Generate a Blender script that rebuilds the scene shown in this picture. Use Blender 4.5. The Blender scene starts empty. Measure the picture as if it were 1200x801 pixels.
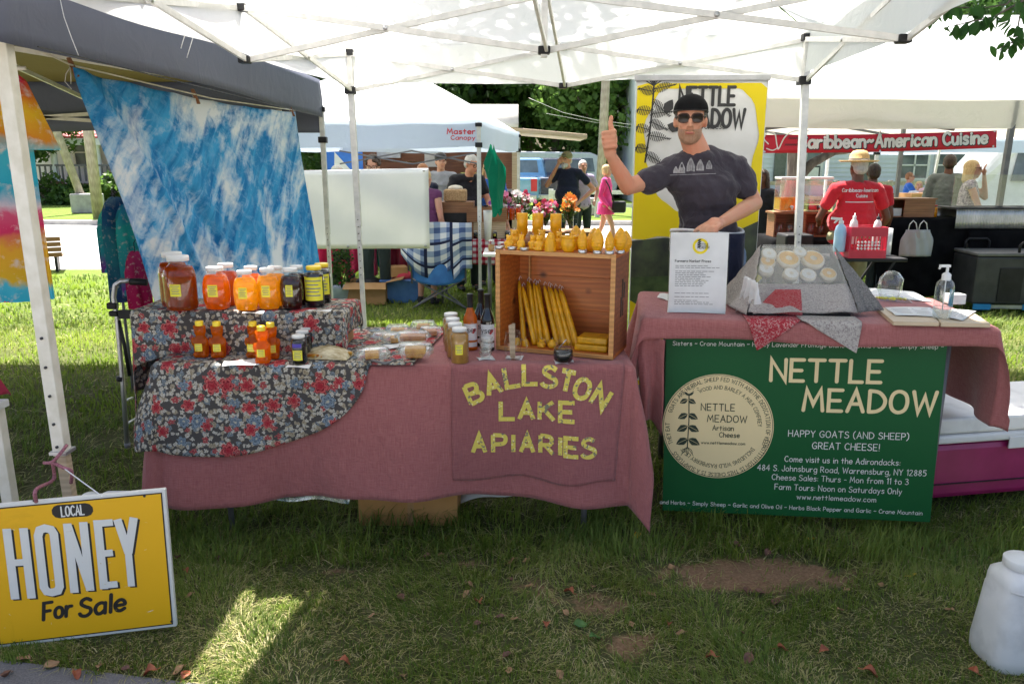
import bpy, bmesh, math, random
from math import sin, cos, pi
import numpy as np
from mathutils import Vector, Matrix, noise as mnoise
random.seed(7); RNG = np.random.default_rng(7)
R = math.radians
scene = bpy.context.scene
COL = scene.collection
# ---------------------------------------------------------------- camera, sky, sun, exposure
PITCH = R(13.04); CAMH = 1.6
cam = bpy.data.cameras.new('camera'); cam.lens = 27; cam.sensor_width = 36; cam.clip_end = 600; cam.clip_start = .05
camo = bpy.data.objects.new('camera', cam); COL.objects.link(camo)
camo.location = (0, 0, CAMH); camo.rotation_euler = (R(90) - PITCH, 0, 0); scene.camera = camo
SUN_DIR = Vector((-.225, .44, 1.0)).normalized()
w = bpy.data.worlds.new('World'); scene.world = w; w.use_nodes = True
wn = w.node_tree.nodes; bg = wn['Background']
sky = wn.new('ShaderNodeTexSky'); sky.sky_type = 'NISHITA'; sky.sun_disc = False
sky.sun_elevation = math.asin(SUN_DIR.z); sky.sun_rotation = math.atan2(SUN_DIR.x, SUN_DIR.y)
sky.air_density = 1.0; sky.dust_density = 5; sky.ozone_density = .3
w.node_tree.links.new(sky.outputs[0], bg.inputs[0]); bg.inputs[1].default_value = .09
sl = bpy.data.lights.new('sun', 'SUN'); sl.energy = 4.9; sl.angle = R(.55); sl.color = (1, .955, .88)
so = bpy.data.objects.new('sun', sl); COL.objects.link(so); so.rotation_euler = SUN_DIR.to_track_quat('Z', 'Y').to_euler()
scene.view_settings.view_transform = 'Standard'; scene.view_settings.look = 'None'
scene.view_settings.exposure = 1.95; scene.view_settings.gamma = 1
scene.cycles.max_bounces = 10; scene.cycles.transparent_max_bounces = 16; scene.cycles.transmission_bounces = 8
scene.cycles.diffuse_bounces = 5

def P(px, py, z=None, Y=None):
    """point of the place seen at a pixel of the photograph, on the level z or on the upright plane Y"""
    a = (px - 600) / 900; b = (400.5 - py) / 900
    d = (a, cos(PITCH) + b * sin(PITCH), -sin(PITCH) + b * cos(PITCH))
    t = (z - CAMH) / d[2] if z is not None else Y / d[1]
    return Vector((d[0] * t, d[1] * t, CAMH + d[2] * t))
def sm(a, b, x):
    t = min(1, max(0, (x - a) / (b - a))); return t * t * (3 - 2 * t)
def gz(x, y):
    """ground height: the lawn rises a little from the pavement to the stall"""
    return -.12 + .17 * sm(3.0, 4.6, y) - .05 * sm(5.0, 7.5, y)

# ---------------------------------------------------------------- materials
class NT:
    def __init__(s, name):
        s.m = bpy.data.materials.new(name); s.m.use_nodes = True; s.t = s.m.node_tree; s.t.nodes.clear()
        s.out = s.n('ShaderNodeOutputMaterial')
    def n(s, ty, **kw):
        x = s.t.nodes.new(ty)
        for k, v in kw.items():
            if hasattr(x, k): setattr(x, k, v)
        return x
    def l(s, a, b): s.t.links.new(a, b)
    def v(s, sock, val):
        if hasattr(val, 'links'): s.l(val, sock)
        elif isinstance(val, (tuple, list)) and len(val) == 3 and sock.type == 'RGBA': sock.default_value = (*val, 1)
        else: sock.default_value = val
    def math(s, op, a, b=None, c=None):
        x = s.n('ShaderNodeMath'); x.operation = op
        s.v(x.inputs[0], a)
        if b is not None: s.v(x.inputs[1], b)
        if c is not None: s.v(x.inputs[2], c)
        return x.outputs[0]
    def mix(s, f, a, b, bt='MIX'):
        x = s.n('ShaderNodeMix'); x.data_type = 'RGBA'; x.blend_type = bt
        s.v(x.inputs[0], f); s.v(x.inputs[6], a); s.v(x.inputs[7], b); return x.outputs[2]
    def coord(s, kind='Object', scale=None, loc=None, rot=None):
        o = s.n('ShaderNodeTexCoord').outputs[kind]
        if scale or loc or rot:
            m = s.n('ShaderNodeMapping'); s.l(o, m.inputs[0])
            if scale: m.inputs['Scale'].default_value = scale if isinstance(scale, tuple) else (scale,) * 3
            if loc: m.inputs['Location'].default_value = loc
            if rot:
                r_ = s.n('ShaderNodeMapping'); s.l(o, r_.inputs[0]); r_.inputs['Rotation'].default_value = rot; s.l(r_.outputs[0], m.inputs[0])
            o = m.outputs[0]
        return o
    def noise(s, co, scale, detail=4, rough=.55, dist=0, out='Fac'):
        x = s.n('ShaderNodeTexNoise'); s.l(co, x.inputs['Vector'])
        x.inputs['Scale'].default_value = scale; x.inputs['Detail'].default_value = detail
        x.inputs['Roughness'].default_value = rough; x.inputs['Distortion'].default_value = dist
        return x.outputs[out]
    def ramp(s, f, stops, interp='LINEAR'):
        x = s.n('ShaderNodeValToRGB'); s.l(f, x.inputs[0]); e = x.color_ramp.elements; x.color_ramp.interpolation = interp
        while len(e) < len(stops): e.new(.5)
        for i, (p, c) in enumerate(stops):
            e[i].position = p; e[i].color = (*c, 1) if len(c) == 3 else c
        return x.outputs[0]
    def g(s, f, a, b):
        """0..1 step between a and b"""
        x = s.n('ShaderNodeMapRange'); s.l(f, x.inputs[0]); x.inputs[1].default_value = a; x.inputs[2].default_value = b
        x.clamp = True; return x.outputs[0]
    def bump(s, h, st, dist=.01):
        x = s.n('ShaderNodeBump'); x.inputs['Strength'].default_value = st; x.inputs['Distance'].default_value = dist
        s.l(h, x.inputs['Height']); return x.outputs[0]
    def bsdf(s, col, rough=.6, metal=0, trans=0, coat=0, normal=None, spec=.5, transl=0, tcol=None, alpha=None, sheen=0, emis=None):
        b = s.n('ShaderNodeBsdfPrincipled'); s.v(b.inputs['Base Color'], col); s.v(b.inputs['Roughness'], rough)
        b.inputs['Metallic'].default_value = metal; b.inputs['Transmission Weight'].default_value = trans
        b.inputs['Coat Weight'].default_value = coat; b.inputs['Specular IOR Level'].default_value = spec
        b.inputs['Sheen Weight'].default_value = sheen
        if alpha is not None: s.v(b.inputs['Alpha'], alpha)
        if normal is not None: s.l(normal, b.inputs['Normal'])
        o = b.outputs[0]
        if transl:
            t = s.n('ShaderNodeBsdfTranslucent'); s.v(t.inputs[0], tcol if tcol is not None else col)
            if normal is not None: s.l(normal, t.inputs['Normal'])
            x = s.n('ShaderNodeMixShader'); s.v(x.inputs[0], transl); s.l(o, x.inputs[1]); s.l(t.outputs[0], x.inputs[2]); o = x.outputs[0]
        s.l(o, s.out.inputs[0]); s.last = o
        return s.m
def M_(name, c1, c2=None, rough=.6, metal=0, sc=8, bs=0, bsc=60, transl=0, coat=0, spec=.5, kind='Object', stretch=None, contrast=(.35, .65), tcol=None, sheen=0, detail=5):
    t = NT(name); co = t.coord(kind, stretch)
    if c2 is None: c2 = tuple(min(1, v * 1.18 + .004) for v in c1)
    n = t.noise(co, sc, detail); col = t.mix(t.g(n, *contrast), c1, c2)
    nr = t.bump(t.noise(co, bsc, 4), bs, .004) if bs else None
    rr = t.math('ADD', t.math('MULTIPLY', t.noise(co, sc * 2.3, 3), .16), rough - .08)
    return t.bsdf(col, rr, metal, 0, coat, nr, spec, transl, tcol=tcol, sheen=sheen)
M = {}
def fabric(name, c1, c2=None, transl=.15, weave=900, sc=5, spec=.2):
    """woven cloth: thread pattern in UV metres, soft colour drift"""
    t = NT(name); uv = t.coord('UV')
    if c2 is None: c2 = tuple(v * 1.25 + .01 for v in c1)
    s1 = t.noise(t.coord('UV', (22, 330, 1)), 1, 3); s2 = t.noise(t.coord('UV', (330, 16, 1)), 1, 3)
    thr = t.math('ADD', s1, s2); col = t.mix(t.g(thr, .75, 1.25), c1, c2)
    col = t.mix(t.math('MULTIPLY', t.noise(uv, sc, 4), .22), col, tuple(v * .6 for v in c1))
    wr = t.math('ADD', t.math('MULTIPLY', thr, .25), t.math('ADD', t.noise(uv, 22, 4, dist=1.2), t.math('MULTIPLY', t.noise(t.coord('UV', (7, 2.2, 1)), 1.2, 3, dist=1.0), 2)))
    return t.bsdf(col, .88, normal=t.bump(wr, .5, .012), spec=spec, transl=transl, sheen=.2)
M['rose'] = fabric('rose_linen', (.31, .098, .096), (.43, .165, .155), .10)
M['rose_patch'] = fabric('rose_linen_patch', (.25, .082, .084), (.34, .13, .125), .05)

def floral(name):
    t = NT(name); uv = t.coord('UV'); base = (.07, .063, .06)
    wob = t.n('ShaderNodeVectorMath'); wob.operation = 'MULTIPLY_ADD'
    t.l(t.noise(uv, 42, 3, out='Color'), wob.inputs[0]); wob.inputs[1].default_value = (.030,) * 3; t.l(uv, wob.inputs[2]); co = wob.outputs[0]
    col = base
    def layer(col, scale, off, petals, rad, ca, cb, centre, share, seed):
        mp = t.n('ShaderNodeMapping'); t.l(co, mp.inputs[0]); mp.inputs['Scale'].default_value = (scale,) * 3; mp.inputs['Location'].default_value = off
        v = t.n('ShaderNodeTexVoronoi'); v.voronoi_dimensions = '2D'; t.l(mp.outputs[0], v.inputs['Vector']); v.inputs['Scale'].default_value = 1; v.inputs['Randomness'].default_value = .75
        d = t.n('ShaderNodeVectorMath'); d.operation = 'SUBTRACT'; t.l(mp.outputs[0], d.inputs[0]); t.l(v.outputs['Position'], d.inputs[1])
        sp = t.n('ShaderNodeSeparateXYZ'); t.l(d.outputs[0], sp.inputs[0]); sc = t.n('ShaderNodeSeparateColor'); t.l(v.outputs['Color'], sc.inputs[0])
        ang = t.math('ADD', t.math('ARCTAN2', sp.outputs[1], sp.outputs[0]), t.math('MULTIPLY', sc.outputs[0], 6.28))
        pet = t.math('ABSOLUTE', t.math('COSINE', t.math('MULTIPLY', ang, petals / 2)))
        r = t.math('MULTIPLY', t.math('ADD', t.math('MULTIPLY', pet, .42), .58), rad)
        r = t.math('MULTIPLY', r, t.math('ADD', t.math('MULTIPLY', sc.outputs[2], .5), .65))
        q = t.math('DIVIDE', v.outputs['Distance'], r)
        inside = t.math('MULTIPLY', t.math('LESS_THAN', q, 1), t.math('LESS_THAN', sc.outputs[1], share))
        fc = t.mix(t.g(t.math('ADD', q, t.math('MULTIPLY', t.noise(co, scale * 9, 3), .5)), .45, 1.15), ca, cb)
        fc = t.mix(t.math('GREATER_THAN', t.math('SINE', t.math('MULTIPLY', q, 17)), .55), fc, tuple(x * .45 for x in ca))
        fc = t.mix(t.math('LESS_THAN', q, .2), fc, centre)
        return t.mix(inside, col, fc)
    col = layer(col, 34, (0.3, 0, 0), 2, .44, (.30, .25, .17), (.42, .36, .26), (.2, .15, .1), .62, 0)
    col = layer(col, 26, (5, 2, 0), 3, .42, (.13, .16, .18), (.24, .27, .29), (.3, .3, .25), .45, 1)
    col = layer(col, 40, (1, 7, 0), 5, .42, (.46, .43, .36), (.60, .56, .48), (.3, .2, .1), .75, 2)
    col = layer(col, 21, (9, 1, 0), 5, .36, (.30, .03, .045), (.46, .13, .12), (.4, .3, .2), .42, 3)
    col = layer(col, 12, (3, 4, 0), 6, .40, (.12, .16, .21), (.24, .30, .35), (.4, .38, .3), .24, 4)
    col = layer(col, 10.5, (7, 9, 0), 6, .40, (.32, .02, .035), (.55, .13, .12), (.30, .02, .03), .48, 5)
    nr = t.bump(t.noise(uv, 25, 4, dist=1), .25, .006)
    t.bsdf(col, .9, normal=nr, spec=.2, transl=.08); return t.m
M['floral'] = floral('floral_cotton')

def dye_blue():
    t = NT('blue_ice_dye'); uv = t.coord('UV')
    n1 = t.noise(t.coord('UV', (1.1, 1.9, 1), rot=(0, 0, .75), loc=(.4, 1.7, 0)), 1.15, 8, .58, .5)
    n2 = t.noise(t.coord('UV', (2.2, 15, 1), rot=(0, 0, .95)), 1.0, 7, .62, .6)
    n3 = t.noise(uv, 13, 6, .75, .6)
    blue = t.mix(t.g(n2, .36, .60), (.02, .22, .54), (.09, .47, .78))
    blue = t.mix(t.g(n3, .48, .72), blue, (.26, .56, .80))
    f = t.math('ADD', n1, t.math('MULTIPLY', t.math('SUBTRACT', n3, .5), .20))
    f = t.math('ADD', f, t.math('MULTIPLY', t.math('SUBTRACT', n2, .5), .30))
    col = t.mix(t.g(f, .465, .60), blue, (.82, .85, .90))
    return t.bsdf(col, .85, normal=t.bump(t.noise(uv, 14, 4, dist=1), .3, .01), transl=.5, spec=.15)
M['dye_blue'] = dye_blue()
def dye_rainbow(name, stops, f=3.2, dist=.5, axis=2):
    t = NT(name); co = t.coord('Object'); sp = t.n('ShaderNodeSeparateXYZ'); t.l(co, sp.inputs[0])
    n = t.noise(co, f * 2, 6, .6, .5); h = t.math('ADD', sp.outputs[axis], t.math('MULTIPLY', t.math('SUBTRACT', n, .5), .42 * dist))
    h = t.math('FRACT', t.math('MULTIPLY', h, .85)); col = t.ramp(h, stops)
    col = t.mix(t.g(t.noise(co, f * 7, 5, .6), .56, .75), col, (.75, .65, .6))
    return t.bsdf(col, .88, normal=t.bump(t.noise(co, 20, 3), .3, .006), transl=.45, spec=.15)

def canopyw(name, c=(.82, .83, .84), tr=.5, tc=None):
    t = NT(name); co = t.coord('Object'); n = t.noise(co, 1.6, 5, .6, .5)
    col = t.mix(t.g(n, .3, .7), tuple(v * .95 for v in c), c)
    return t.bsdf(col, .6, normal=t.bump(t.noise(co, 6, 4, dist=1.5), .3, .02), spec=.3, transl=tr, tcol=tc or col)
M['canopy'] = canopyw('white_canopy_cloth', (.86, .865, .85), .62)
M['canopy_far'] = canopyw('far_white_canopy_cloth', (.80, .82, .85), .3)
M['valance_far'] = canopyw('blueish_valance', (.50, .58, .70), .35)  # one even bluish cloth tone on every side
M['valance_cream'] = canopyw('cream_valance', (.72, .68, .62), .4)
M['grey_canopy'] = canopyw('grey_canopy_cloth', (.12, .13, .18), .10)
M['olive_canopy'] = canopyw('olive_canopy_lining', (.16, .15, .11), .28, (.30, .26, .12))
M['frame'] = M_('white_frame_paint', (.55, .55, .53), (.68, .67, .64), .42, sc=20, bs=.06)
M['frame_cream'] = M_('cream_frame_paint', (.58, .54, .44), (.70, .66, .57), .5, sc=14, bs=.1)
M['frame_grey'] = M_('grey_frame_paint', (.10, .10, .11), (.15, .15, .16), .45)
M['black'] = M_('black_plastic', (.008, .008, .009), (.018, .018, .02), .5, bs=.1, spec=.3)
M['black_cloth'] = M_('black_table_cloth', (.004, .004, .005), (.009, .009, .010), .95, bs=.3, bsc=30, spec=.08)
M['steel'] = M_('brushed_steel', (.45, .46, .47), (.6, .6, .62), .32, .9)
M['alu'] = M_('dull_aluminium', (.42, .43, .44), (.58, .58, .6), .38, .8)
M['white_plastic'] = M_('white_plastic', (.70, .70, .68), (.80, .80, .78), .35, bs=.05, transl=.15)
M['jug'] = M_('dusty_white_jug', (.55, .55, .54), (.76, .76, .75), .38, sc=5, bs=.15, bsc=25, transl=.2, contrast=(.28, .48), detail=9)
M['yellow_cap'] = M_('yellow_cap_plastic', (.78, .55, .02), (.88, .66, .04), .3)
M['label_yellow'] = M_('yellow_paper_label', (.80, .72, .03), (.88, .80, .06), .6, transl=.15)
M['paper'] = M_('white_paper', (.72, .72, .72), (.82, .82, .82), .7, transl=.2)
M['ink'] = M_('black_ink', (.02, .02, .022), (.035, .035, .035), .6)
M['greyink'] = M_('grey_ink', (.18, .18, .19), (.25, .25, .25), .6)
M['redink'] = M_('red_ink', (.55, .02, .03), (.6, .04, .05), .6)
def honey(name, col, tcol, rough=.08, tr=.72):
    t = NT(name); co = t.coord('Object'); n = t.noise(co, 26, 4, .5, .6)
    c = t.mix(t.g(n, .35, .65), col, tuple(v * .72 for v in col)); tc = t.mix(t.g(n, .35, .65), tcol, tuple(v * .75 for v in tcol))
    return t.bsdf(c, rough, coat=.4, transl=tr, tcol=tc, spec=.55)
M['honey_amber'] = honey('amber_honey', (.52, .15, .004), (1.0, .36, .006))
M['honey_deep'] = honey('deep_amber_honey', (.24, .060, .004), (.70, .19, .008))
M['honey_gold'] = honey('golden_honey', (.80, .34, .004), (1.0, .60, .012))
M['honey_dark'] = honey('dark_buckwheat_honey', (.045, .008, .006), (.16, .015, .012), tr=.4)
M['elder'] = honey('elderberry_syrup', (.012, .008, .016), (.03, .012, .03), tr=.2)
M['cream_honey'] = honey('creamed_honey', (.50, .26, .055), (.65, .34, .08), .35, .2)
M['wax'] = honey('yellow_beeswax', (.92, .50, .008), (1, .64, .012), .42, .35)
M['wax_deep'] = honey('deep_yellow_beeswax', (.82, .42, .006), (.8, .45, .01), .45, .2)
M['wax_brown'] = honey('brown_beeswax', (.24, .11, .05), (.3, .12, .05), .5, .1)
def glass(name, tint=(.96, .97, .96), vis=.12, wh=.10):
    t = NT(name); tr = t.n('ShaderNodeBsdfTransparent'); t.v(tr.inputs[0], tint); gl = t.n('ShaderNodeBsdfGlossy'); gl.inputs['Roughness'].default_value = .06
    gl.inputs[0].default_value = (.95, .97, .97, 1)
    df = t.n('ShaderNodeBsdfTranslucent'); df.inputs[0].default_value = (.8, .84, .84, 1)
    lw = t.n('ShaderNodeLayerWeight'); lw.inputs[0].default_value = .45
    f = t.math('ADD', t.math('MULTIPLY', t.math('POWER', lw.outputs['Facing'], 2.2), .6), vis * .25)
    m0 = t.n('ShaderNodeMixShader'); m0.inputs[0].default_value = wh; t.l(gl.outputs[0], m0.inputs[1]); t.l(df.outputs[0], m0.inputs[2])
    m = t.n('ShaderNodeMixShader'); t.l(f, m.inputs[0]); t.l(tr.outputs[0], m.inputs[1]); t.l(m0.outputs[0], m.inputs[2]); t.l(m.outputs[0], t.out.inputs[0]); return t.m
M['glass'] = glass('clear_glass'); M['clear_plastic'] = glass('clear_plastic', (.93, .95, .95), .4, .35)
M['window'] = M_('window_glass', (.05, .06, .065), (.16, .19, .20), .08, sc=1.2, spec=.8)
M['bottle_dark'] = honey('dark_bottle_glass', (.008, .008, .012), (.02, .01, .02), .05, .1)
M['bottle_amber'] = honey('amber_wine_in_glass', (.5, .16, .02), (.95, .38, .06), .05, .6)
def wood(name, a, b, knots=True, ax=(1, 12, 12), transl=0):
    t = NT(name); co = t.coord('Object', ax); n = t.noise(co, 2.2, 6, .6, 1.6)
    col = t.mix(t.g(n, .34, .66), a, b)
    w_ = t.n('ShaderNodeTexWave'); w_.bands_direction = 'Z'; w_.inputs['Scale'].default_value = 1.1; w_.inputs['Distortion'].default_value = 5; w_.inputs['Detail'].default_value = 3
    t.l(co, w_.inputs[0]); col = t.mix(t.math('MULTIPLY', w_.outputs['Fac'], .35), col, tuple(v * .45 for v in a))
    if knots:
        v = t.n('ShaderNodeTexVoronoi'); t.l(t.coord('Object', (4.2, 4.2, 5.0)), v.inputs['Vector']); v.inputs['Scale'].default_value = 1.35
        col = t.mix(t.g(v.outputs['Distance'], .16, .07), col, tuple(x * .22 for x in a))
    return t.bsdf(col, .55, normal=t.bump(n, .3, .004), coat=.06)
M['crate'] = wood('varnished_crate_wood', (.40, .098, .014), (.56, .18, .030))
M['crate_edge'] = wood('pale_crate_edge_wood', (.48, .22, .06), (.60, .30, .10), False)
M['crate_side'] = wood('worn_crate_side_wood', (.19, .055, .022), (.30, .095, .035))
M['pale_wood'] = wood('pale_board_wood', (.48, .36, .23), (.60, .47, .32), False)
M['grey_wood'] = wood('grey_weathered_wood', (.26, .22, .18), (.42, .37, .31), False, (12, 12, 1))
M['brown_wood'] = wood('brown_wood', (.22, .09, .035), (.33, .15, .06), False)
M['card'] = M_('corrugated_cardboard', (.36, .19, .07), (.43, .25, .11), .85, sc=6)
M['card_orange'] = M_('orange_cardboard', (.40, .20, .06), (.46, .24, .08), .85, sc=6)
def printed(name, c, wear=.0, wc=(.75, .72, .6), rough=.45, sc=30):
    t = NT(name); co = t.coord('Object'); n = t.noise(co, 3, 4); col = t.mix(t.math('MULTIPLY', n, .25), c, tuple(v * .7 for v in c))
    if wear:
        s_ = t.noise(t.coord('Object', (sc * .5, sc, sc * 1.6)), 1, 5, .65, 1.5); col = t.mix(t.g(s_, .69, .72), col, wc)
        s2 = t.noise(t.coord('Object', (4, 4, 4)), 1, 6, .7, 1); col = t.mix(t.math('MULTIPLY', t.g(s2, .55, .75), .35), col, tuple(v * .6 for v in c))
    return t.bsdf(col, rough, normal=t.bump(t.math('ADD', n, t.math('MULTIPLY', t.noise(co, 9, 3), .5)), .12, .01), spec=.22)
M['sign_yellow'] = printed('worn_yellow_sign_print', (.80, .43, .012), 1)
M['sign_white'] = printed('worn_white_sign_print', (.70, .69, .64), 1, (.5, .35, .06), sc=42)
M['sign_black'] = printed('worn_black_sign_print', (.03, .028, .025), 1, (.5, .33, .04), sc=50)
M['sign_edge'] = printed('white_sign_edge', (.66, .65, .60))
M['vinyl_green'] = printed('green_vinyl', (.006, .088, .024), rough=.5)
M['vinyl_cream'] = printed('cream_vinyl_print', (.78, .62, .34), rough=.5)
M['vinyl_dark'] = printed('dark_green_print', (.03, .045, .03))
M['banner_white'] = M_('banner_fabric_white', (.74, .74, .72), (.80, .80, .79), .6, transl=.25)
M['banner_blank'] = M_('blank_pale_banner', (.72, .74, .74), (.80, .81, .81), .6, sc=1.5, transl=.3)
M['banner_yellow'] = printed('banner_yellow_print', (.76, .60, .012))
M['banner_dark'] = M_('banner_dark_photo', (.018, .022, .018), (.06, .085, .035), .5, sc=9)
M['banner_meadow'] = M_('banner_meadow_photo', (.022, .05, .014), (.11, .17, .045), .5, sc=6, detail=8)
M['banner_photo'] = M_('banner_grey_photo', (.28, .25, .25), (.5, .47, .48), .5, sc=5)
M['red_banner'] = printed('red_banner_vinyl', (.55, .025, .045))
M['silver_print'] = M_('silver_print', (.62, .60, .56), (.78, .76, .72), .5)
# people
def skin(name, c):
    t = NT(name); co = t.coord('Object'); n = t.noise(co, 9, 5, .6)
    col = t.mix(t.g(n, .35, .7), c, (min(1, c[0] * 1.1), c[1] * .82, c[2] * .78))
    return t.bsdf(col, .48, normal=t.bump(t.noise(co, 160, 3), .12, .002), spec=.4, transl=.05, tcol=(.7, .18, .1))
M['skin'] = skin('tanned_skin', (.55, .29, .185)); M['cap_cloth'] = M_('black_cap_cloth', (.006, .006, .007), (.012, .012, .013), .9, spec=.1, bs=.3); M['skin_light'] = skin('light_skin', (.52, .30, .21)); M['skin_dark'] = skin('dark_skin', (.12, .055, .03))
def cloth(name, c, c2=None, transl=.05):
    t = NT(name); co = t.coord('Object'); n = t.noise(co, 7, 5, .6, .8)
    col = t.mix(t.g(n, .3, .7), c, c2 or tuple(v * 1.25 + .004 for v in c))
    h = t.math('ADD', t.noise(t.coord('Object', (7, 7, 4)), 1.4, 4, .5, 1.3), t.math('MULTIPLY', t.noise(co, 300, 2), .04))
    return t.bsdf(col, .88, normal=t.bump(h, .6, .03), spec=.2, sheen=.15, transl=transl)
M['tee_charcoal'] = cloth('charcoal_tshirt', (.040, .034, .046)); M['tee_black'] = cloth('black_tshirt', (.014, .014, .018)); M['tee_navy'] = cloth('navy_shirt', (.012, .015, .035))
M['tee_red'] = cloth('red_tshirt', (.52, .018, .03)); M['tee_grey'] = cloth('grey_tshirt', (.22, .23, .26)); M['tee_white'] = cloth('white_tshirt', (.65, .65, .66)); M['tee_blue'] = cloth('blue_tshirt', (.03, .13, .5))
M['pink_top'] = cloth('pink_hoodie', (.68, .05, .22)); M['purple_top'] = cloth('purple_tank', (.12, .035, .10)); M['pale_pink'] = cloth('pale_pink_top', (.6, .38, .42)); M['print_top'] = M_('printed_blouse', (.10, .06, .12), (.55, .45, .5), .85, sc=38)
M['jeans'] = cloth('blue_jeans', (.10, .17, .28), (.2, .28, .4)); M['dark_trousers'] = cloth('dark_green_trousers', (.018, .028, .028)); M['khaki'] = cloth('khaki_shorts', (.20, .19, .10)); M['teal_cloth'] = cloth('teal_towel', (.0, .17, .09), transl=.3)
M['grey_jacket'] = cloth('grey_green_jacket', (.12, .13, .12))
def hairm(name, c, c2):
    t = NT(name); co = t.coord('Object', (40, 40, 8)); n = t.noise(co, 2, 5, .7, 1)
    return t.bsdf(t.mix(t.g(n, .3, .7), c, c2), .5, normal=t.bump(n, 1, .01), spec=.4)
M['hair_brown'] = hairm('brown_hair', (.022, .012, .008), (.07, .04, .025)); M['hair_blond'] = hairm('blond_hair', (.42, .26, .09), (.72, .52, .26)); M['hair_grey'] = hairm('grey_hair', (.35, .34, .32), (.62, .60, .57))
M['hair_red'] = hairm('auburn_hair', (.22, .08, .03), (.38, .17, .07)); M['stubble'] = hairm('stubble', (.30, .155, .095), (.42, .24, .155)); M['beard_grey'] = hairm('grey_beard', (.4, .38, .36), (.7, .68, .65))
M['lens'] = M_('dark_lens', (.012, .008, .008), (.03, .015, .015), .12, spec=.25)
M['tortoise'] = M_('tortoiseshell', (.035, .012, .006), (.09, .035, .015), .2, sc=60)
M['straw'] = M_('straw_hat_weave', (.45, .28, .10), (.62, .43, .19), .8, sc=90, bs=.4, bsc=200)
M['lip'] = M_('lips', (.34, .10, .08), (.4, .13, .1), .5); M['eye'] = M_('eye_dark', (.03, .02, .015), (.05, .03, .02), .2)
# plants and ground
def leafm(name, a, b, tr=.4):
    t = NT(name); oi = t.n('ShaderNodeAttribute'); oi.attribute_name = 'tint'
    col = t.mix(oi.outputs['Fac'], a, b); tc = t.mix(oi.outputs['Fac'], tuple(min(1, v * 1.7) for v in a), tuple(min(1, v * 1.7) for v in b))
    return t.bsdf(col, .5, transl=tr, tcol=tc, spec=.3)
M['leaf_dark'] = leafm('dark_tree_leaf', (.018, .045, .012), (.06, .12, .022))
M['leaf_mid'] = leafm('mid_tree_leaf', (.035, .085, .015), (.11, .19, .04))
M['leaf_light'] = leafm('light_tree_leaf', (.06, .12, .025), (.16, .26, .06))
M['leaf_near'] = leafm('near_tree_leaf', (.028, .085, .012), (.07, .16, .025))
M['bark'] = M_('bark', (.07, .052, .04), (.15, .12, .09), .9, sc=5, bs=.8, bsc=12, stretch=(3, 3, .6))
M['trailer'] = wood('trailer_wood_panel', (.16, .055, .025), (.26, .10, .045), False)
def grassm():
    t = NT('grass_blades'); a = t.n('ShaderNodeAttribute'); a.attribute_name = 'tint'
    col = t.ramp(a.outputs['Fac'], [(0, (.055, .10, .016)), (.30, (.12, .18, .03)), (.62, (.225, .27, .055)), (.80, (.33, .32, .10)), (.92, (.44, .38, .17)), (1, (.56, .49, .28))])
    tc = t.mix(.5, col, (.22, .36, .03)); return t.bsdf(col, .6, transl=.42, tcol=tc, spec=.25)
M['grass'] = grassm()
def groundm():
    t = NT('lawn_soil'); co = t.coord('Object'); n1 = t.noise(co, .7, 6, .6); n2 = t.noise(co, 14, 6, .65); n3 = t.noise(co, 90, 4, .7)
    g1 = t.mix(t.g(n2, .3, .7), (.040, .062, .014), (.105, .135, .032)); g1 = t.mix(t.g(n1, .4, .7), g1, (.13, .15, .045))
    soil = t.mix(t.g(n3, .3, .7), (.17, .095, .052), (.34, .215, .13)); at = t.n('ShaderNodeAttribute'); at.attribute_name = 'dirt'
    sp = t.n('ShaderNodeSeparateXYZ'); t.l(co, sp.inputs[0])
    far = t.mix(t.g(sp.outputs[1], 5, 11), t.mix(t.g(n3, .35, .65), (.045, .055, .02), (.13, .115, .06)), t.mix(t.g(t.noise(co, 5, 6, .7), .3, .7), (.085, .15, .02), (.17, .24, .045)))
    col = t.mix(.75, g1, far)
    d = t.g(t.math('ADD', at.outputs['Fac'], t.math('MULTIPLY', t.math('SUBTRACT', t.noise(co, 8, 6, .7), .5), 1.3)), .42, .7)
    return t.bsdf(t.mix(d, col, soil), .95, normal=t.bump(t.math('ADD', n3, n2), .8, .02), spec=.1)
M['ground'] = groundm()
M['asphalt'] = M_('grey_asphalt', (.085, .083, .085), (.16, .155, .155), .9, sc=160, bs=.6, bsc=260)
M['road'] = M_('pale_road', (.42, .41, .40), (.52, .51, .49), .85, sc=1.2, bs=.2)  # even pale grey of the paving itself
M['kerb'] = M_('concrete_kerb', (.30, .29, .28), (.42, .41, .39), .85, sc=5, bs=.2)

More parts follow.
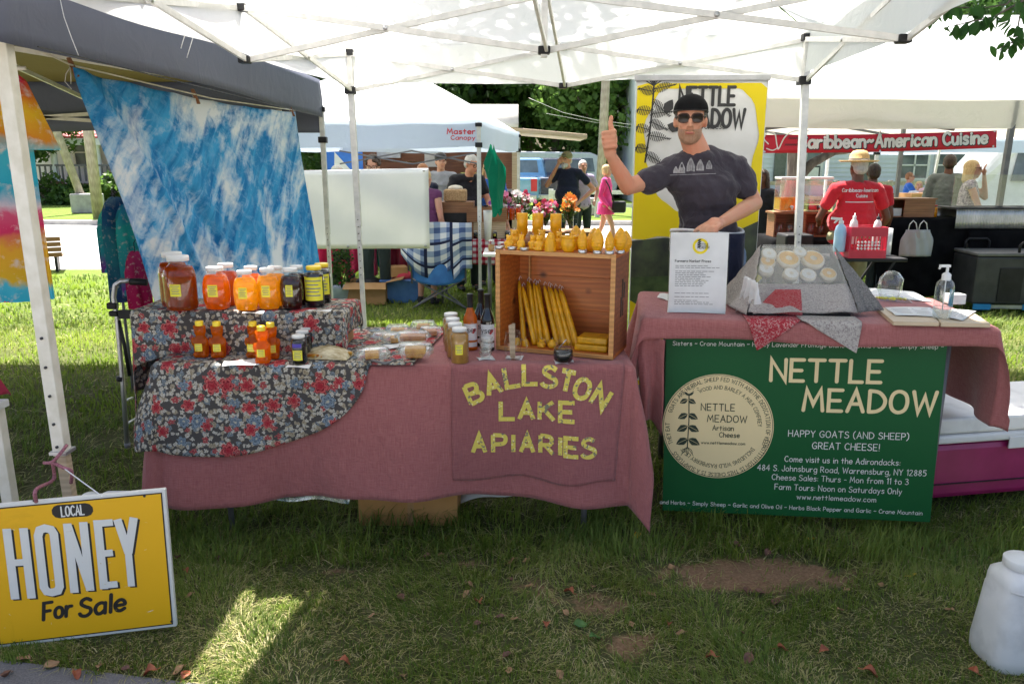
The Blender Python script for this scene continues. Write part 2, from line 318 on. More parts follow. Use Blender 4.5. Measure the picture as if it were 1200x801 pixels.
# ---------------------------------------------------------------- mesh building
class MB:
    def __init__(s): s.v = []; s.f = []; s.uv = {}; s.sm = []
    def add(s, vs, fs, smooth=False, uvs=None):
        o = len(s.v); s.v += [tuple(v) for v in vs]
        for f in fs: s.f.append(tuple(i + o for i in f)); s.sm.append(smooth)
        if uvs:
            for i, u in enumerate(uvs): s.uv[o + i] = u
        return s
    def box(s, c, d, rot=None, taper=1):
        x, y, z = (q / 2 for q in d); vs = [Vector((sx * x * (taper if sz > 0 else 1), sy * y * (taper if sz > 0 else 1), sz * z)) for sz in (-1, 1) for sy in (-1, 1) for sx in (-1, 1)]
        if rot is not None:
            m = rot if isinstance(rot, Matrix) else Matrix.Rotation(rot, 3, 'Z'); vs = [m @ v for v in vs]
        c = Vector(c); return s.add([v + c for v in vs], [(0, 2, 3, 1), (4, 5, 7, 6), (0, 1, 5, 4), (2, 6, 7, 3), (0, 4, 6, 2), (1, 3, 7, 5)])
    def b2(s, x0, x1, y0, y1, z0, z1): return s.box(((x0 + x1) / 2, (y0 + y1) / 2, (z0 + z1) / 2), (x1 - x0, y1 - y0, z1 - z0))
    def bar(s, p0, p1, w, h=None, up=Vector((0, 0, 1))):
        p0 = Vector(p0); p1 = Vector(p1); d = p1 - p0; L = d.length; d = d / L; h = h or w
        if abs(d.dot(up)) > .98: up = Vector((0, 1, 0))
        x = d.cross(up).normalized(); y = x.cross(d)
        vs = [p + x * a * w / 2 + y * b * h / 2 for p in (p0, p1) for a, b in ((-1, -1), (1, -1), (1, 1), (-1, 1))]
        return s.add(vs, [(0, 1, 2, 3), (7, 6, 5, 4), (0, 4, 5, 1), (1, 5, 6, 2), (2, 6, 7, 3), (3, 7, 4, 0)])
    def tube(s, pts, r, n=8, cap=True, sq=1):
        pts = [Vector(p) for p in pts]; rs = r if isinstance(r, (list, tuple)) else [r] * len(pts); vs = []; prev = None
        for i, p in enumerate(pts):
            d = (pts[min(i + 1, len(pts) - 1)] - pts[max(i - 1, 0)])
            d = d.normalized() if d.length > 1e-9 else Vector((0, 0, 1))
            if prev is None: x = d.cross(Vector((0, 0, 1)) if abs(d.z) < .9 else Vector((0, 1, 0))).normalized()
            else: x = (prev - d * prev.dot(d)).normalized()
            prev = x; y = d.cross(x)
            for k in range(n):
                a = 2 * pi * k / n; vs.append(p + x * cos(a) * rs[i] + y * sin(a) * rs[i] * sq)
        fs = [(i * n + k, i * n + (k + 1) % n, (i + 1) * n + (k + 1) % n, (i + 1) * n + k) for i in range(len(pts) - 1) for k in range(n)]
        if cap: fs += [tuple(range(n))[::-1], tuple((len(pts) - 1) * n + k for k in range(n))]
        return s.add(vs, fs, True)
    def cyl(s, p0, p1, r0, r1=None, n=16): return s.tube([p0, p1], [r0, r0 if r1 is None else r1], n)
    def lathe(s, prof, c=(0, 0, 0), n=24, sx=1, sy=1, a0=0, a1=None, off=0, smooth=True, fn=None):
        full = a1 is None; a1 = 2 * pi if full else a1; m = n if full else n + 1; c = Vector(c); vs = []
        for i, (r, z) in enumerate(prof):
            for k in range(m):
                a = a0 + (a1 - a0) * k / n; rr = r + off
                if fn: rr = rr * fn(a, z, i)
                vs.append(c + Vector((cos(a) * rr * sx, sin(a) * rr * sy, z)))
        fs = [(i * m + k, i * m + (k + 1) % m, (i + 1) * m + (k + 1) % m, (i + 1) * m + k) for i in range(len(prof) - 1) for k in range(n)]
        return s.add(vs, fs, smooth, [(0, 0)] * 0 or None)
    def ell(s, c, r, n=12, rot=None):
        c = Vector(c); r = Vector(r) if not isinstance(r, (int, float)) else Vector((r, r, r)); vs = []; m = n // 2 + 1
        for i in range(m + 1):
            t = pi * i / m
            for k in range(n):
                a = 2 * pi * k / n; q = Vector((sin(t) * cos(a) * r.x, sin(t) * sin(a) * r.y, -cos(t) * r.z))
                vs.append(c + (rot @ q if rot else q))
        fs = [(i * n + k, i * n + (k + 1) % n, (i + 1) * n + (k + 1) % n, (i + 1) * n + k) for i in range(m) for k in range(n)]
        return s.add(vs, fs, True)
    def grid(s, fn, nu, nv, smooth=True):
        """fn(i/nu, j/nv) -> (point, uv)"""
        vs = []; uv = []
        for j in range(nv + 1):
            for i in range(nu + 1):
                q, u = fn(i / nu, j / nv); vs.append(q); uv.append(u)
        fs = [(j * (nu + 1) + i, j * (nu + 1) + i + 1, (j + 1) * (nu + 1) + i + 1, (j + 1) * (nu + 1) + i) for j in range(nv) for i in range(nu)]
        return s.add(vs, fs, smooth, uv)
    def prism(s, poly, y0, y1, fr=None):
        """outline in XZ given depth along Y"""
        n = len(poly); f = fr or (lambda x, y, z: (x, y, z))
        s.add([f(x, y0, z) for x, z in poly] + [f(x, y1, z) for x, z in poly], [tuple(range(n)), tuple(range(n, 2 * n))[::-1]] + [(i, i + n, (i + 1) % n + n, (i + 1) % n) for i in range(n)]); return s
    def build(s, name, mat, parent=None, bev=0, solid=0, sub=0, world=True, uvobj=False):
        me = bpy.data.meshes.new(name); off = Vector((0, 0, 0)); p = parent
        if world and parent is not None: off = origin(parent)
        me.from_pydata([(a - off.x, b - off.y, c - off.z) for a, b, c in s.v], [], s.f)
        if any(s.sm): me.polygons.foreach_set('use_smooth', s.sm)
        if s.uv:
            ul = me.uv_layers.new(name='UVMap'); li = np.empty(len(me.loops), dtype=np.int32); me.loops.foreach_get('vertex_index', li)
            arr = np.zeros((len(s.v), 2), dtype=np.float32)
            for k, u in s.uv.items(): arr[k] = u
            ul.data.foreach_set('uv', arr[li].ravel())
        if mat is not None: me.materials.append(M[mat] if isinstance(mat, str) else mat)
        bm = bmesh.new(); bm.from_mesh(me)
        if not s.uv: bmesh.ops.recalc_face_normals(bm, faces=bm.faces)
        bm.to_mesh(me); bm.free()
        o = bpy.data.objects.new(name, me); COL.objects.link(o)
        if parent is not None: o.parent = parent
        if bev: m = o.modifiers.new('bevel', 'BEVEL'); m.width = bev; m.segments = 2; m.limit_method = 'ANGLE'; m.angle_limit = R(40)
        if solid: m = o.modifiers.new('thick', 'SOLIDIFY'); m.thickness = solid; m.offset = 0
        if sub: m = o.modifiers.new('sub', 'SUBSURF'); m.levels = sub; m.render_levels = sub
        return o
def _loc(s, *a, **k): return s.build(*a, world=False, **k)
MB.loc = _loc
def origin(o):
    v = Vector(o.location); p = o.parent
    while p is not None: v += Vector(p.location); p = p.parent
    return v
def tag(o, label, cat, group=None, kind=None):
    o['label'] = label; o['category'] = cat
    if group: o['group'] = group
    if kind: o['kind'] = kind
    return o
def E(name, loc, label, cat, group=None, rz=0):
    o = bpy.data.objects.new(name, None); COL.objects.link(o); o.location = loc; o.rotation_euler = (0, 0, rz); o.empty_display_size = .1
    return tag(o, label, cat, group)
def copy_tree(o, parent=None, loc=None, rz=None, label=None, sc=None):
    c = o.copy(); COL.objects.link(c); c.parent = parent
    if loc is not None: c.location = loc
    if rz is not None: c.rotation_euler = (0, 0, rz)
    if label: c['label'] = label
    if sc: c.scale = (sc, sc, sc) if not isinstance(sc, tuple) else sc
    for ch in list(o.children): copy_tree(ch, c)
    return c
def struct(name, mb, mat, **k):
    o = mb.build(name, mat, **k); o['kind'] = 'structure'; return o
def bake(o, mods):
    """apply modifiers by evaluating them, keep one mesh"""
    for ty, kw in mods:
        m = o.modifiers.new(ty.lower(), ty)
        for k, v in kw.items(): setattr(m, k, v)
    dg = bpy.context.evaluated_depsgraph_get(); ev = o.evaluated_get(dg); me = bpy.data.meshes.new_from_object(ev)
    old = o.data; o.modifiers.clear(); o.data = me; bpy.data.meshes.remove(old)
    me.polygons.foreach_set('use_smooth', [True] * len(me.polygons)); return o
def blob(mb, name, mat, parent=None, vox=.01, it=6, fac=.5, world=False, dec=None):
    o = mb.build(name, mat, parent, world=world)
    mods = [('REMESH', dict(mode='VOXEL', voxel_size=vox)), ('SMOOTH', dict(factor=fac, iterations=it))]
    if dec: mods.append(('DECIMATE', dict(ratio=dec)))
    return bake(o, mods)
def cone(mb, p0, r0, p1, r1, n=12):
    p0 = Vector(p0); p1 = Vector(p1); mb.tube([p0, p1], [r0, r1], n); mb.ell(p0, r0, n); mb.ell(p1, r1, n)

# ---------------------------------------------------------------- stroke lettering
G = {}
def _g(s):
    for ln in s.strip().splitlines():
        ch, rest = ln[0], ln[2:]; st = []
        for q in rest.split('|'):
            q = q.strip(); cur = q.startswith('~'); q = q.lstrip('~')
            st.append((cur, [tuple(float(v) for v in p.split(',')) for p in q.split()]))
        G[ch] = st
_g('''A 0,0 3,10 6,0|1.3,3.6 4.8,3.6
B 0,0 0,10|~0,10 3.8,9.6 4.6,7.6 3.4,5.6 0,5.2|~0,5.2 4.3,4.8 5.5,2.6 4.2,.5 0,0
C ~5.5,8.5 3.5,10 1,8.3 0,5 1,1.5 3.5,0 5.7,1.5
D 0,0 0,10|~0,10 3.5,9.3 5.8,6 5.3,2.5 3,.4 0,0
E 5,10 0,10 0,0 5,0|0,5 4.2,5
F 5,10 0,10 0,0|0,5 4,5
G ~5.6,8.5 3.5,10 1,8.3 0,5 1,1.5 3.3,0 5.6,1.4 5.7,4.3|5.9,4.5 3.2,4.5
H 0,0 0,10|5.5,0 5.5,10|0,5 5.5,5
I 1.5,0 1.5,10|0,10 3,10|0,0 3,0
J ~4,10 4,3 3,.3 1,.3 0,2.5
K 0,0 0,10|5,10 0,4.5|1.5,6 5.3,0
L 0,10 0,0 4.8,0
M 0,0 1,10 3.7,3 6.4,10 7.4,0
N 0,0 0,10 5.8,0 5.8,10
O ~3,10 .8,8.6 0,5 .8,1.4 3,0 5.4,1.4 6.2,5 5.4,8.6 3,10
P 0,0 0,10|~0,10 4,9.5 4.8,7.2 3.8,5 0,4.6
R 0,0 0,10|~0,10 4,9.5 4.8,7.2 3.8,5 0,4.6|2,4.6 5.4,0
S ~5,8.8 3,10 .9,9 .7,7 2.7,5.4 4.9,4 5.2,1.8 3.2,.1 .9,.5 0,1.8
T 0,10 6,10|3,10 3,0
U ~0,10 0,3 1,.6 2.9,0 4.8,.6 5.7,3 5.7,10
V 0,10 3,0 6,10
W 0,10 2,0 4.2,8 6.4,0 8.4,10
Y 0,10 2.8,5 5.6,10|2.8,5 2.8,0
a ~4.6,5.4 3,6.2 1,5.4 0,3 1,.4 2.8,.2 4.4,1.6|4.8,6 4.8,0
b 0,10 0,0|~0,4.5 2,6.2 4.2,5 4.6,2.8 3.6,.6 1.8,0 0,1.2
c ~4.2,5.2 2.4,6.2 .6,5 0,3 .8,.7 2.6,0 4.2,.9
d 4.8,10 4.8,0|~4.8,4.6 3,6.2 1,5.4 0,3 1,.4 2.8,0 4.8,1.4
e ~.2,3.2 4.6,3.4 4,5.6 2.2,6.2 .4,4.8 0,2.8 1,.5 2.8,0 4.6,1
f ~4,9.4 2.6,10 1.6,8.6 1.5,6 1.5,0|0,5.8 3.4,5.8
g ~4.6,5.4 3,6.2 1,5.4 0,3 1,.6 2.8,.4 4.6,1.6|~4.8,6 4.8,-1 3.8,-3 2,-3.3 .4,-2.4
h 0,10 0,0|~0,4 1.8,6 3.8,5.6 4.4,3.6 4.4,0
i .5,6 .5,0|.5,8.4 .5,8.5
j ~2,6 2,-1.6 1.2,-3 0,-2.8|2,8.4 2,8.5
k 0,10 0,0|3.8,6 0,2.6|1.2,3.7 4.2,0
l .5,10 .5,0
m 0,6 0,0|~0,4 1.5,6 3,5.4 3.4,3.6 3.4,0|~3.4,4 4.9,6 6.4,5.4 6.8,3.6 6.8,0
n 0,6 0,0|~0,4 1.8,6 3.8,5.6 4.4,3.6 4.4,0
o ~2.4,6.2 .6,5.2 0,3 .7,.8 2.4,0 4.2,.8 4.9,3 4.2,5.3 2.4,6.2
p 0,6 0,-3.4|~0,4.5 2,6.2 4.2,5 4.6,2.8 3.6,.6 1.8,0 0,1.2
r 0,6 0,0|~0,3.6 1.4,5.6 3.4,5.8
s ~4,5.3 2.4,6.2 .8,5.6 .8,4 3.4,2.6 3.8,1 2.2,0 .2,.7
t 1.8,8.8 1.8,0|0,5.8 3.8,5.8
u ~0,6 0,2 1,.2 2.8,.2 4.3,2|4.4,6 4.4,0
v 0,6 2.2,0 4.4,6
w 0,6 1.6,0 3.1,5 4.7,0 6.3,6
x 0,6 4.2,0|4.2,6 0,0
y 0,6 2.4,.6|4.6,6 1,-3.4
z 0,6 4.2,6 0,0 4.4,0
X 0,0 5.6,10|0,10 5.6,0
Z 0,10 5.4,10 0,0 5.4,0
6 ~4.4,9.4 2,8 .4,4 1,.8 2.8,0 4.8,1.6 4.4,4.6 2.4,5.4 .6,3.6
7 0,10 5,10 1.6,0
0 ~2.6,10 .6,8.6 0,5 .6,1.4 2.6,0 4.6,1.4 5.2,5 4.6,8.6 2.6,10
1 .4,8.4 2,10 2,0
2 ~.2,8.2 2.2,10 4.4,8.6 4,6 .2,.2|.2,0 5,0
3 ~.3,9.2 2.6,10 4.4,8 2,5.4|~2,5.4 4.6,4 4.6,1.4 2.4,0 .1,1
4 4,0 4,10 0,3.4 5.4,3.4
5 4.8,10 1,10 .6,5.8|~.6,5.8 3.2,6.2 4.8,3.6 3.6,.6 .2,.4
8 ~2.5,5.3 .6,7.4 2.5,10 4.4,7.6 2.5,5.3 .2,2.6 2.5,0 4.8,2.6 2.5,5.3
9 ~4.6,7 2.4,5 .4,7 2.2,10 4.4,8.8 4.6,6 3.6,1 1.6,0
. .4,0 .4,.15
, .6,.6 0,-1.6
: .4,1 .4,1.15|.4,5 .4,5.15
- 0,4.2 3.2,4.2
~ ~0,4.2 1.4,5.4 3,4.4 4.4,5.4
! .5,10 .5,3|.5,0 .5,.15
( ~2.4,11 .3,8 .3,2 2.4,-1.4
) ~0,11 2.1,8 2.1,2 0,-1.4
@ ~2,3 4,3 4,6 2,6 1,4.5 2,3''')
def crom(pts, k=5):
    out = []; n = len(pts); closed = pts[0] == pts[-1]
    for i in range(n - 1):
        p0 = pts[i - 1] if i > 0 else (pts[-2] if closed else pts[0]); p1 = pts[i]; p2 = pts[i + 1]; p3 = pts[i + 2] if i + 2 < n else (pts[1] if closed else pts[-1])
        for j in range(k):
            t = j / k; out.append(tuple(.5 * (2 * p1[a] + (p2[a] - p0[a]) * t + (2 * p0[a] - 5 * p1[a] + 4 * p2[a] - p3[a]) * t * t + (3 * p1[a] - p0[a] - 3 * p2[a] + p3[a]) * t ** 3) for a in (0, 1)))
    out.append(pts[-1]); return out
def ribbon(mb, pts, wd, f, dz=0, rnd=True):
    """flat stroke; f(x, z, lift) -> point"""
    q = [Vector((p[0], p[1])) for p in pts]; closed = (q[0] - q[-1]).length < 1e-6; n = len(q); L = []; Rr = []
    for i in range(n):
        if closed: a = q[i] - q[i - 1] if i > 0 else q[0] - q[-2]; b = q[(i + 1)] - q[i] if i < n - 1 else q[1] - q[0]
        else: a = q[i] - q[i - 1] if i > 0 else q[1] - q[0]; b = q[i + 1] - q[i] if i < n - 1 else a
        a = a.normalized(); b = b.normalized(); m = (a + b); m = m.normalized() if m.length > 1e-6 else a
        c = max(.38, m.dot(a)); nr = Vector((-m.y, m.x)) * (wd / 2 / c); L.append(q[i] + nr); Rr.append(q[i] - nr)
    vs = [f(p.x, p.y, dz) for p in L] + [f(p.x, p.y, dz) for p in Rr]; fs = [(n + i, n + i + 1, i + 1, i) for i in range(n - 1)]
    if rnd and not closed:
        for e, sgn in ((0, -1), (n - 1, 1)):
            d = (q[1] - q[0]).normalized() if e == 0 else (q[-1] - q[-2]).normalized(); a0 = math.atan2(d.y, d.x); base = len(vs); k = 5
            for j in range(1, k):
                a = a0 + sgn * 0 + (pi / 2 - pi * j / k if e else pi / 2 + pi * j / k); vs.append(f(q[e].x + cos(a) * wd / 2, q[e].y + sin(a) * wd / 2, dz))
            ring = [e] + list(range(base, base + k - 1)) + [n + e]
            fs.append(tuple(ring) if e == 0 else tuple(ring[::-1]))
    mb.add(vs, fs)
def curve3(p, k=6):
    p = [Vector(q) for q in p]; n = len(p); out = []
    for i in range(n - 1):
        a, b, c, d = p[max(i - 1, 0)], p[i], p[i + 1], p[min(i + 2, n - 1)]
        out += [.5 * (2 * b + (c - a) * t + (2 * a - 5 * b + 4 * c - d) * t * t + (3 * b - a - 3 * c + d) * t ** 3) for t in [j / k for j in range(k)]]
    return out + [p[-1]]
def gw(ch): return max(p[0] for _, st in G[ch] for p in st)
def textw(t, gap=2.2, sp=4):
    return sum(sp if c == ' ' else gw(c) + gap for c in t) - gap
def text(mb, t, h, f, x=0, z=0, wd=.13, align='c', gap=2.2, sp=4, sx=1, rnd=True, lift=0, arc=None, slant=0, W=None):
    """letters of cap height h; f maps (x, z, lift) on the board; arc=(radius, centre angle) bends the line"""
    s = h / 10
    if W: sx = W / (textw(t, gap, sp) * s)
    tw = textw(t, gap, sp) * s * sx; cx = x - (tw / 2 if align == 'c' else (tw if align == 'r' else 0)); k = 0
    for ch in t:
        if ch == ' ': cx += sp * s * sx; continue
        w0 = gw(ch) * s * sx
        for cur, st in G[ch]:
            pts = [(p[0] * s * sx + slant * p[1] * s, p[1] * s) for p in st]
            if cur: pts = crom(pts, 4)
            if arc:
                rad, a0 = arc; mid = cx + w0 / 2 - x; a = a0 - mid / rad; ca, sa = cos(a - pi / 2), sin(a - pi / 2)
                pts = [(x + cos(a) * rad + (px - w0 / 2) * ca - py * sa * 1, z + sin(a) * rad + (px - w0 / 2) * sa + py * ca) for px, py in pts]
            else: pts = [(cx + px, z + py) for px, py in pts]
            ribbon(mb, pts, wd * h, f, lift + (k % 7) * .00012, rnd); k += 1
        cx += w0 + gap * s * sx
def plane_f(o, xa=(1, 0, 0), za=(0, 0, 1)):
    o = Vector(o); xa = Vector(xa).normalized(); za = Vector(za).normalized(); nrm = xa.cross(za)
    return lambda x, z, l: o + xa * x + za * z + nrm * (l + .0008)
def disc(mb, cx, cz, r, f, n=40, lift=0, r2=None, a0=0, a1=6.2832):
    k = n; vs = []
    if r2 is None:
        vs = [f(cx + cos(2 * pi * i / k) * r, cz + sin(2 * pi * i / k) * r, lift) for i in range(k)]; mb.add(vs, [tuple(range(k))])
    else: ribbon(mb, [(cx + cos(a0 + (a1 - a0) * i / k) * (r + r2) / 2, cz + sin(a0 + (a1 - a0) * i / k) * (r + r2) / 2) for i in range(k + 1)], abs(r - r2), f, lift, False)
def poly(mb, pts, f, lift=0): mb.add([f(x, z, lift) for x, z in pts], [tuple(range(len(pts)))])
def leafshape(mb, x, z, L, W, ang, f, lift=0):
    pts = [(0, 0), (.25, .36), (.5, .5), (.8, .26), (1, 0), (.8, -.26), (.5, -.5), (.25, -.36)]
    poly(mb, [(x + cos(ang) * u * L - sin(ang) * v * W, z + sin(ang) * u * L + cos(ang) * v * W) for u, v in pts], f, lift)
# ================================================================ the setting
def dirt(x, y):
    n = mnoise.noise(Vector((x * 1.7, y * 1.7, .3))); d = 0
    for cx, cy, rx, ry, a in ((1.06, 2.98, .50, .155, 1.25), (.08, 2.88, .15, .12, .8), (.32, 2.75, .22, .12, .7), (-.72, 3.02, .16, .06, .7), (.4, 2.5, .3, .16, .62), (-.2, 3.08, .2, .07, .7), (.65, 2.98, .18, .1, .75), (1.5, 2.72, .2, .13, .5)):
        q = (((x - cx) / rx) ** 2 + ((y - cy) / ry) ** 2) * (1 + .9 * mnoise.noise(Vector((x * 6, y * 8, 4))) + .6 * mnoise.noise(Vector((x * 17, y * 22, 7)))); d = max(d, a * math.exp(-q * 1.1))
    if y > 4.3: return 0
    return max(0, d + n * .28 - .02 + .5 * d * mnoise.noise(Vector((x * 9, y * 14, 2))) + .35 * d * mnoise.noise(Vector((x * 30, y * 40, 5))))
xs = sorted(set([-160, -100, -60, -40, -25, -16, -11, -8] + [round(-6 + i * .1, 2) for i in range(121)] + [8, 11, 16, 25, 40, 60, 100, 160]))
ys = sorted(set([-160, -60, -25, -12, -6, -3, 0, 1] + [round(1.4 + i * .06, 2) for i in range(60)] + [5 + i * .25 for i in range(30)] + [13, 15, 18, 22, 28, 36, 50, 70, 100, 170]))
mb = MB(); mb.v = [(x, y, gz(x, y)) for y in ys for x in xs]; nx = len(xs)
mb.f = [(j * nx + i, j * nx + i + 1, (j + 1) * nx + i + 1, (j + 1) * nx + i) for j in range(len(ys) - 1) for i in range(nx - 1)]; mb.sm = [True] * len(mb.f)
ground = struct('ground', mb, 'ground')
at = ground.data.attributes.new('dirt', 'FLOAT', 'POINT'); at.data.foreach_set('value', [dirt(v[0], v[1]) for v in mb.v])
# asphalt pavement at the bottom left
def walk_y(x): return 2.405 - .17 * (x + 1.84)
struct('pavement', MB().add([(-6, walk_y(-6), -.112), (-6, -.9, -.112), (6, -.9, -.112), (6, walk_y(6), -.112)], [(0, 1, 2, 3)]), 'asphalt')
struct('bounce_street', MB().add([(-60, -.95, -.11), (-60, -13, -.11), (60, -13, -.11), (60, -.95, -.11)], [(0, 1, 2, 3)]), 'road')  # unseen pale roadway added behind the camera to bounce light onto the fronts
# road behind the market, with kerb
mb = MB().add([(-60, 22.5, .006), (-60, 11.2, .006), (-4.3, 11.9, .006), (-2.2, 14.5, .006), (60, 14.8, .006), (60, 20.5, .006), (-6, 20.5, .006)], [(0, 1, 2, 3, 4, 5, 6)])
struct('road', mb, 'road')
mb = MB(); mb.bar((-60, 22.65, .06), (-6, 20.65, .06), .25, .13); mb.bar((-6, 20.65, .06), (60, 20.65, .06), .25, .13); struct('kerb', mb, 'kerb')
mb = MB(); mb.bar((-60, 15.5, .012), (-5, 16.6, .012), .06, .004); struct('road_joint', mb, 'greyink')

def grass(name, regions):
    V = []; T = []; F = []
    for (n, x0, x1, y0, y1, hmin, hmax, wd, clump, seed, lush) in regions:
        r = np.random.default_rng(seed); x = r.uniform(x0, x1, n); y = y0 + (y1 - y0) * r.uniform(0, 1, n) ** (1.3 if y1 > 5 else 1.0)
        if clump:   # blades gather in tufts
            k = n // clump; cx = r.uniform(x0, x1, k); cy = r.uniform(y0, y1, k); w_ = r.integers(0, k, n); m = r.uniform(0, 1, n) < .6
            x = np.where(m, cx[w_] + r.normal(0, .022, n), x); y = np.where(m, cy[w_] + r.normal(0, .022, n), y)
        vis = (np.abs(x) < y * .74 + .5) & (y > 1.9)
        x = x[vis]; y = y[vis]; n = len(x)
        wy = 2.405 - .17 * (x + 1.84); m = (y > wy - .01 + .012 * np.sin(x * 40))
        if y1 > 10: m &= ~((y > 11.3 + .02 * x) & (x < -3.6)) & (y < 14.5)
        x = x[m]; y = y[m]; n = len(x)
        if y0 < 4:
            d = np.array([dirt(a, b) for a, b in zip(x, y)]); m = r.uniform(0, 1, n) > np.clip(d * 1.5 - .12, 0, .94); x = x[m]; y = y[m]; n = len(x); d = d[m]
        else: d = np.zeros(n)
        z = -.12 + .17 * np.clip((y - 3) / 1.6, 0, 1) ** 2 * (3 - 2 * np.clip((y - 3) / 1.6, 0, 1)) - .05 * np.clip((y - 5) / 2.5, 0, 1) ** 2 * (3 - 2 * np.clip((y - 5) / 2.5, 0, 1))
        big = np.array([mnoise.noise(Vector((a * 2.2, b * 2.2, seed))) for a, b in zip(x, y)]); low = np.array([mnoise.noise(Vector((a * .8, b * .8, seed + 5))) for a, b in zip(x, y)])
        h = r.uniform(hmin, hmax, n) * (1 + .6 * big); a = r.uniform(0, 6.283, n)
        flow = 6.28 * np.array([mnoise.noise(Vector((p * 1.1, q * 1.1, 9))) for p, q in zip(x, y)]) ; a = np.where(r.uniform(0, 1, n) < .55, flow + r.normal(0, .5, n), a)
        lean = r.uniform(.25, 1.3, n) * h; straw = r.uniform(0, 1, n) < (.22 + .24 * (big < -.05) + .25 * d) * (1 if lush == 0 else .3)
        lean = np.where(straw, h * r.uniform(1.2, 2.6, n), lean); h = np.where(straw, h * .35 + .004, h)
        tint = np.where(straw, r.uniform(.78, 1, n), np.clip(.34 + .33 * low + .28 * big + r.normal(0, .13, n) + .08 * lush, 0, .75))
        ww = wd * r.uniform(.6, 1.3, n); dx = np.cos(a); dy = np.sin(a); px = -dy * ww / 2; py = dx * ww / 2
        P0 = np.stack([x - px, y - py, z - .004], 1); P1 = np.stack([x + px, y + py, z - .004], 1)
        mx = x + dx * lean * .35; my = y + dy * lean * .35; mz = z + h * .65
        P2 = np.stack([mx + px * .75, my + py * .75, mz], 1); P3 = np.stack([mx - px * .75, my - py * .75, mz], 1); P4 = np.stack([x + dx * lean, y + dy * lean, z + h * np.where(lean > h, .85, 1)], 1)
        b = sum(len(q) for q in V); V.append(np.stack([P0, P1, P2, P3, P4], 1).reshape(-1, 3)); T.append(np.repeat(tint, 5)); F.append(b + 5 * np.arange(n))
    V = np.concatenate(V).astype(np.float32); T = np.concatenate(T).astype(np.float32); B = np.concatenate(F)
    li = np.stack([B, B + 1, B + 2, B + 3, B + 3, B + 2, B + 4], 1).ravel().astype(np.int32); n = len(B)
    me = bpy.data.meshes.new(name); me.vertices.add(len(V)); me.vertices.foreach_set('co', V.ravel()); me.loops.add(len(li)); me.loops.foreach_set('vertex_index', li)
    me.polygons.add(2 * n); ls = np.stack([7 * np.arange(n), 7 * np.arange(n) + 4], 1).ravel().astype(np.int32); me.polygons.foreach_set('loop_start', ls)
    me.update(calc_edges=True); me.validate(); at = me.attributes.new('tint', 'FLOAT', 'POINT'); at.data.foreach_set('value', T); me.materials.append(M['grass'])
    o = bpy.data.objects.new(name, me); COL.objects.link(o); return tag(o, None or 'uneven green lawn grass with dry straw blades', 'grass', kind='stuff')
grass('lawn_grass', [(95000, -2.4, 2.7, 2.0, 3.3, .016, .042, .0038, 26, 1, 0), (26000, -3.2, 3.4, 3.2, 4.6, .03, .065, .005, 20, 2, 0), (9000, -2.6, 2.8, 3.05, 3.55, .05, .11, .0055, 18, 5, 1),
    (60000, -6.4, 6.4, 4.4, 8.0, .03, .06, .009, 0, 3, 1), (42000, -10, 10, 7.5, 14.5, .035, .07, .018, 0, 4, 1)])

# fallen leaves in front of the stall
def leaf_mesh(cup, seed):
    r = random.Random(seed); mb = MB(); L = .042; n = 6
    def fn(u, v):
        t = v; wd = sin(pi * min(1, t * .94 + .03)) ** .8 * .34; x = (u - .5) * 2 * wd * L * (1 + .15 * r.uniform(-1, 1)); y = (t - .5) * L
        return (x, y, abs(x) * cup + .006 * sin(t * 5 + seed) + .002), (u, v)
    mb.grid(fn, 4, n); mb.bar((0, -.5 * L, .003), (0.004, -.78 * L, .004), .0015); return mb
LM = [M_('rust_leaf', (.26, .055, .022), (.42, .14, .06), .6, sc=30, transl=.2), M_('tan_leaf', (.30, .17, .08), (.45, .27, .14), .7, sc=30, transl=.2), M_('brown_leaf', (.10, .045, .03), (.2, .09, .055), .7, sc=30), M_('yellow_leaf', (.55, .38, .03), (.68, .5, .05), .6, sc=30, transl=.3), M_('green_leaf', (.05, .14, .03), (.1, .22, .05), .5, sc=30, transl=.3)]
protos = []
for k, (m, cup) in enumerate(zip(LM, (.8, .5, 1.1, .4, .3))): protos.append((m, cup, k))
LN = ['rust red', 'tan', 'dark brown', 'yellow', 'green']; LP = {}
def fallen(px, py, k, s=1.0, on=-.12):
    q = P(px, py, z=gz(0, P(px, py, z=-.1).y)); lab = LN[k] + ' fallen leaf lying in the short grass before the stalls' if on == -.12 else LN[k] + ' fallen leaf lying on the asphalt pavement'
    if k not in LP: o = leaf_mesh(protos[k][1], k).loc('fallen_leaf', protos[k][0], solid=.0006); LP[k] = o
    else: o = LP[k].copy(); COL.objects.link(o)
    tag(o, lab, 'leaf', LN[k] + (' leaves on the pavement' if on != -.12 else ' leaves in the grass')); o.location = (q.x, q.y, gz(q.x, q.y) + .014 if on == -.12 else -.106); o.rotation_euler = (random.uniform(-.35, .35), random.uniform(-.35, .35), random.uniform(0, 6.3)); o.scale = (s,) * 3
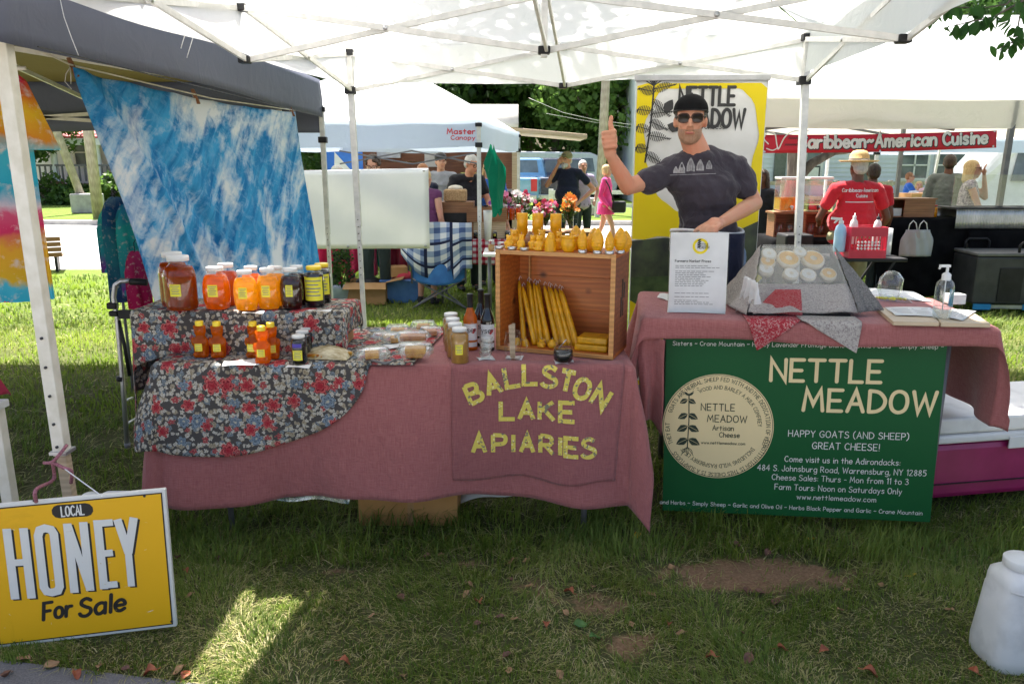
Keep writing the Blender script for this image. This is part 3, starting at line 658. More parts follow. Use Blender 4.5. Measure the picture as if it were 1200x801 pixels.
for a in [(551,688,1,.8),(546,700,1,1),(561,709,0,1.2),(471,704,2,1.1),(666,697,0,1.2),(695,691,1,.9),(641,735,0,1),(600,661,1,1),(616,660,1,.7),(598,683,2,.8),(663,722,1,.9),(680,735,4,1.3),(697,750,4,1.2),(586,727,2,.8),(603,729,1,.8),(594,772,2,.9),(597,790,1,.9),(404,780,0,1.1),(473,796,1,1),(950,635,3,1),(1068,678,3,1),(1078,647,2,.9),(1032,689,1,.8),(916,765,0,1.1),(965,765,0,1),(1020,793,0,1.3),(832,774,0,1.1),(870,745,1,.8),(876,777,2,1.2),(715,618,3,1),(745,631,3,1.2),(786,668,1,1),(783,734,0,.8),(797,745,1,.8),(862,642,2,1),(898,652,2,1.1),(875,697,2,1.3),(890,698,2,1),(910,710,2,1.2),(992,694,1,.7),(1112,718,1,.9),(1140,790,0,.9),(500,655,2,.8),(516,653,1,.8),(209,657,2,1),(217,672,0,.9),(222,701,1,.8),(335,655,1,.7),(255,658,2,.9),(436,725,1,.7),(740,735,1,.8),(763,700,1,.9),(655,795,1,1),(560,735,2,.8),(620,690,1,.9),(1100,640,2,.8),(985,718,1,.8)]: fallen(*a)
for a in [(62,783,1,1.2),(28,776,1,1.2),(118,784,1,.9),(176,792,0,1.3),(210,790,1,1.3),(218,795,0,1),(148,788,2,.8),(90,795,0,1),(8,795,2,1)]: fallen(*a, on=0)

# ================================================================ pop-up tents
def lerp(a, b, t): return Vector(a) * (1 - t) + Vector(b) * t
def tent(name, label, cs, zt, zp, vh, roofm, valm, framem, foot, truss=True, legs=(0, 1, 2, 3), group=None, zl=None, legw=.035, peakoff=(0, 0), sag=.03, nseg=10, feet=None, off=.0, concave=.16, ridge=0):
    """cs: corners back-left, back-right, front-right, front-left (x, y)"""
    zl = zl or zt - .26; c = [Vector((a, b, 0)) for a, b in cs]; ctr = sum(c, Vector()) / 4; base = Vector((ctr.x, ctr.y, gz(ctr.x, ctr.y)))
    t = E(name, base, label, 'tent', group); hub = ctr + Vector((peakoff[0], peakoff[1], 0))
    mb = MB()
    for i in range(4):
        a, b = c[i] * 1.0, c[(i + 1) % 4]; ax = (a - ctr) * (1 + off) + ctr; bx = (b - ctr) * (1 + off) + ctr
        def fn(u, v, a=ax, b=bx):
            ha, hb_ = (hub + Vector(((ridge if e.x > ctr.x else -ridge), 0, 0)) for e in (a, b)); q = lerp(a, b, u) * (1 - v) + lerp(ha, hb_, u) * v; h = v + concave * v * (v - 1) * 1.0 - 4 * sag * u * (1 - u) * (1 - v) * .6
            return Vector((q.x, q.y, zt + .03 + (zp - zt - .03) * h + .006 * sin(u * 23 + i) * (1 - v))), (u * 3, v * 1.5)
        mb.grid(fn, nseg, nseg)
    mb.build('canopy_roof', roofm, t)
    for i in range(4):
        a, b = c[i], c[(i + 1) % 4]; ax = (a - ctr) * (1.006 + off) + ctr; bx = (b - ctr) * (1.006 + off) + ctr; nrm = (bx - ax).cross(Vector((0, 0, 1))).normalized()
        def fn(u, v, a=ax, b=bx, nrm=nrm, i=i):
            q = lerp(a, b, u) + nrm * (.012 * sin(u * 19 + i * 2) * v); return Vector((q.x, q.y, zt + .05 - 4 * sag * u * (1 - u) * .6 * (zp - zt) - v * (vh + .02) + .008 * sin(u * 11 + i) * v)), (u * 3, v * .3)
        mb = MB(); mb.grid(fn, 24, 4); mb.build('valance', valm, t)
    for k in legs:
        p = c[k]; f = Vector(feet[k]) if feet and feet[k] else p; gzv = gz(f.x, f.y) if foot is None else foot
        L = MB(); L.bar((p.x, p.y, zt + .02), lerp((p.x, p.y, zt), (f.x, f.y, gzv), .52), legw); lo = L.build('leg', framem, t, bev=.003)
        L = MB(); L.bar(lerp((p.x, p.y, zt), (f.x, f.y, gzv), .5), (f.x, f.y, gzv), legw * .74); L.build('inner_leg', framem, lo)
        L = MB(); L.box((f.x, f.y, gzv + .004), (.08, .08, .008)); L.build('foot_plate', 'steel', lo)
        L = MB(); L.box((p.x, p.y, zl), (legw * 1.7, legw * 1.7, .05)); L.build('slider', 'black', lo, bev=.003); L = MB(); L.box((p.x, p.y, zt - .01), (legw * 1.6, legw * 1.6, .04)); L.build('bracket', 'black', lo, bev=.003)
        L = MB(); n_ = Vector((0, -1, 0))
        for q in range(9):
            zq = zt * .52 - .05 * q - .02; r_ = lerp((p.x, p.y, zt), (f.x, f.y, gzv), (zt - zq) / (zt - gzv)); L.cyl(r_ + n_ * legw * .52, r_ + n_ * legw * .4, .004, n=8)
        L.build('pin_holes', 'ink', lo)['kind'] = 'stuff'
    if truss:
        def sc(pa_t, pa_l, pb_t, pb_l):
            for p0, p1, s_ in ((pa_t, pb_l, 1), (pa_l, pb_t, -1)):
                d = (Vector(pb_t) - Vector(pa_t)).cross(Vector((0, 0, 1))).normalized() * .013 * s_
                L = MB(); L.bar(Vector(p0) + d, Vector(p1) + d, .014, .028); L.build('truss_bar', framem, t, bev=.002)
            m = (Vector(pa_t) + Vector(pb_l)) / 2; L = MB(); d = (Vector(pb_t) - Vector(pa_t)).cross(Vector((0, 0, 1))).normalized() * .025; L.cyl(m - d, m + d, .012, n=10); L.build('pivot', 'steel', t)
        H = lambda p, z: Vector((p.x, p.y, z)); mids = []
        for i in range(4):
            a, b = c[i], c[(i + 1) % 4]; m = (a + b) / 2; mids.append(m); sc(H(a, zt - .02), H(a, zl), H(m, zt - .02), H(m, zl)); sc(H(b, zt - .02), H(b, zl), H(m, zt - .02), H(m, zl))
        for m in mids: sc(H(m, zt - .02), H(m, zl), H(ctr, zt - .02 + .0), H(ctr, zl))
        for m in mids + [ctr]:
            for z in (zl, zt - .02): L = MB(); L.box((m.x, m.y, z), (.055, .055, .035)); L.build('joint', 'black', t, bev=.006)
        L = MB(); L.bar(H(ctr, zl - .03), H(hub, zp - .02), .03); L.build('centre_pole', framem, t, bev=.003)
    return t
main = tent('canopy_tent', 'large white open canopy tent with white scissor frame right over both front stalls', [(-1.13, 5.63), (1.80, 4.98), (1.42, 1.74), (-1.51, 2.39)], 2.36, 3.15, .25, 'canopy', 'canopy', 'frame', None, zl=2.1, legw=.042, feet=[(-1.10, 5.63), (1.90, 5.02), None, None], legs=(0, 1), nseg=16)
# red faded print and loose threads on the white canopy
mb = MB(); f = plane_f((-.86, 5.60, 2.225), (2.93, -.65, 0)); text(mb, 'MC', .05, f, 0, 0, .2); mb.build('faded_print', 'redink', main)
grey = tent('grey_canopy_tent', 'dark grey canopy tent at the left with olive lining over the tie dye rack', [(-4.7, 6.75), (-1.62, 6.80), (-1.66, 2.55), (-4.74, 2.5)], 2.06, 3.05, .0001, 'olive_canopy', 'grey_canopy', 'frame', None, legs=(1,), truss=False, legw=.04, nseg=8)
for ch in list(grey.children):
    if ch.name.startswith('valance') or ch.name.startswith('canopy_roof'): bpy.data.objects.remove(ch)
ctr = Vector((-3.18, 4.65, 0)); cc = [Vector(q) for q in ((-4.7, 6.75, 0), (-1.62, 6.80, 0), (-1.66, 2.62, 0), (-4.74, 2.5, 0))]
mb = MB()
for i in range(4):
    a, b = cc[i], cc[(i + 1) % 4]
    mb.grid(lambda u, v: (lambda q: (Vector((q.x, q.y, 2.27 + .75 * (v - .12 * v * (1 - v) * 2))), (u, v)))(lerp(a, b, u) * (1 - v) + ctr * v), 10, 8)
mb.build('canopy_roof', 'olive_canopy', grey, solid=.002)
for i, j in ((0, 1), (1, 2), (2, 3), (3, 0)):
    a, b = cc[i], cc[j]; nrm = (b - a).cross(Vector((0, 0, 1))).normalized()
    mb = MB(); mb.grid(lambda u, v: (lambda q: (Vector((q.x, q.y, 2.29 - v * (.29 + .012 * sin(u * 7 + 1) + (.13 if i == 0 else 0)))), (u * 4, v * .3)))(lerp(a, b, u) - nrm * (.0 + .012 * sin(u * 9 + v * 2) * v + .008 * sin(v * 3.1))), 40, 6)
    mb.build('valance', 'grey_canopy', grey, solid=.002)
mb = MB(); mb.bar((-1.60, 2.75, 1.985), (-1.60, 6.75, 1.985), .004); mb.build('hem', 'black', grey)
for a, b in (((-1.9, 6.6, 2.02), (-3.2, 6.6, 1.93)), ((-1.9, 6.6, 1.93), (-3.2, 6.6, 2.02)), ((-3.2, 6.6, 2.02), (-4.6, 6.6, 1.93)), ((-3.2, 6.6, 1.93), (-4.6, 6.6, 2.02)), ((-3.2, 6.6, 1.98), (-3.2, 4.7, 2.3)), ((-1.9, 4.9, 2.1), (-3.2, 4.7, 2.3))):
    L = MB(); L.bar(a, b, .016, .028); L.build('truss_bar', 'frame_cream', grey)
# its near leg: cream square tube with adjusting holes
o = grey
L = MB(); L.bar((-1.725, 2.76, 2.28), (-1.715, 2.76, .52), .048); leg = L.build('leg', 'frame_cream', grey, bev=.004)
L = MB(); L.bar((-1.715, 2.762, .54), (-1.70, 2.76, -.11), .038); L.build('inner_leg', 'pale_wood', leg, bev=.003)
L = MB()
for z in (.98, .87, .76, .65, .56): L.cyl((-1.717, 2.737, z), (-1.717, 2.73, z), .0055, n=8)
L.build('pin_holes', 'ink', leg)['kind'] = 'stuff'; L = MB(); L.box((-1.714, 2.76, .535), (.066, .066, .012)); L.build('collar', 'steel', leg)

# loose white threads hanging at the grey valance
for i, (pts) in enumerate([[P(68, -12, Y=3.0), P(75, 20, Y=3.0), P(84, 45, Y=3.0), P(92, 65, Y=3.0)], [P(217, 40, Y=3.2), P(214, 50, Y=3.2), P(212, 57, Y=3.2)], [P(226, 45, Y=3.3), P(222, 58, Y=3.3), P(219, 68, Y=3.3)]]):
    L = MB(); L.tube(pts, .0016, 5); L.build('thread', 'paper', grey)

# ================================================================ honey stall
class Drape:
    def __init__(s, W, D, z, o=(0, 0), rot=0, rr=.025, flare=.10, amp=.035, freq=9, ph=0, cornerflare=.25, wrink=.0025):
        s.W, s.D, s.z, s.o, s.rot, s.rr, s.flare, s.amp, s.freq, s.ph, s.cf, s.wr = W, D, z, Vector((o[0], o[1], 0)), rot, rr, flare, amp, freq, ph, cornerflare, wrink
    def pt(s, x, y, lift=0):
        cx = min(s.W, max(0, x)); cy = min(s.D, max(0, y)); dx, dy = x - cx, y - cy; d = math.hypot(dx, dy)
        wz = s.wr * mnoise.noise(Vector((x * 9, y * 9, s.ph)))
        if d < 1e-6: q = Vector((cx, cy, s.z + lift + wz))
        else:
            ux, uy = dx / d, dy / d; L = s.rr * pi / 2
            if d < L: a = d / s.rr; out = s.rr * sin(a); dn = s.rr * (1 - cos(a)); h = 0
            else: h = d - L; out = s.rr; dn = s.rr + h
            corner = 4 * abs(ux * uy) ; tang = cx * 1.0 + cy + math.atan2(ux, -uy) * .22
            out += h * (s.flare + s.cf * corner * .5) + s.amp * h * 1.6 * sin(s.freq * tang + s.ph) + s.amp * .5 * h * sin(s.freq * 2.3 * tang + 1 + s.ph) + .25 * s.amp * sin(s.freq * .7 * tang + 2) * min(1, h * 6)
            out += .02 * mnoise.noise(Vector((x * 3, y * 3, 2 + s.ph))) * min(1, h * 4)
            out = max(out, .004); dn *= (1 - .012 * corner)
            q = Vector((cx + ux * (out + lift), cy + uy * (out + lift), s.z - dn + lift * max(0, 1 - d / L)))
            q.z += wz * max(0, 1 - d * 8)
        c, sn = cos(s.rot), sin(s.rot); return Vector((q.x * c - q.y * sn, q.x * sn + q.y * c, q.z)) + s.o
    def grid(s, mb, x0, x1, y0, y1, nu=60, nv=50, lift=0, uvs=1, uo=(0, 0)):
        """x0.. may be functions of the other fraction"""
        g = lambda q, t: q(t) if callable(q) else q
        def fn(u, v):
            X0, X1 = g(x0, v), g(x1, v); x = X0 + (X1 - X0) * u; Y0, Y1 = g(y0, u), g(y1, u); y = Y0 + (Y1 - Y0) * v
            return s.pt(x, y, lift), (x * uvs + uo[0], y * uvs + uo[1])
        return mb.grid(fn, nu, nv)
HT = E('folding_table', (-.5, 3.65, -.05), 'long folding table hidden under the rose linen honey cloth', 'table')
mb = MB(); mb.b2(-1.53, .50, 3.27, 4.03, .695, .732); mb.build('table_top', 'white_plastic', HT, bev=.01)
for x, y in ((-1.33, 3.36), (.34, 3.36), (-1.33, 3.94), (.34, 3.94)):
    mb = MB(); mb.cyl((x, y, .70), (x, y, gz(x, y)), .014, n=10); mb.build('leg', 'frame_grey', HT)
mb = MB()
for x in (-1.33, .34): mb.cyl((x, 3.36, .25), (x, 3.94, .25), .010, n=8)
mb.build('crossbar', 'frame_grey', HT)
DH = Drape(2.07, .78, .742, (-1.55, 3.26), 0, flare=.055, amp=.05, freq=7.5, cornerflare=.22)
mb = MB(); DH.grid(mb, -.34, 2.07 + .36, lambda u: -.63 - .02 * sin(u * 9) - .02 * sm(.85, 1, u), .78 + .3, 120, 80)
cl = mb.build('tablecloth', 'rose', solid=.0015); tag(cl, 'rose pink linen tablecloth draped over the long honey table', 'tablecloth')
# the appliqued banner with its letters
RB = (1.285, 2.045)
mb = MB(); DH.grid(mb, RB[0], lambda v: 2.045 - .035 * (1 - v), lambda u: -.535 - .012 * sin(u * 12), .05, 40, 44, lift=.006)
pb = mb.build('applique_banner', 'rose_patch', solid=.001); tag(pb, 'dusty pink cloth banner with yellow applique letters hanging from the honey table', 'banner')
def lfun(o, mat, ch, wid, h, x, z, ang=0, wd=.235):
    mb = MB(); ca, sa = cos(ang), sin(ang)
    def f(a, b, l): a -= wid / 2; return DH.pt(RB[0] + x + a * ca - b * sa, -(z) + (a * sa + b * ca), .0095 + l)
    w0 = gw(ch); s = h / 10
    for k, (cur, st) in enumerate(G[ch]):
        pts = [(p[0] / w0 * wid if w0 > 3.2 else p[0] * s + wid / 2 - w0 * s / 2, p[1] * s) for p in st]
        if cur: pts = crom(pts, 5)
        fine = []
        for a, b in zip(pts[:-1], pts[1:]):
            fine += [(a[0] + (b[0] - a[0]) * t / 4, a[1] + (b[1] - a[1]) * t / 4) for t in range(4)]
        ribbon(mb, fine + [pts[-1]] if not cur else pts, wd * h, f, k * .0003, False)
    return mb.build('letter', mat, o)
t = NT('yellow_printed_letter'); v = t.n('ShaderNodeTexVoronoi'); t.l(t.coord('Object'), v.inputs['Vector']); v.inputs['Scale'].default_value = 60; nn = t.noise(t.coord('Object'), 55, 3)
M['letter'] = t.bsdf(t.mix(t.math('GREATER_THAN', nn, .60), t.mix(t.math('LESS_THAN', v.outputs['Distance'], .25), (.62, .50, .09), (.72, .64, .32)), (.18, .17, .12)), .85)
gI = G['I']; G['I'] = [(False, [(1.5, 0), (1.5, 10)])]
for ch, px, py, a in (('B', 555, 467, 24), ('A', 577, 457, 18), ('L', 600, 448, 11), ('L', 622, 445, 1), ('S', 644, 448, -7), ('T', 665, 453, -13), ('O', 683, 461, -22), ('N', 705, 471, -34)):
    q = P(px, py, Y=3.2); x = q.x + 1.55 - RB[0]; zz = .742 - q.z; lfun(pb, 'letter', ch, .060, .086, x - .0 + sin(R(a)) * .041, zz + .041 * cos(R(a)), R(a) * .9)
for ch, px in (('L', 595), ('A', 617), ('K', 641), ('E', 665)):
    q = P(px, 487, Y=3.2); lfun(pb, 'letter', ch, .062, .082, q.x + 1.55 - RB[0], .742 - q.z + .041)
for ch, px in (('A', 561), ('P', 585), ('I', 600), ('A', 618), ('R', 641), ('I', 655), ('E', 670), ('S', 689)):
    q = P(px, 527, Y=3.19); lfun(pb, 'letter', ch, .056, .080, q.x + 1.55 - RB[0], .742 - q.z + .040)
G['I'] = gI
# floral overlay and riser
def ff(u): return -max(.0, .40 * math.sqrt(max(0, 1 - ((u - .33) / .52) ** 2)) if u < .85 else 0) - .012
mb = MB(); DF = Drape(2.07, .78, .742, (-1.55, 3.26), 0, flare=.075, amp=.05, freq=7.5, cornerflare=.35)
DF.grid(mb, -.20, lambda v: 1.12 + .10 * v, ff, .74, 90, 90, lift=.012)
fl = mb.build('floral_cloth', 'floral', solid=.0015); tag(fl, 'dark floral cotton cloth laid over the left half of the honey table', 'tablecloth')
RS = E('riser_box', (-1.23, 3.57, .755), 'display riser box on the honey table under floral cloth', 'box')
mb = MB(); mb.b2(-1.69, -.79, 3.45, 3.74, .757, .945); mb.build('box_body', 'card', RS)
DR = Drape(.95, .31, .955, (-1.72, 3.435), R(-1.5), rr=.018, flare=.035, amp=.03, freq=16, ph=1.3, cornerflare=.05, wrink=.004)
mb = MB(); DR.grid(mb, -.40, 1.08, lambda u: -.225 if u > .36 else -.225 - .25 * (1 - u / .36) ** 1.3, .45, 90, 50, uo=(3.3, 1.7)); fr = mb.build('floral_cloth', 'floral', solid=.0015); tag(fr, 'dark floral cotton cloth draped over the raised riser behind the honey bears', 'tablecloth')

# ---- jars
def facing(lo, w_=.6): return (-pi / 2 - w_, -pi / 2 + w_)
def jar(kind, loc, label, cat, group, mat, h, r, cap='white_plastic', lab=True, sy=.78, labw=.36, labz=(.32, .60), rz=0, fill=.80):
    t = E('honey_jar' if kind != 'bear' else 'honey_bear', loc, label, cat, group, rz)
    if kind == 'oval': prof = [(.0, 0), (.72, 0), (.82, .02), (.96, .2), (1, .42), (.95, .62), (.80, .78), (.56, .86), (.50, .885), (.50, .93)]
    elif kind == 'jug': prof = [(0, 0), (.85, 0), (.95, .03), (1, .1), (1, .62), (.94, .72), (.72, .80), (.58, .84), (.56, .90)]
    else: prof = [(0, 0), (.92, 0), (1, .03), (1, .78), (.92, .83), (.70, .87), (.68, .92)]
    cr = {'oval': .60, 'jug': .66, 'cyl': .80}[kind]; prof = [(a * r, b * h) for a, b in prof]; hf = fill * h
    inner = [(a * .97, max(b, .002)) for a, b in prof if b < hf]; a_, b_ = [q for q in prof if q[1] >= hf][0]; lr = inner[-1][0] + (a_ * .97 - inner[-1][0]) * .5
    mb = MB(); mb.lathe(inner + [(lr, hf), (0, hf)], n=28, sy=sy); mb.loc('honey', mat, t)
    mb = MB(); mb.lathe(prof[1:], n=28, sy=sy); mb.loc('glass', 'glass', t)
    mb = MB(); mb.lathe([(0, h), (cr * r * .93, h), (cr * r, h * .99), (cr * r, h * .905), (cr * r * .9, h * .90)], n=28, sy=sy if kind != 'cyl' else 1, fn=lambda a, z, i: 1 + .012 * cos(a * 28) if i in (2, 3) else 1); mb.loc('lid', cap, t, bev=0)
    if lab:
        z0, z1 = labz[0] * h, labz[1] * h; sc = r * 1.0
        def rad(z):
            for (a1, b1), (a2, b2) in zip(prof[:-1], prof[1:]):
                if b1 <= z <= b2 and b2 > b1: return a1 + (a2 - a1) * (z - b1) / (b2 - b1)
            return r
        mb = MB(); mb.lathe([(rad(z0 + (z1 - z0) * i / 4) * 1.012 + .0008, z0 + (z1 - z0) * i / 4) for i in range(5)], n=10, sy=sy, a0=-pi / 2 - labw, a1=-pi / 2 + labw); lo = mb.loc('label', 'label_yellow', t)
        mb = MB()
        for i, (zz, ww) in enumerate(((.82, .8), (.66, .55), (.5, .75), (.36, .6), (.2, .7))):
            z_ = z0 + (z1 - z0) * zz; mb.lathe([(rad(z_) * 1.012 + .0018, z_), (rad(z_) * 1.012 + .0018, z_ + (z1 - z0) * .05)], n=6, sy=sy, a0=-pi / 2 - labw * ww, a1=-pi / 2 + labw * ww)
        mb.loc('lettering', 'greyink', lo)
    return t
ZR = .959; ZT = .756
def at(px, py, z): q = P(px, py, z=z); return (q.x, q.y, z)
ghj = 'honey jars on the raised floral riser'
jar('jug', at(207, 358, ZR), 'tallest dark honey jug partly behind another jug at the riser left end', 'jar', ghj, 'honey_deep', .25, .068)
jar('jug', at(214, 362.5, ZR), 'big front jug of deep amber honey at the riser left end', 'jar', ghj, 'honey_deep', .245, .073, labz=(.28, .50), labw=.33)
jar('oval', at(268, 357, ZR), 'oval jar of amber honey behind the amber jar beside the big jug', 'jar', ghj, 'honey_deep', .195, .058)
jar('oval', at(255.5, 361.5, ZR), 'front oval jar of reddish amber honey just right of the big jug', 'jar', ghj, 'honey_amber', .192, .063)
jar('oval', at(297, 358, ZR), 'oval honey jar hidden behind the left golden jar', 'jar', ghj, 'honey_amber', .185, .050)
jar('oval', at(289.5, 363, ZR), 'brightest golden honey jar, left of the two golden front jars', 'jar', ghj, 'honey_gold', .180, .055)
jar('oval', at(325, 358, ZR), 'oval golden jar behind the right golden front jar', 'jar', ghj, 'honey_gold', .185, .052)
jar('oval', at(316, 361.5, ZR), 'orange honey jar, right one of the two golden front jars', 'jar', ghj, 'honey_gold', .186, .054)
jar('oval', at(350, 357, ZR), 'dark plum honey jar behind the front dark honey jar', 'jar', ghj, 'honey_dark', .185, .048)
jar('oval', at(343, 361, ZR), 'front jar of very dark plum honey with white lid', 'jar', ghj, 'honey_dark', .186, .053, labw=.3)
jar('cyl', at(379, 353.5, ZR), 'dark syrup jar with yellow lid behind its twin at the riser right end', 'jar', ghj, 'elder', .185, .040, 'yellow_cap', sy=1, labw=1.1, labz=(.22, .74), fill=.84)
jar('cyl', at(370, 358, ZR), 'front dark syrup jar with yellow lid and large yellow label', 'jar', ghj, 'elder', .186, .043, 'yellow_cap', sy=1, labw=1.15, labz=(.16, .74), fill=.84)
def bear(loc, label, rz=0, mat='honey_amber'):
    t = E('honey_bear', loc, label, 'honey bear', 'honey bears on the lower floral cloth', rz)
    mb = MB(); mb.lathe([(0, 0), (.026, 0), (.031, .01), (.033, .04), (.031, .075), (.024, .092), (.019, .098), (.024, .106), (.0265, .12), (.023, .135), (.014, .143), (0, .144)], n=20, sy=.82)
    for s in (-1, 1):
        mb.ell((s * .021, -.002, .136), (.008, .006, .009)); mb.ell((s * .029, -.012, .072), (.009, .010, .020)); mb.ell((s * .018, -.020, .014), (.013, .014, .014))
    mb.ell((0, -.022, .118), (.010, .008, .007)); mb.ell((0, -.022, .05), (.020, .012, .026)); blob(mb, 'bear_bottle', mat, t, .003, 2)
    mb = MB(); mb.lathe([(.017, .142), (.0175, .144), (.0175, .160), (.016, .163), (0, .163)], n=20, fn=lambda a, z, i: 1 + .02 * cos(a * 20)); mb.loc('lid', 'yellow_cap', t)
    mb = MB(); mb.lathe([(.0355, .032), (.0365, .048), (.0355, .066)], n=8, sy=.99, a0=-pi / 2 - .48, a1=-pi / 2 + .48); lo = mb.loc('label', 'label_yellow', t)
    mb = MB()
    for z_ in (.038, .046, .054, .061): mb.lathe([(.0372, z_), (.0372, z_ + .0018)], n=5, sy=.99, a0=-pi / 2 - .32, a1=-pi / 2 + .32)
    mb.loc('lettering', 'greyink', lo); return t
bp = bear(at(237, 417.5, ZT), 'left honey bear of the pair standing left on the floral cloth')
for (px, py, lab, rz) in ((257, 418, 'right honey bear of the pair standing left on the floral cloth', .15), (299, 418, 'back left honey bear of the cluster of three bears', -.2), (319.5, 419.5, 'back right honey bear of the cluster of three bears', .3), (309, 424.5, 'front honey bear of the cluster of three bears', .05)):
    copy_tree(bp, None, at(px, py, ZT), rz, lab)
g3 = 'small dark syrup bottles at the floral cloth'
for px, py, lab, mt in ((361, 414, 'rear small dark bottle with white lid behind two others', 'elder'), (356, 419, 'middle small dark bottle of the row of three', 'elder'), (351.5, 425, 'front small dark bottle with purple band and yellow label', 'elder')):
    t = jar('cyl', at(px, py, ZT), lab, 'bottle', g3, mt, .125, .034, sy=1, labw=.62, labz=(.15, .50), fill=.82)
    if py == 425: mb = MB(); mb.lathe([(.0352, .075), (.0352, .092)], n=8, a0=-2.2, a1=-1.0); mb.loc('neck_label', M_('violet_label', (.06, .04, .3), (.1, .08, .4)), t)
# cream honey jars
g4 = 'creamed honey jars beside the crate'
for px, py, lab in ((529, 404, 'rearmost creamed honey jar of the row of four'), (531, 411, 'third creamed honey jar from the front of its row'), (534, 418, 'second creamed honey jar from the front of its row'), (539, 424.5, 'front creamed honey jar with square yellow label')):
    jar('cyl', at(px, py, .746), lab, 'jar', g4, 'cream_honey', .158, .040, sy=1, labw=.40, labz=(.28, .56), fill=.86, lab=(py == 424.5))
# wine bottles
def wine(loc, label, mat, seal, h=.265, rz=0):
    t = E('wine_bottle', loc, label, 'bottle', 'wine bottles left of the wooden crate', rz); r = .033
    mb = MB(); mb.lathe([(0, 0), (r * .95, 0), (r, .006), (r, h * .52), (r * .93, h * .58), (r * .6, h * .68), (.0135, h * .76), (.0125, h * .90)], n=26); mb.loc('bottle_glass', mat, t)
    mb = MB(); mb.lathe([(.0138, h * .76), (.0138, h * .97), (.0148, h * .972), (.0148, h), (0, h)], n=20); mb.loc('seal', 'black', t)
    mb = MB(); mb.lathe([(r + .0008, .05), (r + .0008, .128)], n=16, a0=-2.75, a1=-.35); lo = mb.loc('label', 'paper', t)
    f = lambda x, z, l: Vector((cos(-1.57 + x / r) * (r + .0016 + l), sin(-1.57 + x / r) * (r + .0016 + l), z)); mb = MB(); text(mb, 'lyser', .026, f, -.004, .088, .12); mb.loc('lettering', 'ink', lo)
    mb = MB(); disc(mb, .021, .098, .0085, f, 14); disc(mb, .015, .088, .006, f, 12, lift=.0002); mb.loc('red_fruit', 'redink', lo)
    mb = MB(); mb.lathe([(r + .0008, .018), (r + .0008, .040)], n=16, a0=-2.7, a1=-.4); mb.loc('lower_label', 'paper', t); return t
wine(at(551.5, 409, .746), 'amber wine bottle with black seal, left of the three bottles', 'bottle_amber', 1)
wine(at(564, 404, .746), 'rear black wine bottle half hidden behind the front black one', 'bottle_dark', 1, .272)
wine(at(571.5, 410, .746), 'front black wine bottle with white label beside the crate', 'bottle_dark', 1, .268)
# tasting things
def napkin(px, py, label, w_=.075, d=.06, rz=.1, z=.747):
    q = P(px, py, z=z); mb = MB(); mb.grid(lambda u, v: (Vector(((u - .5) * w_, (v - .5) * d, .002 + .003 * sin(u * 5 + v * 3))), (u, v)), 6, 6); o = mb.loc('napkin', 'paper', solid=.001); o.location = (q.x, q.y, z); o.rotation_euler = (0, 0, rz); return tag(o, label, 'napkin')
napkin(569, 420, 'white napkin under the stacked tasting bowls', rz=.3); napkin(603, 419, 'white napkin under the jar of sticks', rz=-.2); napkin(661, 424, 'white napkin under the dark jam jar hanging over the table edge', .085, .075, .05)
for k in range(4):
    q = at(569, 420, .75); mb = MB(); mb.lathe([(.014, .0), (.02, .004), (.030, .026), (.031, .030), (.029, .028), (.018, .007), (0, .006)], n=20); o = mb.loc('glass_bowl', 'clear_plastic'); o.location = (q[0] + .001 * k, q[1], .75 + .023 * k)
    tag(o, ['lowest', 'second lowest', 'second highest', 'topmost'][k] + ' little glass bowl of the tasting stack before the wine', 'bowl', 'stacked tasting bowls')
q = at(601, 420, .75); t = E('mason_mug', q, 'clear glass mason mug holding wooden tasting sticks', 'mug')
mb = MB(); mb.lathe([(.0, .002), (.034, 0), (.037, .006), (.038, .085), (.034, .097), (.034, .122), (.035, .124), (.033, .122)], n=26); mb.loc('glass', 'glass', t)
mb = MB(); mb.tube([(.037, -.004, .09), (.058, -.01, .085), (.064, -.012, .06), (.056, -.01, .035), (.037, -.004, .028)], .005, 8); mb.loc('handle', 'glass', t)
t2 = E('stick_bundle', (q[0], q[1], q[2] + .004), 'bundle of pale wooden sticks standing in the mason mug', 'sticks')
for k in range(12):
    a = k * 2.4; r_ = .004 + .001 * k; mb = MB(); mb.bar((cos(a) * r_ * .8, sin(a) * r_ * .8, 0), (cos(a) * r_ * 1.1 - .004, sin(a) * r_, .148 + .004 * (k % 3)), .0035); mb.loc('stick', 'pale_wood', t2)
q = at(660, 423.5, .752); t = E('jam_jar', q, 'squat glass jar of nearly black jam at the table edge', 'jar')
mb = MB(); mb.lathe([(0, .003), (.032, .002), (.041, .012), (.043, .035), (.040, .055), (0, .055)], n=26); mb.loc('jam', 'bottle_dark', t)
mb = MB(); mb.lathe([(.033, 0), (.043, .012), (.045, .035), (.042, .062), (.036, .075), (.036, .09), (.0375, .092)], n=26); mb.loc('glass', 'glass', t)
mb = MB(); mb.tube([(-.02, .01, .058), (.012, 0, .10)], .002, 6); mb.loc('spoon', 'steel', t)
q = at(637, 409, .748); mb = MB(); mb.lathe([(0, .004), (.012, .0), (.024, .008), (.028, .022), (.026, .04), (.023, .046), (.021, .046), (.024, .03), (.02, .012), (0, .008)], n=22, fn=lambda a, z, i: 1 + .02 * cos(a * 10)); o = mb.loc('votive_cup', 'clear_plastic'); o.location = q; tag(o, 'small empty glass votive cup before the tapers', 'cup')

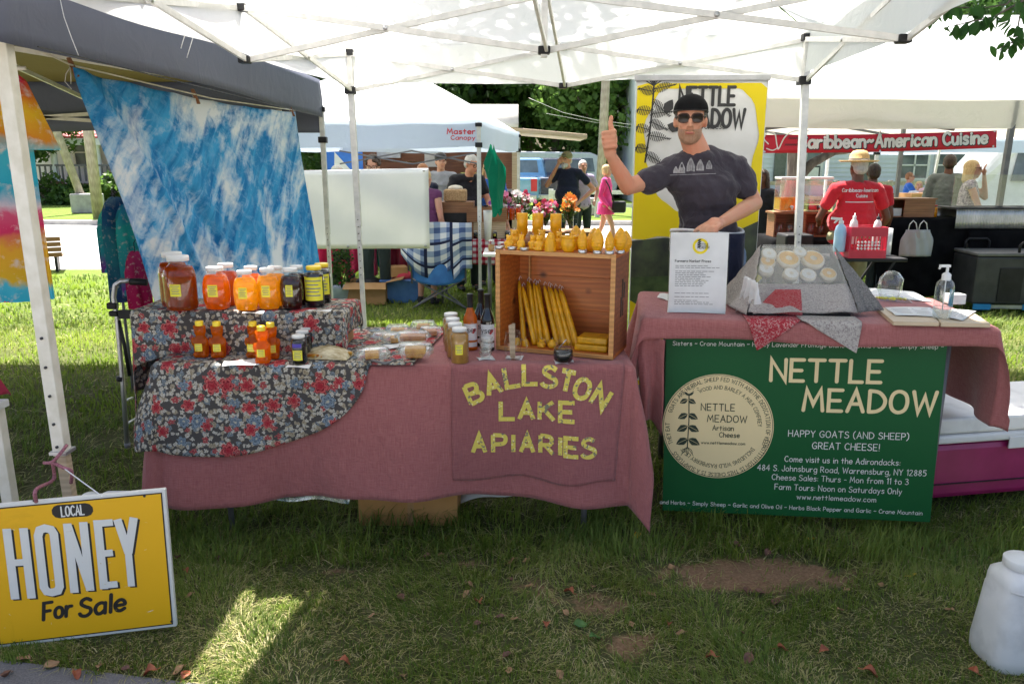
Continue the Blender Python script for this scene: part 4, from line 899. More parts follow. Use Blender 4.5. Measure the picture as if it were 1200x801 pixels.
# clamshell boxes of comb honey
M['comb'] = M_('honey_comb', (.55, .24, .02), (.74, .42, .06), .35, sc=30, bs=.7, bsc=160, transl=.35)
gc = 'clear clamshell boxes of honeycomb'
M['comb2'] = M_('honey_comb_orange', (.45, .13, .015), (.62, .24, .03), .35, sc=30, bs=.7, bsc=160, transl=.3)
def clam(px, py, z, label, w_=.125, d=.105, h=.045, rz=0, cm='comb', cs=.5):
    q = P(px, py, z=z); t = E('clamshell_box', (q.x, q.y, z), label, 'food box', gc, rz)
    mb = MB()
    def sq(u, s, zz): a = u * 2 * pi; c, n = cos(a), sin(a); k = (abs(c) ** 3.2 + abs(n) ** 3.2) ** (-1 / 3.2); return Vector((c * k * w_ / 2 * s, n * k * d / 2 * s, zz))
    ring = [(.80, .002), (.84, .004), (.95, h * .46), (1.08, h * .48), (1.08, h * .54), (.97, h * .56), (.90, h * .94), (.84, h), (.02, h * 1.0)]
    mb.grid(lambda u, v: (sq(u, ring[int(round(v * 8))][0], ring[int(round(v * 8))][1]), (u, v)), 28, 8); mb.loc('plastic_shell', 'clear_plastic', t)
    mb = MB(); mb.box((0, 0, h * .36), (w_ * cs, d * .6, h * .55)); mb.loc('honeycomb', cm, t, bev=.004)
    return t
clam(462, 401, ZT, 'clear box at the back left of the honeycomb boxes', rz=.2, cs=.3); clam(452, 396, ZT, 'flat clear box furthest back beside the riser', h=.03, rz=-.3, cs=.2)
clam(437, 419, ZT, 'bottom left clear honeycomb box near the cracker bag', w_=.15, rz=.1, cm='comb2', cs=.4); clam(436, 419.5, ZT + .046, 'upper left clear honeycomb box stacked on another', w_=.14, rz=.2, cs=.4)
clam(487, 418.5, ZT, 'bottom right clear honeycomb box at the cloth edge', w_=.15, rz=-.05, cs=.5); clam(487, 414, ZT + .046, 'middle right box of the honeycomb stack', w_=.15, rz=.08, cm='comb', cs=.6); clam(484, 399, ZT + .03, 'orange honeycomb box on top of the right stack', w_=.16, rz=.04, cm='comb2', cs=.75); clam(505, 393, ZT, 'clear honeycomb box furthest right behind the stack', w_=.11, rz=.3, cm='comb2'); clam(466, 391, ZT, 'clear box with a golden comb at the back middle', w_=.12, rz=0.1, cs=.55); clam(496, 386, ZT, 'white topped clear box behind the right stack', w_=.13)
# bag of crackers
q = at(385, 418, ZT); t = E('cracker_bag', q, 'clear bag of yellow and brown honey sticks lying on floral cloth', 'bag', rz=-.12)
mb = MB(); mb.grid(lambda u, v: (Vector(((u - .5) * .21, (v - .5) * .13, .004 + .048 * (sin(pi * u) ** .5) * (sin(pi * v) ** .6) + .006 * mnoise.noise(Vector((u * 9, v * 9, 1))) * (sin(pi * v)))), (u, v)), 24, 18); mb.loc('bag_film', M_('bag_film', (.42, .30, .13), (.80, .72, .48), .25, sc=24, bs=.6, bsc=40, transl=.3, stretch=(1, 3, 1)), t)
for k in range(5): mb = MB(); mb.cyl((-.095 + .02 * k, -.055, .012 + .004 * (k % 2)), (.02 + .022 * k, -.045 + .012 * k, .02), .009, n=8); mb.loc('stick', 'comb2' if k % 2 else 'comb', t)
# white papers on the cloth
for px, py, w_, d, rz, lab, z in ((283, 425, .15, .10, .25, 'large bright paper sheet between the bears on the floral cloth', ZT + .003), (350, 429.5, .10, .04, 0, 'narrow paper price card at the front edge by the small bottles', ZT + .003), (375, 364, .1, .03, 0, 'paper card before the yellow lidded jars', ZR + .003), (297, 366.5, .09, .03, .1, 'paper card before the golden honey jars', ZR + .003), (468, 405, .13, .09, .5, 'crumpled paper under the honeycomb boxes', ZT + .003)):
    napkin(px, py, lab, w_, d, rz, z)
mb = MB(); mb.tube([P(424, 402, z=.80), P(428, 412, z=.775), P(437, 422, z=.765), P(452, 426, z=.765), P(462, 422, z=.768)], [.004, .005, .006, .006, .004], 8); o = mb.build('tongs', 'frame_grey'); tag(o, 'dark thin tongs lying before the left honeycomb box', 'tongs')

# ---- wooden crate with candles
CA = math.atan2(-.20, .52); CR = Matrix.Rotation(CA, 4, 'Z'); CO = Vector((-.075, 3.53, .747)); CW, CD, CH = .565, .27, .47
crate = E('wooden_crate', CO, 'old varnished wooden crate on its side displaying beeswax candles', 'crate', rz=CA); th = .017
mb = MB(); mb.b2(0, CW, .0, CD, CH - th, CH); mb.loc('top_board', 'crate', crate, bev=.002)
mb = MB(); mb.b2(0, CW, .0, CD, 0, th); mb.loc('bottom_board', 'crate', crate, bev=.002)
mb = MB(); mb.b2(0, th * 1.2, .003, CD - .003, th, CH - th); mb.loc('side_board', 'crate', crate, bev=.002)
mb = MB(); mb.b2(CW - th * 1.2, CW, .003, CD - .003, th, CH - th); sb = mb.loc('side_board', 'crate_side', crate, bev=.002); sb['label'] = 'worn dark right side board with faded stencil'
mb = MB()
for zz, yy in ((.30, .14), (.22, .12)): mb.box((CW + .001, yy, zz), (.002, .02, .09)); mb.box((CW + .001, yy + .035, zz - .01), (.002, .012, .07))
mb.loc('stencil_mark', 'sign_black', sb)
for k, (z0, z1) in enumerate(((th, .165), (.1656, .325), (.3256, CH - th))): mb = MB(); mb.b2(th * 1.2, CW - th * 1.2, CD - .012, CD, z0, z1); mb.loc('back_plank', 'crate', crate, bev=.0015)
for x0, x1, z0, z1 in ((0, .022, 0, CH), (CW - .022, CW, 0, CH), (.022, CW - .022, CH - .019, CH), (.022, CW - .022, 0, .02)): mb = MB(); mb.b2(x0, x1, -.006, 0, z0, z1); mb.loc('front_edge', 'crate_edge', crate, bev=.002)
mb = MB(); mb.b2(.075, .083, CD - .03, CD - .014, th, CH - th); mb.loc('batten', 'crate_edge', crate)
def cw(x, y, z): return CO + CR.to_3x3() @ Vector((x, y, z))
# tapers
for k in range(13):
    x0 = .085 + .017 * k + (.018 if k > 6 else 0); x1 = x0 - .035 + .004 * k * .3 - (.02 if k > 5 else 0); b = (x0 + .045 * (k / 12), .10 + .012 * (k % 3)); L = .285 - .01 * (k % 2)
    tp = cw(x1 - .01, .20 + .012 * (k % 3), th + .285 - .003 * k); bt = cw(b[0] + .02, b[1], th + .003)
    if k == 1: bt = cw(.17, .07, th + .003); tp = cw(.07, .17, th + .26)
    t = E('taper_candle', bt, 'yellow beeswax taper leaning in the crate, number %s from the left' % ['one', 'two', 'three', 'four', 'five', 'six', 'seven', 'eight', 'nine', 'ten', 'eleven', 'twelve', 'thirteen'][k], 'candle', 'taper candles inside the crate')
    d = tp - bt; mb = MB(); mb.tube([Vector(), d * .1, d * .9, d], [.0125, .0132, .0100, .004], 12); mb.loc('candle_body', 'wax', t)
    mb = MB(); mb.tube([d * .99, d * 1.03, d * 1.06 + Vector((.008, 0, .004)), d * 1.05 + Vector((.014, 0, -.004))], .0012, 5); mb.loc('wick', 'paper', t)
for k, (z0, lab, xx) in enumerate(((0, 'lower slab of the stacked beeswax bars in the crate', 0), (.034, 'upper slab of the stacked beeswax bars in the crate', .012))):
    t = E('wax_bar', cw(.40 + xx, .09, th + z0), lab, 'wax bar', 'beeswax bars in the crate', CA); mb = MB(); mb.b2(-.03, .125 - xx, -.05, .07, .0005, .032); b = mb.loc('bar_body', 'wax', t, bev=.008)
    mb = MB(); mb.b2(-.015, .11 - xx, -.0512, -.050, .01, .022); mb.loc('pressed_panel', 'wax_deep', t, bev=.0004)
def candle(kind, x, y, z, h, r, label, mat='wax', rz=0, base=False):
    p = cw(x, y, z) if z > .3 or kind else cw(x, y, z); t = E(kind + '_candle', p, label, 'candle', 'beeswax candles on top of the crate' if z > .3 else 'small candles inside the crate', CA + rz); lift = 0
    if base: mb = MB(); mb.lathe([(0, 0), (.019, 0), (.020, .003), (.0205, .014), (.019, .0145), (.0185, .012), (0, .012)], n=20); mb.loc('tealight_cup', 'steel', t); lift = .0125
    mb = MB()
    if kind == 'pillar': mb.lathe([(0, 0), (r, 0), (r, h * .97), (r * .96, h), (r * .3, h), (0, h * .985)], n=28);
    elif kind == 'skep':
        pr = [(0, 0), (r, 0)]
        for i in range(9): zc = h * (i + .5) / 9.6; rc = r * math.sqrt(max(.05, 1 - (zc / h) ** 2.6)); pr += [(rc * .93, zc - h * .048), (rc, zc - h * .02), (rc, zc + h * .02)]
        pr += [(0, h)]; mb.lathe(pr, n=24)
    elif kind in ('cone', 'egg'):
        nr = 40; pr = []
        for i in range(nr + 1): u = i / nr; e = .62 if kind == 'cone' else .75; pr.append((r * (sin(pi * min(1, (u * .93 + .07)) ** (e + .15)) ** .72 if u < 1 else .02), u * h))
        mb.lathe([(0, 0)] + pr + [(0, h)], n=40, fn=lambda a, z, i: 1 + .055 * sin(a * 7 + z / h * 22) * sin(-a * 7 + z / h * 22))
    elif kind == 'pot': mb.lathe([(0, 0), (r * .6, 0), (r * .66, h * .06), (r * .85, h * .2), (r * .97, h * .5), (r * .9, h * .8), (r * .86, h * .84), (r * 1.02, h * .90), (r * 1.02, h), (r * .85, h), (r * .8, h * .9), (0, h * .88)], n=28)
    elif kind == 'bear':
        mb.lathe([(0, 0), (r * .9, 0), (r, h * .12), (r * .95, h * .45), (r * .65, h * .62), (r * .7, h * .75), (r * .5, h * .92), (0, h * .95)], n=18)
        for s in (-1, 1): mb.ell((s * r * .55, 0, h * .92), r * .25); mb.ell((s * r * .8, -r * .4, h * .42), (r * .3, r * .35, h * .14)); mb.ell((s * r * .55, -r * .7, h * .1), (r * .38, r * .4, h * .1))
        mb.ell((0, -r * .65, h * .74), r * .28)
    mb.v = [(a, b, c + lift) for a, b, c in mb.v]
    if kind == 'bear': blob(mb, 'candle_body', mat, t, .0028, 2)
    else: mb.loc('candle_body', mat, t)
    mb = MB(); mb.tube([(0, 0, h * .97 + lift), (.001, 0, h + lift + .007)], .001, 5); mb.loc('wick', 'paper', t); return t
def ctop(px, y): # crate-top place under pixel px at depth y in the crate frame
    lo, hi = -.1, CW + .2
    for _ in range(30):
        m = (lo + hi) / 2; q = cw(m, y, CH); dp = (q.y) * cos(PITCH) + (CAMH - q.z) * sin(PITCH)
        if 600 + 900 * q.x / dp < px: lo = m
        else: hi = m
    return m
Z = CH + .0005
for px, lab in ((612, 'left'), (630, 'middle'), (651, 'right')): candle('pillar', ctop(px, .215), .215, Z, .155, .0265, 'tall plain pillar candle, %s one of the three on the crate' % lab)
candle('bear', ctop(602.5, .13), .13, Z, .085, .026, 'bear candle furthest back at the crate left end'); candle('bear', ctop(597, .05), .05, Z, .066, .022, 'small bear candle nearest the crate front left corner')
candle('bear', ctop(611, .03), .03, Z, .074, .018, 'slim bear candle between the left bears and brown candle'); candle('cone', ctop(620.5, .09), .09, Z, .082, .024, 'brown rolled candle among yellow bears', 'wax_brown')
candle('bear', ctop(624.5, .05), .05, Z, .07, .020, 'left bear of the centre pair of bear candles'); candle('bear', ctop(632, .03), .03, Z, .072, .021, 'right bear of the centre pair of bear candles'); candle('bear', ctop(634.5, .12), .12, Z, .09, .026, 'bear candle behind the centre pair of bears')
candle('skep', ctop(645, .02), .02, Z, .088, .0275, 'ridged beehive candle at the crate front'); candle('bear', ctop(655, .09), .09, Z, .088, .020, 'tall bear candle right of the ridged beehive'); candle('pot', ctop(666.5, .03), .03, Z, .072, .037, 'round wax flower pot candle with rim'); candle('pot', ctop(677, .12), .12, Z, .065, .03, 'small wax pot behind the round flower pot candle')
candle('egg', ctop(674.5, .20), .20, Z, .105, .032, 'textured egg candle furthest back near the pots'); candle('cone', ctop(682.5, .01), .01, Z, .092, .0225, 'slim pine cone candle on a tealight cup', base=True); candle('egg', ctop(696, .17), .17, Z, .100, .032, 'broad egg candle behind the pine cone candles'); candle('cone', ctop(692, .08), .08, Z, .088, .024, 'pine cone candle between two taller cones')
candle('cone', ctop(700, .01), .01, Z, .100, .028, 'large pine cone candle on a tealight cup', base=True); candle('cone', ctop(714, .01), .01, Z, .088, .021, 'slim light green tinged cone candle near the corner', base=True); candle('egg', ctop(726.5, .05), .05, Z, .102, .030, 'big egg candle at the crate right corner', base=True); candle('egg', ctop(733, .13), .13, Z, .095, .027, 'egg candle tucked behind the corner egg')
for px, y, lab in ((585, .02, 'empty tealight cup at the crate front left corner'), (600, .012, 'tealight cup before the small bear candle'), (614.5, .006, 'tealight cup before the brown candle')):
    q = cw(ctop(px, y), y, Z); mb = MB(); mb.lathe([(0, 0), (.019, 0), (.0205, .014), (.019, .0145), (.0185, .006), (0, .006)], n=20); o = mb.loc('tealight_cup', 'steel'); o.location = q; tag(o, lab, 'tealight')
candle('skep', .085, .055, th + .001, .035, .018, 'small votive candle at the bottom left inside the crate', 'wax'); candle('skep', .13, .05, th + .001, .035, .018, 'small round votive candle beside the tapers inside the crate', 'wax_deep'); candle('bear', .21, .05, th + .001, .04, .02, 'low bear candle lying before the tapers', 'wax'); candle('egg', .265, .04, th + .001, .045, .022, 'small egg candle behind the dark jam jar', 'wax_deep')

# under the table
bx = E('cardboard_box', (-.49, 3.56, gz(0, 3.5)), 'orange brown cardboard box on the grass under the honey table', 'box')
mb = MB(); mb.b2(-.735, -.26, 3.40, 3.80, -.115, .20); mb.build('box_body', 'card_orange', bx, bev=.003); mb = MB(); mb.b2(-.50, -.47, 3.397, 3.399, -.10, .19); mb.build('tape', 'card', bx)
sh = MB(); sh.grid(lambda u, v: (Vector((-.25 + .72 * u, 3.47 + .3 * v, .02 + .05 * sin(u * 2.6) - .03 * (1 - u) + .12 * v + .012 * sin(u * 14))), (u, v)), 20, 6); o = sh.build('plastic_sheet', 'banner_blank', solid=.003); tag(o, 'white plastic sheet hanging low under the honey table at right', 'sheet')
sh = MB(); sh.grid(lambda u, v: (Vector((-1.28 + .5 * u, 3.40 + .2 * v, .05 - .02 * u + .06 * v + .01 * sin(u * 11))), (u, v)), 14, 5); o = sh.build('plastic_sheet', 'clear_plastic', solid=.003); tag(o, 'clear plastic wrap showing under the honey table at left', 'sheet')
bx = E('cardboard_box', (.42, 3.75, .0), 'brown cardboard box at the right end under the honey table', 'box'); mb = MB(); mb.b2(.33, .52, 3.6, 3.9, -.04, .18); mb.build('box_body', 'card', bx, bev=.003)

# ================================================================ honey sign
BLp, BRp = Vector((-1.875, 2.47, -.115)), Vector((-1.262, 2.575, -.095)); SA = math.atan2(BRp.y - BLp.y, BRp.x - BLp.x)
sg = E('honey_sign', ((BLp + BRp) / 2), 'yellow metal LOCAL HONEY For Sale sign with white border standing on the grass', 'sign')
xa = (BRp - BLp).normalized(); za = Vector((0, .05, 1)).normalized(); SW = (BRp - BLp).length; SH = .545
nb = xa.cross(za)
def sbox(x0, x1, z0, z1, d0, d1, name, mat, par, bev=0):
    mb = MB(); o = BLp; mb.add([o + xa * x + za * z + nb * d for d in (d0, d1) for x, z in ((x0, z0), (x1, z0), (x1, z1), (x0, z1))], [(0, 1, 2, 3), (7, 6, 5, 4), (0, 4, 5, 1), (1, 5, 6, 2), (2, 6, 7, 3), (3, 7, 4, 0)]); return mb.build(name, mat, par, bev=bev)
bd = sbox(0, SW, 0, SH, -.02, 0, 'board', 'sign_edge', sg, .004)
f = lambda x, z, l: BLp + xa * x + za * z + nb * (l + .001)
mb = MB(); poly(mb, [(.012, .012), (SW - .012, .012), (SW - .012, SH - .012), (.012, SH - .012)], f); mb.build('black_line', 'sign_black', bd)
mb = MB(); poly(mb, [(.0165, .0165), (SW - .0165, .0165), (SW - .0165, SH - .0165), (.0165, SH - .0165)], f, .0008); mb.build('yellow_panel', 'sign_yellow', bd)
K = SW / 640.; fx = lambda a: (a + 24) * K
fz = lambda y, a: SH - (y - (172 - .062 * a)) * K * 1.04
def fs(lift, dx=0, dy=0): return lambda a, y, l: f(fx(a + dx), fz(y + dy, a), lift + l)
GL = {'H': [[(62, 258), (62, 525)], [(118, 258), (118, 525)], [(62, 386), (118, 386)]], 'O': [[(164, 290), (164, 485), (172, 502), (190, 507), (210, 502), (218, 485), (218, 285), (210, 268), (190, 262), (172, 268), (164, 290)]],
      'N': [[(267, 248), (267, 513)], [(322, 245), (322, 508)], [(269, 252), (320, 500)]], 'E': [[(371, 240), (371, 505)], [(371, 253), (424, 251)], [(371, 368), (414, 366)], [(371, 490), (420, 488)]], 'Y': [[(440, 240), (468, 370)], [(498, 236), (468, 370)], [(468, 360), (468, 500)]]}
for dx, dy, mat, lf, nm in ((7, 6, 'sign_black', .0012, 'letter_shadow'), (0, 0, 'sign_white', .0026, 'lettering')):
    mb = MB()
    for ch, st in GL.items():
        for k, s_ in enumerate(st): ribbon(mb, s_, 29 if k < 2 and ch != 'E' else (29 if k == 0 else 25), fs(lf, dx, dy), k * .0002, False)
    mb.build(nm, mat, bd)
mb = MB(); pts = [(243, 203), (336, 200)]; ribbon(mb, pts, 50, fs(.0012)); mb.build('local_plate', 'sign_black', bd)
mb = MB(); q = f(fx(290), fz(219, 290), 0); text(mb, 'LOCAL', .036, lambda x, z, l: f(fx(290) + x, fz(219, 290) + z, l + .002), 0, 0, .14, W=.075); mb.build('local_lettering', 'sign_white', bd)
mb = MB(); text(mb, 'For', .064, lambda x, z, l: f(fx(198) + x, fz(606, 198) + z + x * .05, l + .0015), 0, 0, .20, W=.095, slant=.12); text(mb, 'Sale', .068, lambda x, z, l: f(fx(355) + x, fz(600, 355) + z + x * .05, l + .0015), 0, 0, .20, W=.155, slant=.12); mb.build('script_lettering', 'sign_black', bd)
mb = MB()
for a, y in ((164, 150), (542, 148), (600, 640)): disc(mb, fx(a), fz(y + 9, a), .005, f, 12, .002)
mb.build('screw_holes', 'ink', bd)
# rope from the leg to the sign
pa = f(fx(170), SH - .003, 0); pb_ = f(fx(395), SH - .005, 0); kx = Vector((-1.712, 2.73, .52))
t = E('rope', kx, 'frayed dusty pink rope tying the yellow sign to the cream tent leg', 'rope')
M['rope'] = M_('pink_rope', (.22, .07, .09), (.38, .16, .19), .9, sc=120, bs=.8, bsc=200)
for pts in ([pa, pa + Vector((.01, -.005, .05)), kx + Vector((-.02, -.02, -.08)), kx + Vector((.0, -.045, 0))], [kx + Vector((-.04, -.03, -.01)), kx + Vector((.0, -.045, 0)), kx + Vector((.03, -.04, .03)), kx + Vector((.036, .0, .05))], [kx + Vector((.0, -.045, 0)), kx + Vector((.04, -.05, -.02)), kx + Vector((.07, -.05, -.035)), kx + Vector((.05, -.03, -.09))]):
    mb = MB(); mb.tube(curve3(pts), .0065, 8); mb.build('strand', 'rope', t)
mb = MB(); mb.tube(curve3([kx + Vector((.04, -.05, -.02)), lerp(kx, pb_, .5) + Vector((.02, -.02, -.015)), pb_]), .0022, 6); mb.build('string', 'paper', t)
# ================================================================ cheese stall
NO = (.61, 3.43); NA = math.atan2(-.21, 1.46); NW, ND, NZ = 1.475, .73, .92
def nl(x, y, z=NZ): c, s_ = cos(NA), sin(NA); return Vector((NO[0] + x * c - y * s_, NO[1] + x * s_ + y * c, z))
nt_ = E('folding_table', nl(.73, .36, 0), 'folding table under the rose cloth of the cheese stall', 'table', rz=NA)
mb = MB(); mb.b2(-.72, .72, -.34, .34, .875, .905); mb.loc('table_top', 'white_plastic', nt_, bev=.01)
for x in (-.6, .6):
    for y in (-.28, .28): mb = MB(); mb.cyl((x, y, .88), (x, y, -.02), .014, n=10); mb.loc('leg', 'frame_grey', nt_)
DN = Drape(NW, ND, NZ, NO, NA, flare=.05, amp=.045, freq=9, ph=.7, cornerflare=.28)
mb = MB(); DN.grid(mb, lambda v: -.50 if v < .5 else -.50 + .0 * v, NW + .46, lambda u: -.105 - .008 * sin(u * 14) - .02 * (u > .97), ND + .15, 130, 60)
cl = mb.build('tablecloth', 'rose', solid=.0015); tag(cl, 'rose pink linen tablecloth with long side drops on the cheese table', 'tablecloth')
c0, c1, c2, c3 = P(746, 392, Y=3.44), P(779, 398, Y=3.37), P(774, 509, Y=3.36), P(751, 492, Y=3.40)
mb = MB(); mb.grid(lambda u, v: (lerp(lerp(c0, c1, u), lerp(c3, c2, u), v) + Vector((0, -.03 * sin(u * 7.5) * (.4 + .6 * v) + .012 * sin(v * 8), .03 * sin(u * 3.1) * v)), (u * .15, v * .45)), 20, 20); mb.build('corner_fold', 'rose', cl, solid=.0015)
# green vinyl sign
GO, G1 = Vector((.728, 3.435, -.03)), Vector((1.925, 3.258, -.005)); gx = (G1 - GO).normalized(); gzv_ = (Vector((0, .02, 1)) - gx * gx.z).normalized(); GW, GH = (G1 - GO).length, .90; gn = gx.cross(gzv_)
gs = E('vinyl_banner', (GO + G1) / 2, 'green NETTLE MEADOW banner with cream round emblem on the cheese table front', 'banner')
mb = MB(); mb.add([GO + gx * x + gzv_ * z + gn * d for d in (-.008, 0) for x, z in ((0, 0), (GW, 0), (GW, GH), (0, GH))], [(0, 1, 2, 3), (7, 6, 5, 4), (0, 4, 5, 1), (1, 5, 6, 2), (2, 6, 7, 3), (3, 7, 4, 0)]); gb = mb.build('banner_sheet', 'vinyl_green', gs)
gf = lambda x, z, l: GO + gx * x + gzv_ * z + gn * (l + .0008)
def gb_(zx, zy): # reading of the enlarged photograph to metres on the banner
    u = (zx - 35 - (710 - zy) / 710 * 22) / (1098 + (710 - zy) / 710 * 12); top = 38 + .022 * zx; bot = 712 + .04 * zx; return u * GW, .822 * (1 - (zy - top) / (bot - top)) + .006
def gtext(t, x0, x1, yb, h, wd=.13, mat='silver_print', lift=.0004, cx=None, sl=.0):
    X0, Z0 = gb_(x0, yb); X1, Z1 = gb_(x1, yb + .03 * (x1 - x0)); mb = MB(); text(mb, t, h, gf, (X0 + X1) / 2, Z0, wd, W=X1 - X0, lift=lift, slant=sl); return mb.build('lettering', mat, gb)
gtext('NETTLE', 484, 916, 190, .098, .17, 'vinyl_cream'); gtext('MEADOW', 616, 1130, 308, .098, .17, 'vinyl_cream')
gtext('HAPPY GOATS (AND SHEEP)', 558, 1032, 412, .030, .11); gtext('GREAT CHEESE!', 655, 920, 462, .031, .11)
gtext('Come visit us in the Adirondacks:', 545, 1003, 514, .027, .11); gtext('484 S. Johnsburg Road, Warrensburg, NY 12885', 434, 1106, 549, .027, .11); gtext('Cheese Sales: Thurs - Mon from 11 to 3', 494, 1038, 588, .027, .11); gtext('Farm Tours: Noon on Saturdays Only', 506, 1014, 628, .027, .11); gtext('www.nettlemeadow.com', 597, 914, 668, .024, .11)
gtext('Sisters ~ Crane Mountain ~ Honey Lavender Fromage Blanc ~ Nettle Peaks ~ Simply Sheep ~', 84, 1150, 50, .019, .12); gtext('and Herbs ~ Simply Sheep ~ Garlic and Olive Oil ~ Herbs Black Pepper and Garlic ~ Crane Mountain', 24, 1098, 690, .019, .12)
cx, cz = gb_(268, 373); RR = .253
mb = MB(); disc(mb, cx, cz, RR, gf, 72, .0004); em = mb.build('round_emblem', 'vinyl_cream', gb)
mb = MB(); disc(mb, cx, cz, RR * .985, gf, 72, .0008, RR * .975); mb.build('emblem_ring', 'vinyl_dark', em)
mb = MB()
def ring(t, rad, a0, h): # letters run round the emblem with their feet to the centre
    text(mb, t, h, gf, cx, cz, .14, arc=(rad, a0), lift=.0008)
ring('GOATS ARE HERBAL SHEEP FED WITH AND', RR * .87, R(106), .018); ring('THE DEDICATION OF KELP', RR * .87, R(12), .018); ring('CONSTITUTION IS THIS CHEESE IS A SUMPTUOUS', RR * .90, R(-80), .018)
ring('WOOD AND BARLEY A MILK COMFREY', RR * .72, R(60), .017); ring('INCLUDING WILD RASPBERRY LEAF', RR * .73, R(-88), .018); ring('THEY EAT', RR * .87, R(190), .018)
mb.build('ring_lettering', 'vinyl_dark', em)
for t_, x0, x1, yb, h, wd in (('NETTLE', 200, 338, 306, .032, .13), ('MEADOW', 226, 388, 352, .032, .13), ('Artisan', 248, 334, 386, .023, .15), ('Cheese', 276, 358, 414, .023, .15), ('www.nettlemeadow.com', 200, 382, 441, .013, .16)):
    X0, Z0 = gb_(x0, yb); X1, _ = gb_(x1, yb); mb = MB(); text(mb, t_, h, gf, (X0 + X1) / 2, Z0, wd, W=X1 - X0, lift=.0012); mb.build('lettering', 'vinyl_dark', em)
mb = MB(); sx_, sz_ = gb_(142, 455); tx_, tz_ = gb_(150, 240); ribbon(mb, [(sx_, sz_), (sx_ + .004, (sz_ + tz_) / 2), (tx_, tz_)], .005, gf, .0013)
for i, (yy, L) in enumerate(((272, .042), (330, .052), (378, .058), (430, .062))):
    x_, z_ = gb_(145, yy)
    for s_ in (-1, 1): leafshape(mb, x_, z_ + .012, L, L * .62, (R(-28) if s_ > 0 else R(208)), gf, .0014 + .0001 * i)
for s_ in (-1, 1): leafshape(mb, tx_, tz_ - .01, .03, .012, R(90 - s_ * 50), gf, .0016)
for k in range(6): a = R(230 + 16 * k); ribbon(mb, crom([(sx_, sz_), (sx_ + cos(a) * .03, sz_ + sin(a) * .018), (sx_ + cos(a) * .05 + .008 * (-1) ** k, sz_ + sin(a) * .045)], 4), .0025, gf, .0014 + k * .0001)
for k in range(26): a = random.uniform(.3, 2.84); r_ = random.uniform(.02, .055); disc(mb, tx_ + cos(a) * r_, tz_ + sin(a) * r_ * .9, .0018, gf, 6, .0014)
mb.build('nettle_drawing', 'vinyl_dark', em)
mb = MB()
for i, (yy, L) in enumerate(((272, .042), (330, .052), (378, .058), (430, .062))):
    x_, z_ = gb_(145, yy)
    for s_ in (-1, 1):
        a = (R(-28) if s_ > 0 else R(208)); ribbon(mb, [(x_, z_ + .012), (x_ + cos(a) * L * .85, z_ + .012 + sin(a) * L * .85)], .0016, gf, .0021)
mb.build('leaf_veins', 'vinyl_cream', em)

# roll-up banner behind the vendor
RO = Vector((P(742, 300, Y=4.62).x - .02, 4.64, .05)); RW, RH = .75, 2.02; rx = Vector((1, -.05, 0)).normalized(); rn = Vector((-.05, -1, 0)).normalized()
RO.x = .715
ru = E('rollup_banner', RO + rx * RW / 2 - Vector((0, 0, .05)), 'tall yellow and white roll-up NETTLE MEADOW Cheese banner behind the vendor', 'banner')
mb = MB(); mb.grid(lambda u, v: (RO + rx * (RW * u) + Vector((0, 0, RH * v)) + rn * (.012 * sin(v * 5 + 1) * (1 - v) + .003 * sin(u * 9)), (u, v)), 12, 24); rs = mb.build('banner_sheet', 'banner_white', ru, solid=.001)
mb = MB(); mb.box(RO + rx * RW / 2 + Vector((0, 0, RH + .01)), (RW + .02, .025, .035), math.atan2(rx.y, rx.x)); mb.build('top_rail', 'alu', ru, bev=.004)
mb = MB(); mb.box(RO + rx * RW / 2 + Vector((0, 0, -.02)), (RW + .03, .16, .06), math.atan2(rx.y, rx.x)); mb.build('base_case', 'alu', ru, bev=.008)
rf = lambda x, z, l: RO + rx * x + Vector((0, 0, z)) + rn * (l + .016 - .012 * min(1, z / RH))
def pz(px, py): # photo pixel to banner metres
    q = P(px, py, Y=4.60); return q.x - RO.x, q.z - RO.z
# yellow frame brushwork: everything outside the white circle on the upper half
mb = MB(); ccx, ccz = pz(822, 166); a_ = .325; b_ = .42; N_ = 64; outer = []; inner = []
zb, zt_ = 1.10, RH - .02
for i in range(N_ + 1):
    a = 2 * pi * i / N_; c, s_ = cos(a), sin(a); wob = 1 + .025 * sin(a * 5) + .018 * sin(a * 13 + 1)
    inner.append((max(.006, min(RW - .006, ccx + c * a_ * wob)), min(zt_ - .03, ccz + s_ * b_ * wob))); t_ = 9
    for lim, co, ce in ((RW - .006, c, ccx), (.006, c, ccx), (zt_, s_, ccz), (zb + .03 * sin(a * 9), s_, ccz)):
        if abs(co) > 1e-4:
            k = (lim - ce) / co
            if k > 0: t_ = min(t_, k)
    outer.append((max(.005, min(RW - .005, ccx + c * t_)), min(zt_, ccz + s_ * t_)))
for i in range(N_):
    q = [inner[i], inner[i + 1], outer[i + 1], outer[i]]
    if (outer[i][0] - inner[i][0]) * cos(2 * pi * (i + .5) / N_) > -.01 or abs(cos(2 * pi * (i + .5) / N_)) < .3: poly(mb, [(max(.004, min(RW - .004, x)), z) for x, z in q], rf, .0005)
mb.build('yellow_print', 'banner_yellow', rs)
mb = MB(); poly(mb, [(.005, .62), (RW - .005, .62), (RW - .005, 1.22), (.62, 1.16), (.45, 1.10), (.2, 1.12), (.005, 1.10)], rf, .0009); mb.build('dark_photo', 'banner_dark', rs)
mb = MB(); poly(mb, [(.006, .72), (.55, .74), (RW - .006, .70), (RW - .006, .86), (.4, .90), (.006, .88)], rf, .0014); mb.build('meadow_photo', 'banner_meadow', rs)
